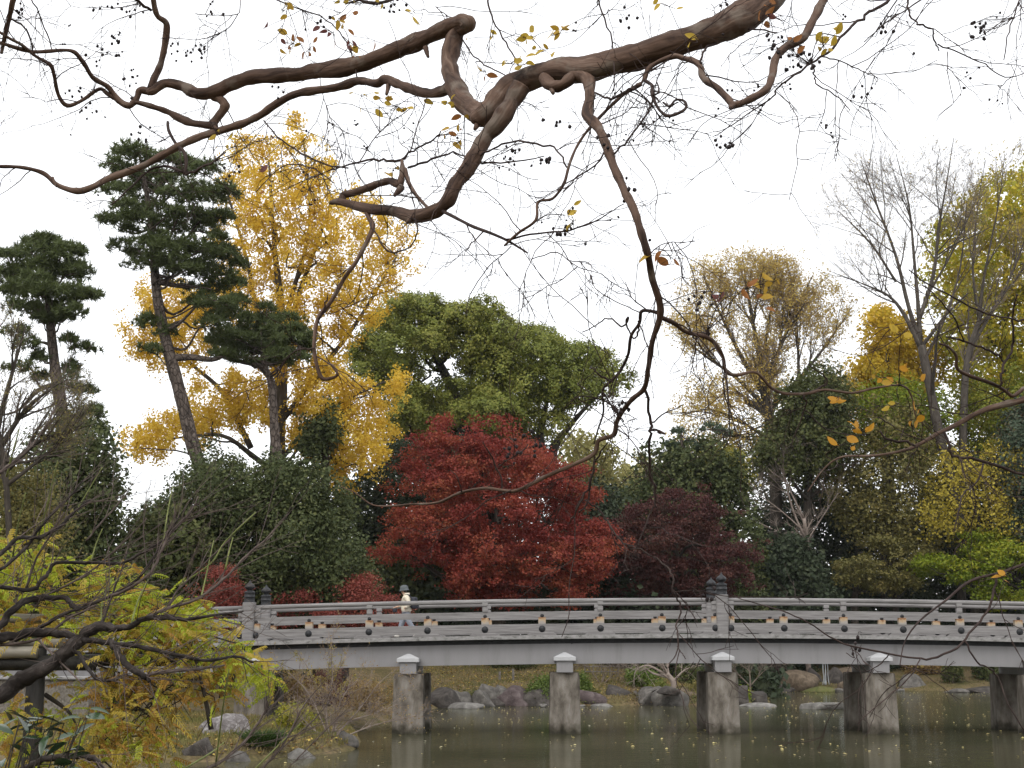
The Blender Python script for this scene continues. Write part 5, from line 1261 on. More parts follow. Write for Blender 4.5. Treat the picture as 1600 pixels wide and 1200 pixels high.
# ------------------------------------------------------------------ trellis, stone abutment and wisteria on the left bank
M_POLE = noisy("pale_bamboo_pole", [(0.3, (.16, .145, .12)), (0.7, (.28, .255, .21))], 3, 5, .6, .3, .1, 20, (.4, 3, 3))
M_POST = noisy("dark_post", [(0.3, (.014, .013, .012)), (0.7, (.045, .042, .038))], 4, 6, .85, .2, .4, 20, (2, 2, .4))
TY = 20.0
c = P(55, 1115, TY)
tre = thing("wisteria_trellis", "dark posts and pale bamboo poles of the trellis carrying the wisteria", "trellis", (c[0], TY, float(hterr(c[0], TY))))
def tre_pole(name, p0, p1, r, m_, n=10, nodes=0):
    mb = MB()
    if nodes:
        ts = np.linspace(0, 1, nodes * 4 + 1); pts = np.array(p0)[None] * (1 - ts[:, None]) + np.array(p1)[None] * ts[:, None]
        rad = r * (1 + .10 * (np.arange(len(ts)) % 4 == 0)); tube(mb, pts, rad, n)
    else: tube(mb, np.array([p0, p1]), [r, r], n)
    return mb.build(name, m_, tre, True)
for px, Y in ((56, 19.6), (-150, 19.6), (-60, 22.5)):
    a = P(px, 1060, Y); top = P(px, 1012, Y)[2]
    tre_pole("trellis_post", (a[0], Y, -.95), (a[0], Y, top), .125, M_POST, 8)
tre_pole("trellis_beam", P(-200, 1036, 19.4), P(150, 1036, 19.4), .10, M_POST, 4)
tre_pole("trellis_beam", P(-200, 1030, 21.6), P(380, 1032, 21.6), .09, M_POST, 4)
tre_pole("bamboo_pole", P(-200, 1022, 19.3), P(58, 1019, 19.3), .075, M_POLE, 10, 5)
tre_pole("bamboo_pole", P(-200, 1004, 19.6), P(102, 1005, 19.6), .06, M_POLE, 10, 5)
tre_pole("bamboo_pole", P(-200, 968, 20.2), P(84, 966, 20.2), .062, M_POLE, 10, 5)
for px, dY in ((-90, 0), (-20, .1), (20, 0)):
    tre_pole("cross_pole", P(px, 1000, 19.2 + dY), P(px + 30, 1004, 22.3), .05, M_POLE, 8, 4)
M_PEB = noisy("pebbled_concrete", [(0.3, (.07, .062, .05)), (0.5, (.15, .135, .115)), (0.7, (.24, .22, .19))], 14, 8, .95, .1, .7, 40)
a0, a1 = P(-90, 1120, 41), P(134, 1120, 41)
abt = thing("stone_abutment", "pebbled grey stone abutment under the left end of the bridge", "abutment", ((a0[0] + a1[0]) / 2, 42, 0))
hw = (a1[0] - a0[0]) / 2
put("wall", bevel_mesh("wall", [boxg(-hw, hw, -.8, 1.2, -.3, zat(1062, 41))], M_PEB, .03, 2), abt)
put("coping", bevel_mesh("coping", [boxg(-hw - .08, hw + .08, -.9, 1.3, zat(1062, 41) + .003, zat(1058, 41))], M_SLAB, .02, 2), abt)

# one compound wisteria leaf in three bends; leaflets in pairs
def wist_mesh(name, m_, droop, seed):
    rg = np.random.default_rng(seed); mb = MB()
    t_ = np.linspace(0, 1, 9)
    ax = np.stack([t_ * .26 * math.cos(droop * .6), np.zeros(9), -.26 * (t_ ** 1.7) * math.sin(droop)], -1)
    C = []; D = []
    for q in range(2, 9):
        for s_ in (-1, 1):
            tg = unit(ax[q] - ax[q - 1]); d = unit(tg * .55 + np.array([0, s_ * 1.0, 0]) + np.array([0, 0, -.35 + rg.uniform(-.2, .2)]))
            C.append(ax[q]); D.append(d)
    C.append(ax[-1]); D.append(unit(ax[-1] - ax[-2]))
    C, D = np.array(C), np.array(D); L_ = np.linspace(.07, .055, len(C))[:, None] * rg.uniform(.85, 1.15, (len(C), 1))
    up = np.array([0, 0, 1.0]); B = unit(np.cross(D, up)); N = np.cross(B, D)
    V = np.stack([C, C + D * L_ * .4 + B * L_ * .25 + N * .006, C + D * L_ - N * .012, C + D * L_ * .4 - B * L_ * .25 + N * .006], 1).reshape(-1, 3)
    rnd = rg.random(len(C)) * .5 + .25
    mb.add(V, np.arange(len(C) * 4).reshape(-1, 4), None, np.stack([rnd, rnd], -1))
    sd = np.array([0, .0035, 0]); Vs = np.stack([ax[:-1] - sd, ax[:-1] + sd, ax[1:] + sd, ax[1:] - sd], 1).reshape(-1, 3)
    mb.add(Vs, np.arange(32).reshape(-1, 4), None, np.full((8, 2), .4))
    return mb
M_WG = leaf_mat("wisteria_lime", [(0, (.20, .27, .02)), (.5, (.34, .385, .03)), (1, (.45, .43, .045))], .4, .5, .5)
M_WY = leaf_mat("wisteria_yellow", [(0, (.28, .24, .03)), (.5, (.41, .31, .05)), (1, (.50, .36, .07))], .4, .5, .5)
M_WO = leaf_mat("wisteria_ochre", [(0, (.22, .12, .025)), (.5, (.34, .19, .035)), (1, (.42, .26, .05))], .4, .6, .5)
WL = [[wist_mesh("leaf", m_, dr_, q * 3 + r_).mesh("leaf", m_) for r_, dr_ in enumerate((.35, .8, 1.3))] for q, m_ in enumerate((M_WG, M_WY, M_WO))]
WLr = [[wist_mesh("leaf", m_, dr_, q * 3 + r_) for r_, dr_ in enumerate((.35, .8, 1.3))] for q, m_ in enumerate((M_WG, M_WY, M_WO))]
c = P(20, 1100, 21)
wis = thing("wisteria", "lime green to orange wisteria foliage draped over the trellis at the lower left", "wisteria", (c[0], 21.0, float(hterr(c[0], 21))))
wpoly = [([(-60, 850), (30, 842), (58, 838), (85, 870), (120, 880), (165, 880), (205, 884), (240, 900), (262, 925), (300, 930), (330, 948), (300, 990), (180, 985), (100, 945), (-60, 950)], 330, (.62, .30, .08)),
         ([(120, 950), (240, 940), (335, 955), (350, 985), (392, 1010), (400, 1045), (330, 1040), (250, 1035), (170, 1030), (110, 985)], 260, (.42, .42, .16)),
         ([(150, 1030), (250, 1035), (330, 1045), (330, 1080), (280, 1100), (265, 1150), (230, 1180), (150, 1170), (135, 1090)], 150, (.12, .38, .50)),
         ([(392, 1000), (412, 1036), (434, 1056), (426, 1082), (396, 1080), (386, 1050)], 34, (.75, .25, .0)),
         ([(-30, 950), (60, 948), (110, 975), (130, 1005), (40, 1000), (-30, 995)], 85, (.2, .6, .2)),
         ([(0, 1090), (60, 1095), (120, 1100), (180, 1110), (250, 1150), (275, 1190), (150, 1210), (0, 1210)], 150, (.35, .35, .30)),
         ([(-30, 985), (120, 1000), (150, 1075), (100, 1085), (-30, 1080)], 26, (.3, .5, .3)),
         ([(320, 1040), (372, 1042), (356, 1090), (335, 1100), (315, 1075)], 22, (.3, .4, .3))]
allp = []
for poly, n, mixw in wpoly:
    poly = np.array(poly, float); lo, hi = poly.min(0), poly.max(0)
    X = RNG.uniform(lo, hi, (n * 8, 2)); X = X[inpoly(poly, X[:, 0], X[:, 1])][:int(n * 1.75)]
    Yd = 20.3 + RNG.normal(size=len(X)) * .7 - .4 * (X[:, 1] > 1085)
    kind = RNG.choice(3, len(X), p=np.array(mixw) / sum(mixw))
    allp += [(p_, k_) for p_, k_ in zip(P(X[:, 0], X[:, 1], Yd), kind)]
allp.sort(key=lambda q: q[0][1])
stuff = [MB(), MB(), MB()]
from mathutils import Matrix, Euler
base = np.array(wis.location)
for q, (p_, k_) in enumerate(allp):
    v_ = random.choice((0, 0, 0, 1) if p_[2] > 2.5 else (0, 0, 1, 2))
    e_ = (random.gauss(0, .5), random.gauss(-.15, .5), random.uniform(0, 6.28)); s_ = random.uniform(.75, 1.25)
    if q < 300:
        put("leaf", WL[k_][v_], wis, p_ - base, e_, s_)
    else:
        M_ = np.array(Euler(e_).to_matrix()) * s_
        src = WLr[k_][v_]; sh = random.uniform(-.2, .2)
        for V_, Q_, A_ in zip(src.V, src.Q, src.A):
            stuff[k_].add(V_ @ M_.T + p_, Q_ - Q_.min(), None, np.clip(A_ + sh, 0, 1))
for k_, m_ in enumerate((M_WG, M_WY, M_WO)): stuff[k_].build("foliage", m_, wis)["kind"] = "stuff"
mb = MB()
for q in range(46):
    poly = np.array(wpoly[random.choice((0, 0, 1, 1, 2, 2, 5))][0], float)
    X = RNG.uniform(poly.min(0), poly.max(0), (40, 2)); X = X[inpoly(poly, X[:, 0], X[:, 1])][:2]
    if len(X) < 2: continue
    a = P(X[0, 0], X[0, 1], 20.3); e_ = P(X[1, 0], X[1, 1] + 30, 20.2)
    p_, r_ = catmull([a, a * .6 + e_ * .4 + RNG.normal(size=3) * .1, e_ + RNG.normal(size=3) * .15, e_ + np.array([0, 0, -.4])], [.012, .010, .007, .003]); tube(mb, p_, r_, 5)
for st in ([(56, 1110), (60, 1050), (80, 990), (130, 950), (220, 930)], [(330, 1140), (318, 1080), (300, 1020), (250, 960)], [(70, 1085), (105, 1110), (118, 1130)]):
    p_, r_ = catmull([P(x, y, 20.0) for x, y in st], np.linspace(.035, .012, len(st))); tube(mb, p_, r_, 7, knob=.08)
mb.build("vine", M_BARK_DARK, wis, True)

# ------------------------------------------------------------------ crape myrtle overhead: limbs traced from the photograph at their own distances
M_CM = bark("crape_myrtle_bark", [(0.30, (.018, .012, .010)), (0.42, (.062, .038, .028)), (0.56, (.12, .075, .054)), (0.70, (.22, .16, .125))], 20, .16, .8, .007, .7, lichen=(.15, .118, .095))
M_CMT = noisy("crape_twig", [(0.3, (.022, .014, .013)), (0.7, (.065, .045, .039))], 12, 4, .8, .15)
M_CAPS = noisy("seed_capsule", [(0.3, (.012, .009, .010)), (0.7, (.04, .03, .03))], 20, 3, .7, .2)
def Dm(px, py):
    return 5.6 + .55 * np.sin(px / 260 + .6) + .35 * np.sin(py / 150 + px / 420) + .0003 * (800 - px)
def mp(px, py, dd=0): return P(px, py, Dm(px, py) + dd)
BR_ = [
 # the main limb from the top right down to its elbow
 [(1330, -110, 30), (1215, -18, 27), (1170, 20, 26), (1110, 50, 24), (1050, 70, 23), (985, 90, 22), (920, 106, 22), (860, 113, 21), (815, 127, 22), (785, 152, 22), (765, 174, 20), (748, 186, 15), (743, 194, 9)],
 [(756, 182, 17), (738, 172, 17), (722, 156, 17), (708, 128, 16), (702, 100, 15), (707, 68, 14), (718, 46, 13), (731, 38, 12), (722, 34, 13), (705, 40, 14), (680, 52, 14), (640, 70, 14), (600, 86, 14), (555, 102, 14), (500, 110, 13), (462, 116, 12), (400, 120, 12), (364, 130, 12), (334, 144, 11), (310, 146, 10), (287, 136, 9), (260, 130, 9), (240, 141, 8), (229, 145, 6)],
 [(232, 143, 7), (219, 141, 6), (213, 154, 6), (202, 165, 6), (186, 157, 6), (169, 136, 5), (145, 121, 5), (128, 95, 4.5), (108, 79, 4), (51, 81, 4), (7, 69, 3.5), (-30, 60, 3)],
 [(235, 138, 7), (242, 120, 6.5), (251, 100, 6), (258, 67, 6), (260, 38, 6), (246, 24, 5.5), (240, 0, 5.5), (236, -40, 5)],
 [(236, 17, 3), (216, 2, 3), (200, -12, 2.5)],
 [(334, 150, 9), (348, 158, 8), (351, 168, 8), (340, 184, 7.5), (328, 198, 7)],
 [(337, 197, 7), (304, 193, 7), (285, 186, 7), (262, 175, 6), (240, 167, 5.5), (219, 161, 5), (204, 160, 4)],
 [(200, 166, 4), (170, 148, 4.5), (158, 139, 4), (146, 144, 4), (128, 157, 4), (105, 165, 4.5), (91, 148, 4), (84, 115, 4), (78, 101, 4), (56, 88, 3.5), (34, 70, 3.5), (15, 60, 3), (-10, 44, 3)],
 # second long limb running left and down
 [(712, 138, 10), (699, 140, 10), (672, 146, 9), (641, 139, 9), (621, 131, 9), (601, 124, 8), (587, 130, 8), (560, 126, 7.5), (535, 134, 8), (506, 140, 7.5), (466, 146, 7), (435, 160, 7), (405, 181, 7), (381, 192, 7), (337, 206, 7), (304, 217, 7), (270, 233, 7), (236, 253, 6.5), (202, 268, 6.5), (169, 279, 6), (145, 292, 6), (121, 298, 6), (91, 290, 5), (67, 270, 4.5), (34, 262, 4), (0, 260, 3.5), (-40, 256, 3)],
 [(262, 190, 3), (264, 205, 3.5), (276, 226, 3.5), (288, 238, 3.5), (291, 256, 4), (288, 273, 3)], [(290, 271, 3), (262, 262, 3), (236, 264, 2.5), (205, 290, 2), (175, 320, 1.5)], [(290, 272, 2.5), (320, 260, 2.5), (352, 238, 1.6)],
 # third limb from the elbow of the main one down to the forked knee
 [(815, 135, 15), (800, 158, 15), (780, 190, 14.5), (759, 214, 14), (743, 241, 13), (729, 267, 13), (712, 289, 13), (699, 314, 12), (678, 331, 12), (645, 338, 11), (614, 329, 9.5), (581, 327, 9), (547, 319, 8), (530, 315, 7), (517, 317, 5)],
 [(534, 314, 6), (537, 304, 7), (556, 300, 7), (581, 291, 7), (608, 283, 7), (624, 288, 7), (628, 274, 6), (629, 262, 5.5), (628, 250, 3)],
 [(633, 264, 4.5), (638, 284, 4.5), (648, 302, 4), (660, 316, 4), (670, 326, 4)],
 [(628, 250, 3), (645, 235, 2), (672, 220, 2), (690, 205, 1.4)], [(628, 252, 3), (600, 248, 2.5), (565, 252, 2.2), (530, 262, 1.6), (512, 268, 1.2)], [(640, 262, 2.5), (668, 252, 2.5), (700, 240, 2), (735, 247, 1.3)],
 [(572, 330, 5), (578, 343, 5), (583, 354, 5), (572, 380, 4.5), (556, 410, 4.5), (537, 436, 4.5), (518, 470, 4.5), (497, 498, 4.5), (491, 535, 4), (494, 566, 4), (502, 590, 4), (516, 591, 3.5), (527, 585, 3), (520, 572, 2.5), (511, 567, 1.5)],
 [(578, 350, 2), (590, 372, 2), (610, 395, 2), (640, 385, 1.6), (652, 360, 1.6), (647, 340, 2.2)], [(497, 500, 2), (508, 478, 2), (512, 462, 1.2)], [(492, 545, 1.8), (470, 546, 1.8), (448, 560, 1.5), (430, 590, 1.2)],
 [(692, 330, 4), (719, 344, 3.8), (739, 354, 3.5), (766, 364, 3.2), (793, 376, 3), (824, 395, 2)],
 [(788, 384, 2.5), (810, 364, 3), (837, 344, 3), (841, 316, 3), (864, 310, 3), (881, 287, 3.3), (888, 263, 3), (898, 236, 3), (911, 213, 3), (925, 196, 3.3), (948, 172, 3.5), (975, 147, 4), (1002, 131, 5)],
 [(790, 376, 2.2), (840, 364, 2), (890, 360, 1.8), (940, 340, 1.4), (975, 318, 1)],
 [(745, 245, 2.5), (770, 232, 2.2), (800, 222, 2.2), (850, 226, 2.2), (876, 240, 2), (885, 262, 2)], [(735, 252, 2.2), (770, 256, 2), (820, 250, 1.6), (850, 244, 1.2)],
 # long hanging limb through the middle
 [(850, 122, 10), (862, 134, 10), (880, 132, 10), (897, 118, 10), (910, 118, 11), (920, 128, 10), (921, 150, 9), (918, 179, 9.5), (934, 199, 9), (948, 229, 8.5), (959, 260, 8), (975, 297, 8), (992, 331, 7.5), (1002, 364, 7), (1013, 400, 6.5), (1019, 434, 6.5), (1030, 470, 6.5), (1031, 498, 6), (1019, 535, 5.5), (1013, 575, 5.5), (1007, 606, 5), (986, 626, 5), (965, 655, 5), (959, 679, 5), (936, 688, 4.5), (928, 709, 4.5), (894, 727, 4), (854, 744, 4), (827, 758, 3.8), (800, 768, 3.5), (759, 763, 3.2), (719, 770, 3), (685, 785, 2.8), (645, 788, 2.2), (587, 790, 1.5), (555, 770, 1.2), (532, 760, .9)],
 [(960, 240, 2), (980, 220, 2.2), (1000, 195, 2), (1015, 170, 2), (1022, 155, 2.5)], [(945, 235, 2), (930, 260, 1.8), (905, 275, 1.5), (880, 300, 1.2)],
 [(1009, 604, 3.2), (1012, 636, 3.2), (1017, 663, 3.5), (1014, 687, 3.2), (1016, 737, 3), (1024, 781, 2.8), (1018, 798, 2), (1000, 840, 1.6), (990, 870, 1)], [(1018, 670, 2.5), (1028, 673, 2.5), (1032, 677, 1.5)], [(1016, 662, 1.6), (1040, 645, 1.4), (1070, 632, 1)],
 [(1029, 494, 4.5), (1053, 505, 5), (1070, 518, 4.5), (1088, 523, 4.5), (1104, 527, 4.5), (1117, 536, 4.5), (1129, 556, 4), (1134, 580, 4), (1151, 586, 3.5), (1181, 582, 3.2), (1205, 606, 3.2), (1229, 615, 3.2), (1262, 615, 3), (1289, 609, 2.8), (1330, 614, 2.5), (1364, 607, 2.2), (1408, 602, 2), (1424, 619, 1.7), (1431, 650, 1.4), (1451, 670, 1)],
 [(1104, 528, 3), (1106, 516, 3.5), (1100, 530, 2)], [(1134, 582, 2), (1137, 620, 1.6), (1140, 680, 1.2), (1130, 700, 1)], [(1262, 614, 2), (1290, 600, 1.8), (1286, 585, 1.6), (1262, 570, 1.2)], [(1256, 618, 1.8), (1260, 634, 1.6), (1245, 670, 1.3), (1235, 700, 1)], [(1258, 640, 1.5), (1290, 670, 1.3), (1330, 680, 1.2), (1360, 678, 1)],
 [(1032, 490, 4), (1016, 486, 3.5), (1002, 487, 3.5), (999, 505, 3.5), (986, 525, 3.5), (982, 552, 3.2), (972, 575, 3), (959, 592, 2.8), (942, 609, 2.4), (943, 643, 2), (934, 672, 1.8), (928, 694, 1.5)],
 [(1000, 500, 2), (997, 520, 2), (990, 528, 1.6), (978, 506, 2), (982, 495, 2), (974, 510, 1.8), (950, 498, 1.6), (930, 510, 1.2), (910, 520, 1)], [(958, 597, 2.2), (940, 588, 2), (924, 575, 1.5)],
 [(942, 612, 1.5), (960, 640, 1.4), (975, 660, 1.6)], [(950, 690, 1.5), (932, 720, 2), (924, 755, 2), (918, 785, 1.8), (905, 800, 1.5)], [(930, 712, 2.2), (925, 745, 2.4), (912, 780, 2), (896, 805, 1.8), (890, 818, 1)],
 [(914, 782, 1.8), (935, 795, 2), (945, 810, 2), (960, 832, 2), (975, 848, 2), (995, 858, 1.8), (1020, 870, 1.8)], [(785, 766, 1.8), (780, 740, 1.6), (768, 715, 1.5), (755, 690, 1)], [(780, 728, 1.2), (800, 715, 1.2), (815, 706, 1.2), (825, 695, 1)], [(720, 769, 1.5), (716, 748, 1.2), (705, 735, .9)],
 # top right limb with its deep V
 [(1320, -60, 9), (1289, -5, 8), (1277, 20, 8), (1263, 46, 8), (1252, 62, 8), (1230, 72, 8), (1213, 90, 7.5), (1206, 118, 7.5), (1198, 139, 7), (1171, 155, 7), (1147, 164, 7), (1137, 154, 6.5), (1121, 138, 6.5), (1099, 122, 6), (1094, 104, 6), (1083, 95, 6), (1068, 91, 5.5), (1053, 88, 5.5), (1030, 96, 5), (1013, 108, 5), (1006, 126, 4.5)],
 [(1008, 126, 4), (1019, 134, 4), (1019, 148, 3.8), (1029, 170, 3.5), (1043, 181, 3.5), (1062, 176, 3.2), (1072, 168, 3), (1069, 158, 3), (1056, 156, 2.6), (1046, 166, 2.6), (1036, 160, 2.2)], [(1020, 150, 2), (1030, 142, 2), (1026, 130, 1.6)],
 [(1095, 100, 2.5), (1098, 84, 2.4), (1110, 71, 2.2), (1144, 50, 2), (1180, 46, 1.8), (1215, 52, 1.5)], [(1006, 128, 3), (985, 140, 2.8), (955, 153, 2.8), (930, 146, 2.2)],
 [(1420, -20, 3.6), (1391, 0, 3.4), (1364, 17, 3.2), (1340, 35, 3), (1313, 60, 3), (1293, 83, 2.7), (1269, 99, 2.4), (1242, 118, 2.2), (1216, 135, 2), (1207, 152, 1.8), (1178, 172, 1.6), (1134, 202, 1.3), (1118, 212, 1)],
 [(1269, 100, 1.8), (1272, 115, 1.6), (1275, 130, 1.5), (1300, 145, 1.4), (1318, 160, 1.2), (1328, 172, 1)], [(1285, 88, 1.6), (1310, 95, 1.4), (1340, 108, 1.2), (1362, 118, .9)],
 [(1415, -15, 2.4), (1418, 4, 2.2), (1422, 24, 2), (1436, 38, 2), (1455, 47, 1.8), (1461, 66, 1.7), (1468, 80, 1.2)], [(1464, 69, 1.6), (1499, 83, 1.5), (1539, 101, 1.3), (1570, 121, 1.2), (1610, 112, 1)], [(1600, -20, 1.7), (1586, 20, 1.5), (1576, 48, 1.4), (1568, 94, 1)], [(1445, -5, 1.8), (1410, 20, 1.5), (1385, 35, 1.3), (1350, 65, 1)], [(1480, 82, 1.1), (1482, 120, 1), (1490, 160, .8)],
 # limbs reaching in from the right edge
 [(1700, 590, 8), (1600, 624, 6.5), (1566, 633, 6), (1532, 643, 5.5), (1499, 661, 5), (1465, 678, 4.6), (1431, 697, 3.8), (1408, 705, 3), (1364, 712, 2.4), (1316, 714, 2), (1289, 731, 1.5), (1262, 768, 1.2)],
 [(1428, 697, 2.6), (1414, 690, 2.6), (1387, 687, 2.2), (1374, 674, 1.6)], [(1476, 677, 3), (1485, 704, 3), (1499, 715, 3), (1539, 721, 3), (1600, 742, 3), (1640, 760, 3)], [(1538, 722, 2), (1526, 754, 2), (1505, 771, 1.8), (1500, 790, 1.5), (1490, 830, 1)], [(1500, 716, 1.8), (1510, 745, 1.4), (1530, 765, 1)],
 [(1600, 606, 4.5), (1583, 619, 4), (1570, 610, 3.5), (1549, 599, 3.8), (1512, 586, 3.8), (1495, 575, 3.5), (1494, 556, 3.2), (1482, 542, 3), (1468, 537, 2.4)], [(1562, 606, 2.8), (1566, 585, 2.8), (1570, 565, 2.6), (1582, 542, 2.6), (1581, 500, 2.2), (1590, 460, 1.6)], [(1567, 565, 2.2), (1556, 552, 2.4), (1532, 542, 2.4), (1505, 532, 2.2), (1480, 527, 1.6)],
 [(1612, 500, 2.2), (1583, 498, 2), (1540, 490, 2), (1490, 465, 1.8), (1445, 440, 1.6), (1420, 422, 1.2)], [(1505, 532, 1.6), (1495, 505, 1.8), (1470, 470, 1.6), (1440, 445, 1.2)],
 [(1660, 866, 4), (1600, 882, 3.6), (1566, 894, 3.3), (1516, 908, 3), (1478, 938, 2.5), (1438, 969, 2), (1414, 1002, 1.5), (1406, 1040, 1.1)],
 [(1556, 898, 2.6), (1547, 942, 2.6), (1532, 972, 2.5), (1509, 998, 2.5), (1475, 1024, 2.3), (1438, 1029, 2.2), (1391, 1022, 2), (1330, 1009, 1.8), (1296, 996, 1.7), (1262, 972, 1.5), (1222, 955, 1.4), (1178, 942, 1.2), (1144, 931, 1)],
 [(1508, 1000, 1.8), (1526, 1033, 1.8), (1548, 1046, 1.8), (1562, 1062, 1.7), (1575, 1100, 1.6), (1602, 1145, 1.4)], [(1391, 1022, 1.4), (1372, 1040, 1.2), (1350, 1050, 1), (1330, 1040, .9)], [(1438, 1029, 1.4), (1420, 1060, 1.3), (1385, 1090, 1.2), (1340, 1130, 1)], [(1330, 1009, 1.2), (1335, 1028, 1), (1322, 1020, .9)],
 [(1020, 870, 1.8), (1038, 882, 1.9), (1050, 900, 1.9), (1052, 924, 1.8), (1061, 941, 1.8), (1063, 957, 1.7), (1056, 978, 1.7), (1059, 994, 1.6), (1058, 1016, 1.5), (1044, 1044, 1.1)], [(1052, 920, 1.4), (1072, 945, 1.2), (1090, 972, 1)], [(1058, 1010, 1.1), (1066, 1022, 1), (1072, 1030, .8)], [(1054, 926, 1.1), (1085, 922, 1), (1110, 925, .9)],
 [(912, 770, 1.2), (898, 800, 1.2), (898, 850, 1.1), (889, 918, 1), (889, 959, 1), (878, 996, .8)],
 # top left corner
 [(30, -30, 6), (20, 2, 5.5), (13, 34, 5), (5, 70, 4.5), (2, 84, 3)], [(40, -20, 1.6), (52, 5, 1.5), (67, 37, 1.5), (78, 65, 1.5), (81, 80, 1.2)], [(16, 30, 2), (36, 40, 1.8), (46, 56, 1.6), (52, 80, 1.5)],
 [(440, -30, 1.4), (432, 0, 1.5), (500, 25, 1.4), (530, 50, 1.4), (548, 80, 1.4), (556, 105, 1.4), (558, 122, 1.5)], [(375, 0, 1), (372, 22, 1.1), (340, 24, 1), (305, 22, .9)], [(372, 22, 1), (360, 40, 1), (335, 55, .9), (310, 62, .8)],
 [(760, -20, 2), (762, 10, 2), (775, 40, 1.8), (795, 75, 1.8), (812, 105, 1.6)], [(930, -10, 1.8), (945, 30, 1.8), (958, 80, 1.6), (960, 140, 1.2)], [(620, 0, 3.5), (590, 4, 3.5), (560, 2, 2.8), (540, 6, 1.4)], [(680, 10, 1), (700, 25, 1), (735, 35, 1.2)],
 [(720, 60, 1.6), (740, 88, 1.6), (765, 105, 1.5), (795, 120, 1.4)], [(640, 240, 1.6), (655, 190, 1.3), (668, 150, 1.1)], [(560, 255, 1.2), (590, 210, 1.1), (640, 170, .9)], [(500, 110, .9), (502, 140, .9), (515, 180, .9), (530, 230, .9), (545, 290, 1)], [(412, 190, 1.6), (440, 220, 1.8), (480, 245, 1.9), (512, 258, 1.9), (545, 262, 1.6)], [(520, 285, 1.4), (480, 260, 1.4), (440, 262, 1.2), (400, 300, 1)],
 [(1000, 488, 1.2), (960, 470, 1), (930, 450, .9), (925, 430, .8)], [(880, 640, 1), (905, 620, 1.2), (940, 625, 1.3), (965, 640, 1.3)], [(1010, 400, 1.2), (1040, 380, 1), (1085, 378, .8)], [(830, 405, 1.1), (870, 395, 1.2), (905, 418, 1), (940, 428, .8)], [(800, 385, 1.2), (760, 420, 1.2), (735, 460, 1), (728, 490, .8)],
]
tp = np.array([3.35, 5.9, 0])
tg = float(hterr(tp[0], tp[1]))
myr = thing("crape_myrtle", "bare crape myrtle with smooth twisting brown limbs hanging across the top", "tree", (tp[0], tp[1], tg))
# the leaning trunk stands just outside the right edge of the picture
hub = np.array([2.95, 5.7, 5.6])
mb = MB()
p_, r_ = catmull([(3.35, 5.9, tg - .2), (3.3, 5.9, 1.6), (3.15, 5.8, 3.0), (3.2, 5.75, 4.4), hub, (2.6, 5.8, 6.6), (2.3, 6.0, 7.6)], [.20, .17, .15, .14, .12, .09, .04], sub=6)
tube(mb, p_, r_, 16, knob=.06)
def joinup(px, py, r0, via, start):
    e_ = mp(px, py)
    q_, s_ = catmull([start, via, e_], [r0 * 1.2, r0 * 1.1, r0], sub=6); tube(mb, q_, s_, 10, knob=.05)
joinup(1330, -110, 30 * .00250, (2.2, 5.6, 5.55), hub)
joinup(1320, -60, 9 * .0025, (2.1, 5.6, 5.3), (2.75, 5.7, 5.5))
joinup(1420, -20, 3.6 * .0025, (2.2, 5.7, 5.1), (2.85, 5.7, 5.4))
joinup(1700, 590, 8 * .0024, (2.7, 5.5, 2.75), (3.17, 5.8, 2.9))
joinup(1660, 866, 4 * .0024, (2.6, 5.5, 2.6), (3.17, 5.8, 2.8))
for (ex, ey, er, vx) in ((236, -40, 5, -1.0), (30, -30, 6, -1.6), (200, -12, 2.5, -1.1), (440, -30, 1.4, -.6), (40, -20, 1.6, -1.5)):
    joinup(ex, ey, er * .0025, (vx + .3, 5.9, 5.6), (.6, 5.8, 5.9))
joinup(760, -20, .005, (.2, 5.8, 5.5), (.6, 5.8, 5.9)); joinup(930, -10, .0045, (.4, 5.8, 5.4), (.6, 5.8, 5.9)); joinup(620, 0, .0085, (-.2, 5.8, 5.4), (.4, 5.8, 5.9)); joinup(1600, -20, .0043, (2.2, 5.7, 5.2), (2.85, 5.7, 5.4)); joinup(1445, -5, .0045, (2.0, 5.7, 5.2), (2.85, 5.7, 5.4))
q_, s_ = catmull([hub, (2.0, 5.9, 6.1), (.9, 5.8, 6.0), (.3, 5.8, 5.95), (-.8, 5.9, 5.9), (-1.5, 6.0, 5.7)], [.08, .07, .055, .045, .03, .02], sub=6); tube(mb, q_, s_, 10, knob=.05)
mb.build("trunk", M_CM, myr, True)
def roughen(mb, k):
    """burls, dents and ridges in the old wood"""
    for q_, (V_, B_) in enumerate(zip(mb.V, mb.B)):
        r_ = np.hypot(B_[:, 0], B_[:, 1])[:, None]
        dn = np.array([mnoise.noise_vector(Vector(v) * 11) * .6 + mnoise.noise_vector(Vector(v) * 34) * .3 for v in V_])
        mb.V[q_] = V_ + np.clip(dn, -1, 1) * np.minimum(r_ * .26, k)
Pt, Rt, Wt = [], [], []
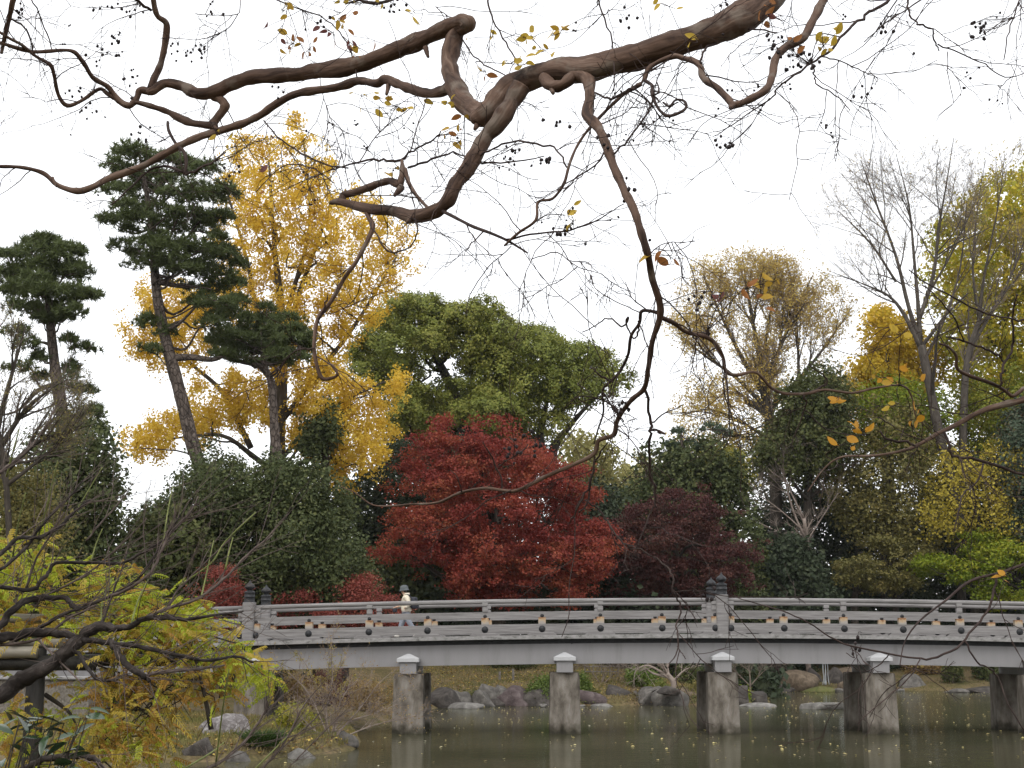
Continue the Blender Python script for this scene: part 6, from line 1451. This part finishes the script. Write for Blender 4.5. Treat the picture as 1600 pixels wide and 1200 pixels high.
for bi, br in enumerate(BR_):
    a = np.array(br, float)
    a[:, 2] *= np.where(a[:, 2] > 9, .94, np.where(a[:, 2] > 5.5, .86, .76))
    pts = mp(a[:, 0], a[:, 1])
    thin = a[:, 2].max() < 3
    dd = RNG.normal(size=len(a)) * (.10 if thin else .03); dd[0] = 0; dd[-1] *= .3
    if len(a) > 2: pts[:, 1] += 0; pts = P(a[:, 0], a[:, 1], Dm(a[:, 0], a[:, 1]) + np.convolve(dd, [.3, .4, .3], 'same'))
    rad = a[:, 2] * mpp(a[:, 1], Dm(a[:, 0], a[:, 1]))
    p_, r_ = catmull(pts, rad, sub=11 if a[:, 2].max() > 6 else (7 if a[:, 2].max() > 3.5 else 4))
    # kinks and knuckles of the pruned wood
    if not thin: r_ = r_ * (1 + .09 * np.sin(np.arange(len(r_)) * .45 + bi) * np.sin(np.arange(len(r_)) * .19 + bi * 2))
    else: p_ = p_ + RNG.normal(size=p_.shape) * np.minimum(r_[:, None] * .7, .004)
    mb = MB(); tube(mb, p_, r_, 16 if a[:, 2].max() > 10 else (10 if a[:, 2].max() > 3.5 else 6), knob=.055)
    if a[:, 2].max() > 3.5: roughen(mb, .016)
    mb.build("branch", M_CM if a[:, 2].max() >= 3.2 else M_CMT, myr, True)
    # where twigs may sprout
    L_ = np.linalg.norm(np.diff(p_, axis=0), axis=1).sum()
    segs = max(1, int(L_ / .35))
    cuts = np.linspace(0, len(p_) - 1, segs + 1).astype(int)
    for q in range(segs):
        if cuts[q + 1] - cuts[q] < 1: continue
        rr = r_[cuts[q]:cuts[q + 1] + 1]
        if rr.mean() > .013 and random.random() < .75: continue
        x_, y_ = resample(p_[cuts[q]:cuts[q + 1] + 1], np.minimum(rr, .006), 5)
        Pt.append(x_); Rt.append(y_)
# short stubs left by pruning
mb = MB()
for px, py, dx, dy, r in ((748, 190, -6, 12, 6), (862, 134, 2, 12, 6), (608, 128, -4, 20, 5), (665, 75, 4, 14, 5), (628, 292, -12, 14, 6), (720, 46, 10, -6, 9), (330, 196, 10, 6, 5), (645, 340, -10, 8, 5), (1145, 164, -4, 5, 5), (82, 278, 6, 14, 3), (1029, 674, 10, 4, 3)):
    a, e_ = mp(px, py), mp(px + dx, py + dy, -.03); s_ = float(mpp(py, 5.6))
    p_, q_ = catmull([a, (a + e_) / 2, e_], [r * s_, r * s_ * .8, r * s_ * .45], sub=3); tube(mb, p_, q_, 8, knob=.1)
mb.build("pruned_stub", M_CM, myr, True)["kind"] = "stuff"
Pt, Rt = np.array(Pt), np.array(Rt)
rg = np.random.default_rng(5)
T1 = sprout(Pt, Rt, 5, 0, 1, .32, 1.15, (0, 0, -.20), .30, 8, .5, .0019, .6, curl=(0, 0, -.02), rng=rg)
sel = rg.random(len(T1[0])) < .62
px, py = proj(T1[0][:, 0]); sel &= (rg.random(len(px)) < np.where(py > 640, .3, np.where(py > 430, .55, 1)))
T1 = (T1[0][sel], T1[1][sel])
T2 = sprout(T1[0], T1[1], 4, .2, 1, .15, .95, (0, 0, -.10), .26, 6, .6, .0014, .6, rng=rg)
sel = rg.random(len(T2[0])) < .88; T2 = (T2[0][sel], T2[1][sel])
T3 = sprout(T2[0], T2[1], 2, .3, 1, .065, .9, (0, 0, -.05), .2, 4, .7, .0011, .5, rng=rg)
mb = MB(); tubes(mb, *T1, 5); tubes(mb, *T2, 4); tubes(mb, *T3, 3)
# seed capsules in loose clusters at twig ends
caps = MB()
ends = T2[0][:, -1]; px, py = proj(ends)
pick = np.where((rg.random(len(ends)) < .10) & (py < 420))[0]
cv, ct = ICO_V, ICO_T
_b2 = bmesh.new(); bmesh.ops.create_icosphere(_b2, subdivisions=1, radius=1.0); cv = np.array([v.co[:] for v in _b2.verts]); ct = np.array([[v.index for v in f_.verts] for f_ in _b2.faces]); _b2.free()
clus = [(32, 20, 9), (172, 2, 9), (185, 60, 12), (155, 92, 8), (115, 136, 7), (140, 178, 8), (205, 130, 10), (310, 80, 14), (270, 75, 9), (220, 18, 6), (330, 20, 6), (222, 213, 8), (800, 236, 9), (845, 250, 7), (982, 30, 6), (1215, 70, 14), (1238, 90, 12), (1265, 95, 8), (1535, 45, 16), (1390, 32, 5), (1340, 145, 5), (1128, 225, 8), (885, 365, 8), (1100, 470, 10), (800, 700, 9), (835, 690, 8), (970, 640, 10), (1115, 940, 4), (870, 198, 5), (950, 208, 6), (980, 300, 5), (610, 4, 12), (500, 40, 8), (360, 262, 6), (440, 150, 6), (1335, 1015, 5)]
for x, y, n in clus:
    for q in range(n):
        c = mp(x + RNG.normal() * 10, y + RNG.normal() * 10, RNG.normal() * .04); r = RNG.uniform(.0052, .0085)
        caps.add(cv * r * np.array([1, 1, 1.15]) * (1 + .15 * RNG.normal(size=(len(cv), 1))) + c, None, ct)
        d_ = np.linalg.norm(Pt[:, 2] - c, axis=1); j = int(d_.argmin())
        if q % 3 == 0:
            a = Pt[j, 2]; k_ = min(1, .22 / (d_[j] + 1e-6)); a = c + (a - c) * k_
            p_, r_ = catmull([a, (a + c) / 2 + RNG.normal(size=3) * .012, c], [.0014, .001, .0008], sub=3); tube(mb, p_, r_, 4, cap=False)
        else:
            p_, r_ = catmull([c, c + np.array([RNG.normal() * .01, 0, .02]), c + np.array([RNG.normal() * .02, 0, RNG.uniform(-.02, .04)])], [.0008, .0009, .001], sub=2); tube(mb, p_, r_, 3, cap=False)
for j in pick:
    for q in range(rg.integers(1, 4)):
        c = ends[j] + rg.normal(size=3) * .012; r = rg.uniform(.0042, .0062)
        caps.add(cv * r * (1 + .15 * rg.normal(size=(len(cv), 1))) + c, None, ct)
# last leaves, each its own object
M_LF = []
for nm, c1, c2 in (("leaf_ochre", (.42, .25, .03), (.52, .34, .05)), ("leaf_gold", (.50, .33, .03), (.58, .42, .07)), ("leaf_russet", (.27, .10, .03), (.38, .17, .05)), ("leaf_maroon", (.12, .045, .04), (.19, .07, .06)), ("leaf_orange", (.48, .22, .02), (.56, .30, .03))):
    mm_ = noisy(nm, [(0.3, c1), (0.7, c2)], 40, 4, .55, .3)
    tr_ = mm_.node_tree; pb = tr_.nodes["Principled BSDF"]; tn = tr_.nodes.new("ShaderNodeBsdfTranslucent"); ms = tr_.nodes.new("ShaderNodeMixShader"); ms.inputs[0].default_value = .42
    tr_.links.new(pb.inputs["Base Color"].links[0].from_socket, tn.inputs[0]); tr_.links.new(pb.outputs[0], ms.inputs[1]); tr_.links.new(tn.outputs[0], ms.inputs[2]); tr_.links.new(ms.outputs[0], tr_.nodes["Material Output"].inputs[0])
    M_LF.append(mm_)
def leaf_shape(name, m_, wid, bend, cup):
    n = 9; t_ = np.linspace(0, 1, n); w = wid * np.sin(np.pi * t_ ** .85) ** .75; w[0] = .012; w[-1] = .01
    z = -bend * t_ ** 2
    V = []; Q = []
    for q in range(n):
        V += [(t_[q], -w[q], z[q] + cup * w[q]), (t_[q], 0, z[q]), (t_[q], w[q], z[q] + cup * w[q])]
    for q in range(n - 1):
        a = q * 3; Q += [(a, a + 1, a + 4, a + 3), (a + 1, a + 2, a + 5, a + 4)]
    sv, sq = boxg(-.12, 0.01, -.012, .012, -.012, .008)
    return MB().add(V, Q).add(sv, sq).mesh(name, m_, True)
LSH = [[leaf_shape("leaf", m_, w, b_, c_) for w, b_, c_ in ((.27, .12, .25), (.22, .3, .5), (.31, .05, .12))] for m_ in M_LF]
LC = [(440, 15, 4, 'og'), (458, 68, 9, 'orm'), (484, 75, 4, 'r'), (526, 34, 7, 'ro'), (520, 52, 4, 'rm'), (545, 78, 8, 'rmo'), (549, 5, 3, 'g'), (585, 7, 2, 'g'), (770, 58, 4, 'g'), (830, 60, 7, 'g'), (845, 78, 5, 'go'), (878, 46, 3, 'o'), (800, 99, 4, 'g'), (820, 101, 3, 'g'), (756, 113, 3, 'ro'), (565, 150, 4, 'g'), (592, 153, 4, 'go'), (620, 166, 5, 'go'), (678, 158, 2, 'g'), (706, 166, 4, 'go'), (716, 196, 6, 'ro'), (718, 221, 3, 'o'), (612, 276, 3, 'o'), (352, 214, 4, 'g'), (400, 221, 2, 'r'), (398, 300, 1, 'r'),
      (1205, 5, 2, 'r'), (1200, 22, 4, 'rm'), (1238, 62, 2, 'r'), (1247, 79, 1, 'r'), (1286, 70, 9, 'g'), (1309, 49, 1, 'g'), (1045, 398, 3, 'r'), (1022, 395, 2, 'o'), (890, 330, 3, 'g'), (895, 345, 3, 'go'), (1187, 444, 6, 'o'), (1168, 450, 4, 'r'), (1190, 470, 1, 'r'), (1128, 458, 3, 'm'), (1090, 66, 2, 'g'), (1045, 10, 4, 'g'), (1408, 522, 3, 'g'), (1375, 590, 2, 'o'), (1392, 596, 3, 'n'), (1407, 580, 2, 'n'), (1435, 592, 1, 'n'), (1310, 620, 3, 'n'), (1337, 670, 6, 'n'), (1316, 694, 4, 'n'), (1405, 630, 2, 'g'), (1437, 642, 3, 'n'), (1422, 655, 2, 'n'), (1575, 898, 2, 'n'), (1568, 906, 1, 'n'), (640, 20, 2, 'g'), (412, 44, 1, 'm'), (405, 265, 2, 'm'), (860, 55, 2, 'o')]
KEY = dict(o=0, g=1, r=2, m=3, n=4)
mbase = np.array(myr.location)
for x, y, n, ks in LC:
    cc = mp(x, y, -.06)
    d_ = np.linalg.norm(Pt[:, 2] - cc, axis=1); j = int(d_.argmin()); a = Pt[j, 2]
    if d_[j] > .03:
        p_, r_ = catmull([a, a * .5 + cc * .5 + RNG.normal(size=3) * .02, cc], [.002, .0016, .001], sub=4); tube(mb, p_, r_, 4, cap=False)
    for q in range(n):
        sp_ = 5 + 2.2 * n ** .7
        c = mp(x + RNG.normal() * sp_, y + RNG.normal() * sp_ * .7, -.06 + RNG.normal() * .03)
        p_, r_ = catmull([cc, (cc + c) / 2 + RNG.normal(size=3) * .006, c], [.0017, .0014, .001], sub=2); tube(mb, p_, r_, 3, cap=False)
        k_ = KEY[random.choice(ks)]
        put("leaf", random.choice(LSH[k_]), myr, c - mbase, (random.uniform(.6, 2.2) * random.choice((-1, 1)), random.uniform(-.9, .9), random.uniform(0, 6.28)), random.uniform(.028, .052))
mb.build("twig", M_CMT, myr)["kind"] = "stuff"
caps.build("seed_capsule", M_CAPS, myr, True)["kind"] = "stuff"

# ------------------------------------------------------------------ old plum reaching in at the lower left
M_PLUM = bark("plum_bark", [(0.3, (.012, .010, .009)), (0.5, (.034, .028, .025)), (0.75, (.10, .085, .077))], 22, .4, 1.0, .006)
M_PTW = noisy("plum_twig", [(0.3, (.05, .036, .030)), (0.7, (.15, .115, .10))], 10, 4, .75, .2)
M_PGR = noisy("plum_green_shoot", [(0.3, (.10, .12, .03)), (0.7, (.22, .24, .08))], 10, 4, .6, .2)
def Dp(px, py): return 7.2 + .5 * np.sin(px / 90 + py / 130) + .002 * px
def pp(px, py): return P(px, py, Dp(px, py))
PL = [
 [(-90, 1130, 20), (0, 1084, 16), (34, 1063, 15), (84, 1036, 13), (111, 1014, 12), (134, 990, 11), (158, 978, 9.5), (180, 982, 6), (202, 979, 5.5), (230, 966, 5), (262, 965, 4.5), (290, 968, 3.5), (330, 962, 2.5), (380, 955, 1.5)],
 [(-80, 1010, 10), (0, 997, 9), (51, 988, 8.5), (95, 990, 7), (135, 1000, 5), (186, 1006, 4.5), (236, 1014, 4), (280, 1024, 3.5), (321, 1032, 3), (371, 1026, 2.4), (395, 1036, 1.6)],
 [(-60, 1020, 8), (0, 977, 7), (20, 952, 6.5), (51, 936, 6), (101, 934, 5), (114, 948, 4.5), (128, 950, 3)],
 [(128, 948, 3), (160, 936, 3), (196, 922, 2.8), (236, 894, 2.5), (256, 850, 2.2), (272, 826, 2), (297, 800, 1.6), (310, 776, 1.2)],
 [(-60, 915, 5), (0, 918, 4), (54, 921, 4), (62, 908, 3.6), (76, 896, 3.5), (88, 880, 3.3), (142, 879, 3), (189, 880, 2.8), (216, 867, 2.5), (253, 846, 2), (280, 820, 1.6), (300, 800, 1.2)],
 [(-60, 890, 5), (0, 865, 4), (27, 841, 3.8), (61, 840, 3.4), (94, 822, 3), (118, 798, 2.6), (140, 782, 2)],
 [(-60, 910, 4), (0, 890, 3.2), (40, 856, 2.8), (70, 815, 2.4), (110, 775, 1.8), (130, 750, 1.3)],
 [(170, 1000, 6), (182, 1016, 6), (200, 1038, 6), (222, 1054, 6), (234, 1064, 4)],
 [(228, 1056, 3.5), (245, 1052, 3.2), (304, 1046, 2.8), (350, 1040, 1.6)],
 [(112, 1014, 4), (125, 1024, 3.8), (136, 1044, 3.4), (152, 1060, 3), (170, 1064, 2.2), (190, 1058, 1.5)],
 [(158, 976, 4), (165, 960, 2), (175, 930, 1.8), (190, 890, 1.4), (200, 860, 1)],
 [(232, 964, 3), (262, 950, 3), (304, 938, 2.8), (348, 906, 2.4), (375, 878, 2), (400, 855, 1.6), (425, 837, 1.1)],
 [(262, 950, 2), (280, 920, 1.8), (320, 880, 1.6), (360, 842, 1.2)],
 [(60, 982, 4), (100, 960, 3), (160, 938, 2.6), (214, 905, 2.4), (240, 870, 2), (262, 836, 1.6), (290, 792, 1.2)],
 [(0, 1008, 3), (60, 998, 2.6), (110, 965, 2.4), (150, 945, 2)],
 [(40, 920, 2.4), (58, 870, 2), (80, 835, 1.8), (100, 800, 1.4)], [(20, 950, 2), (60, 935, 2), (130, 900, 1.8), (180, 860, 1.4), (230, 810, 1)],
 [(134, 845, 1.6), (166, 808, 1.5), (200, 770, 1.2)], [(60, 1000, 2), (90, 1030, 2), (130, 1070, 1.6)],
 [(300, 1210, 3.2), (337, 1195, 3), (360, 1178, 2.8), (381, 1161, 2.5), (400, 1135, 2.2), (415, 1110, 1.6), (425, 1088, 1)], [(400, 1210, 2.4), (430, 1180, 2.2), (450, 1150, 2), (470, 1110, 1.6), (483, 1090, 1)], [(405, 1205, 1.6), (445, 1165, 1.4), (490, 1125, 1.2), (520, 1090, .9)],
 [(20, 1212, 6), (60, 1190, 6), (105, 1180, 6), (140, 1184, 5.5), (158, 1196, 4.5), (163, 1215, 4)],
 [(0, 740, 1.6), (30, 715, 1.8), (55, 690, 1.6), (80, 650, 1.3), (102, 612, .9)], [(-20, 760, 3), (0, 738, 2.2), (28, 716, 1.8)],
 [(440, 1210, 1.1), (468, 1182, 1.1), (500, 1150, 1), (540, 1110, .8)],
]
GS = [[(314, 935), (322, 900), (334, 844)], [(352, 890), (358, 862), (364, 840)], [(337, 1196), (345, 1130), (352, 1080), (358, 1046)], [(142, 878), (150, 850), (160, 826)], [(10, 745), (22, 700), (30, 670)], [(60, 838), (76, 780), (90, 720)], [(20, 870), (28, 820), (40, 770)], [(280, 915), (330, 880), (352, 846), (400, 800)], [(100, 830), (130, 780), (160, 730)], [(290, 1200), (330, 1176), (350, 1160)], [(205, 975), (215, 940), (232, 905)], [(175, 905), (160, 940), (158, 975)], [(395, 1205), (440, 1160), (470, 1130)], [(255, 850), (262, 800), (270, 760)]]
c = pp(-90, 1130)
plb = np.array([-3.6, 7.0, float(max(hterr(-3.6, 7.0), .1))])
plum = thing("plum_tree", "old bare plum with dark crooked branches and green shoots at the lower left", "tree", plb)
mb = MB()
p_, r_ = catmull([plb + (0, 0, -.2), plb + (.05, 0, .7), plb + (.25, .1, 1.3), plb + (.35, .1, 2.2), plb + (.5, .1, 3.2)], [.14, .12, .10, .08, .03], sub=5); tube(mb, p_, r_, 14, knob=.09)
for x, y, r in ((-90, 1130, 20), (-80, 1010, 10), (-60, 1020, 8), (-60, 915, 5), (-60, 890, 5), (-60, 910, 4), (-20, 760, 3)):
    e_ = pp(x, y); a = np.array([plb[0] + .2, plb[1] + .05, max(e_[2] - .35, plb[2] + .4)])
    p_, r_ = catmull([a, (a + e_) / 2 + (0, 0, .05), e_], [r * .0034, r * .0032, r * .0031], sub=5); tube(mb, p_, r_, 10, knob=.08)
e_ = pp(20, 1212); p_, r_ = catmull([plb + (.1, 0, .2), plb + (.5, 0, .5), e_], [.03, .025, .019], sub=5); tube(mb, p_, r_, 8, knob=.08)
for x, y in ((300, 1210), (400, 1210), (440, 1210)):
    e_ = pp(x, y); p_, r_ = catmull([plb + (.1, 0, .1), (plb + e_) / 2 + (0, 0, -.25), e_], [.02, .014, .008], sub=5); tube(mb, p_, r_, 8, knob=.06)
mb.build("trunk", M_PLUM, plum, True)
Pt, Rt = [], []
for a in PL:
    a = np.array(a, float); a[:, 2] *= .86
    p_, r_ = catmull(pp(a[:, 0], a[:, 1]), a[:, 2] * mpp(a[:, 1], Dp(a[:, 0], a[:, 1])), sub=5)
    p_ = p_ + RNG.normal(size=p_.shape) * np.minimum(r_[:, None] * .22, .006)
    mb = MB(); tube(mb, p_, r_, 12 if a[:, 2].max() > 7 else 7, knob=.09)
    mb.build("branch", M_PLUM if a[:, 2].max() > 3.3 else M_PTW, plum, True)
    for q in range(0, len(p_) - 5, 5):
        if r_[q] < .02:
            x_, y_ = resample(p_[q:q + 6], np.minimum(r_[q:q + 6], .006), 5); Pt.append(x_); Rt.append(y_)
for g in GS:
    a = np.array(g, float); p_, r_ = catmull(pp(a[:, 0], a[:, 1]), np.linspace(.0052, .003, len(a)), sub=4)
    mb = MB(); tube(mb, p_, r_, 6); mb.build("green_shoot", M_PGR, plum, True)
T1 = sprout(np.array(Pt), np.array(Rt), 4, 0, 1, .30, .75, (.1, 0, .18), .14, 6, .5, .0016, .6, rng=rg)
sel = rg.random(len(T1[0])) < .75; T1 = (T1[0][sel], T1[1][sel])
T2 = sprout(T1[0], T1[1], 2, .2, 1, .12, .8, (.05, 0, .1), .14, 4, .6, .0012, .6, rng=rg)
mb = MB(); tubes(mb, *T1, 4); tubes(mb, *T2, 3); mb.build("twig", M_PTW, plum)["kind"] = "stuff"

# ------------------------------------------------------------------ camellia in the bottom left corner
m_cam = noisy("camellia_leaf", [(0.3, (.018, .038, .016)), (0.7, (.04, .07, .03))], 20, 3, .22, .5)
cb = np.array([-2.35, 6.1, float(max(hterr(-2.35, 6.1), .1))])
camel = thing("camellia_bush", "dark glossy camellia leaves in the bottom left corner below the plum", "bush", cb)
CL = [leaf_shape("leaf", m_cam, w, b_, c_) for w, b_, c_ in ((.22, .12, .3), (.2, .25, .4), (.25, .06, .2))]
mb = MB()
for q in range(95):
    x, y = RNG.uniform(-60, 165), RNG.uniform(1105, 1230)
    if y < 1205 - .62 * (175 - x) and x > 0: continue
    if x > 95 and y < 1128 and RNG.random() < .5: continue
    c = P(x, y, 6.1 + RNG.normal() * .15)
    put("leaf", random.choice(CL), camel, c - cb, (random.gauss(0, .5), random.gauss(-.05, .45), random.uniform(0, 6.28)), random.uniform(.065, .10))
    if q % 3 == 0:
        p_, r_ = catmull([cb + (RNG.normal() * .1, 0, 0), (cb + c) / 2 + RNG.normal(size=3) * .06, c], [.010, .006, .002], sub=4); tube(mb, p_, r_, 6)
for x, y in ((140, 1108), (126, 1122), (100, 1130), (70, 1140), (115, 1150), (104, 1160), (135, 1118), (60, 1120), (30, 1125), (84, 1118), (45, 1150), (120, 1170)):
    c = P(x, y, 6.0); put("leaf", random.choice(CL), camel, c - cb, (random.gauss(0, .3), random.gauss(-.05, .3), random.uniform(-.6, .6) + random.choice((0, 3.14))), random.uniform(.08, .105))
    p_, r_ = catmull([cb, (cb + c) / 2 + RNG.normal(size=3) * .05, c], [.009, .006, .002], sub=4); tube(mb, p_, r_, 6)
mb.build("stem", M_BARK_DARK, camel, True)

# ------------------------------------------------------------------ damp autumn air
m = bpy.data.materials.new("damp_air"); m.use_nodes = True
t = m.node_tree; t.nodes.clear()
pv = t.nodes.new("ShaderNodeVolumePrincipled"); mo = t.nodes.new("ShaderNodeOutputMaterial")
pv.inputs["Color"].default_value = (.93, .95, .97, 1); pv.inputs["Density"].default_value = .0001; pv.inputs["Anisotropy"].default_value = .2
t.links.new(pv.outputs[0], mo.inputs["Volume"])
V, Q = boxg(-1000, 1000, -1560, 1700, -2.2, 48)
hz = MB().add(V, Q).build("haze", m)
tag(hz, kind="stuff")
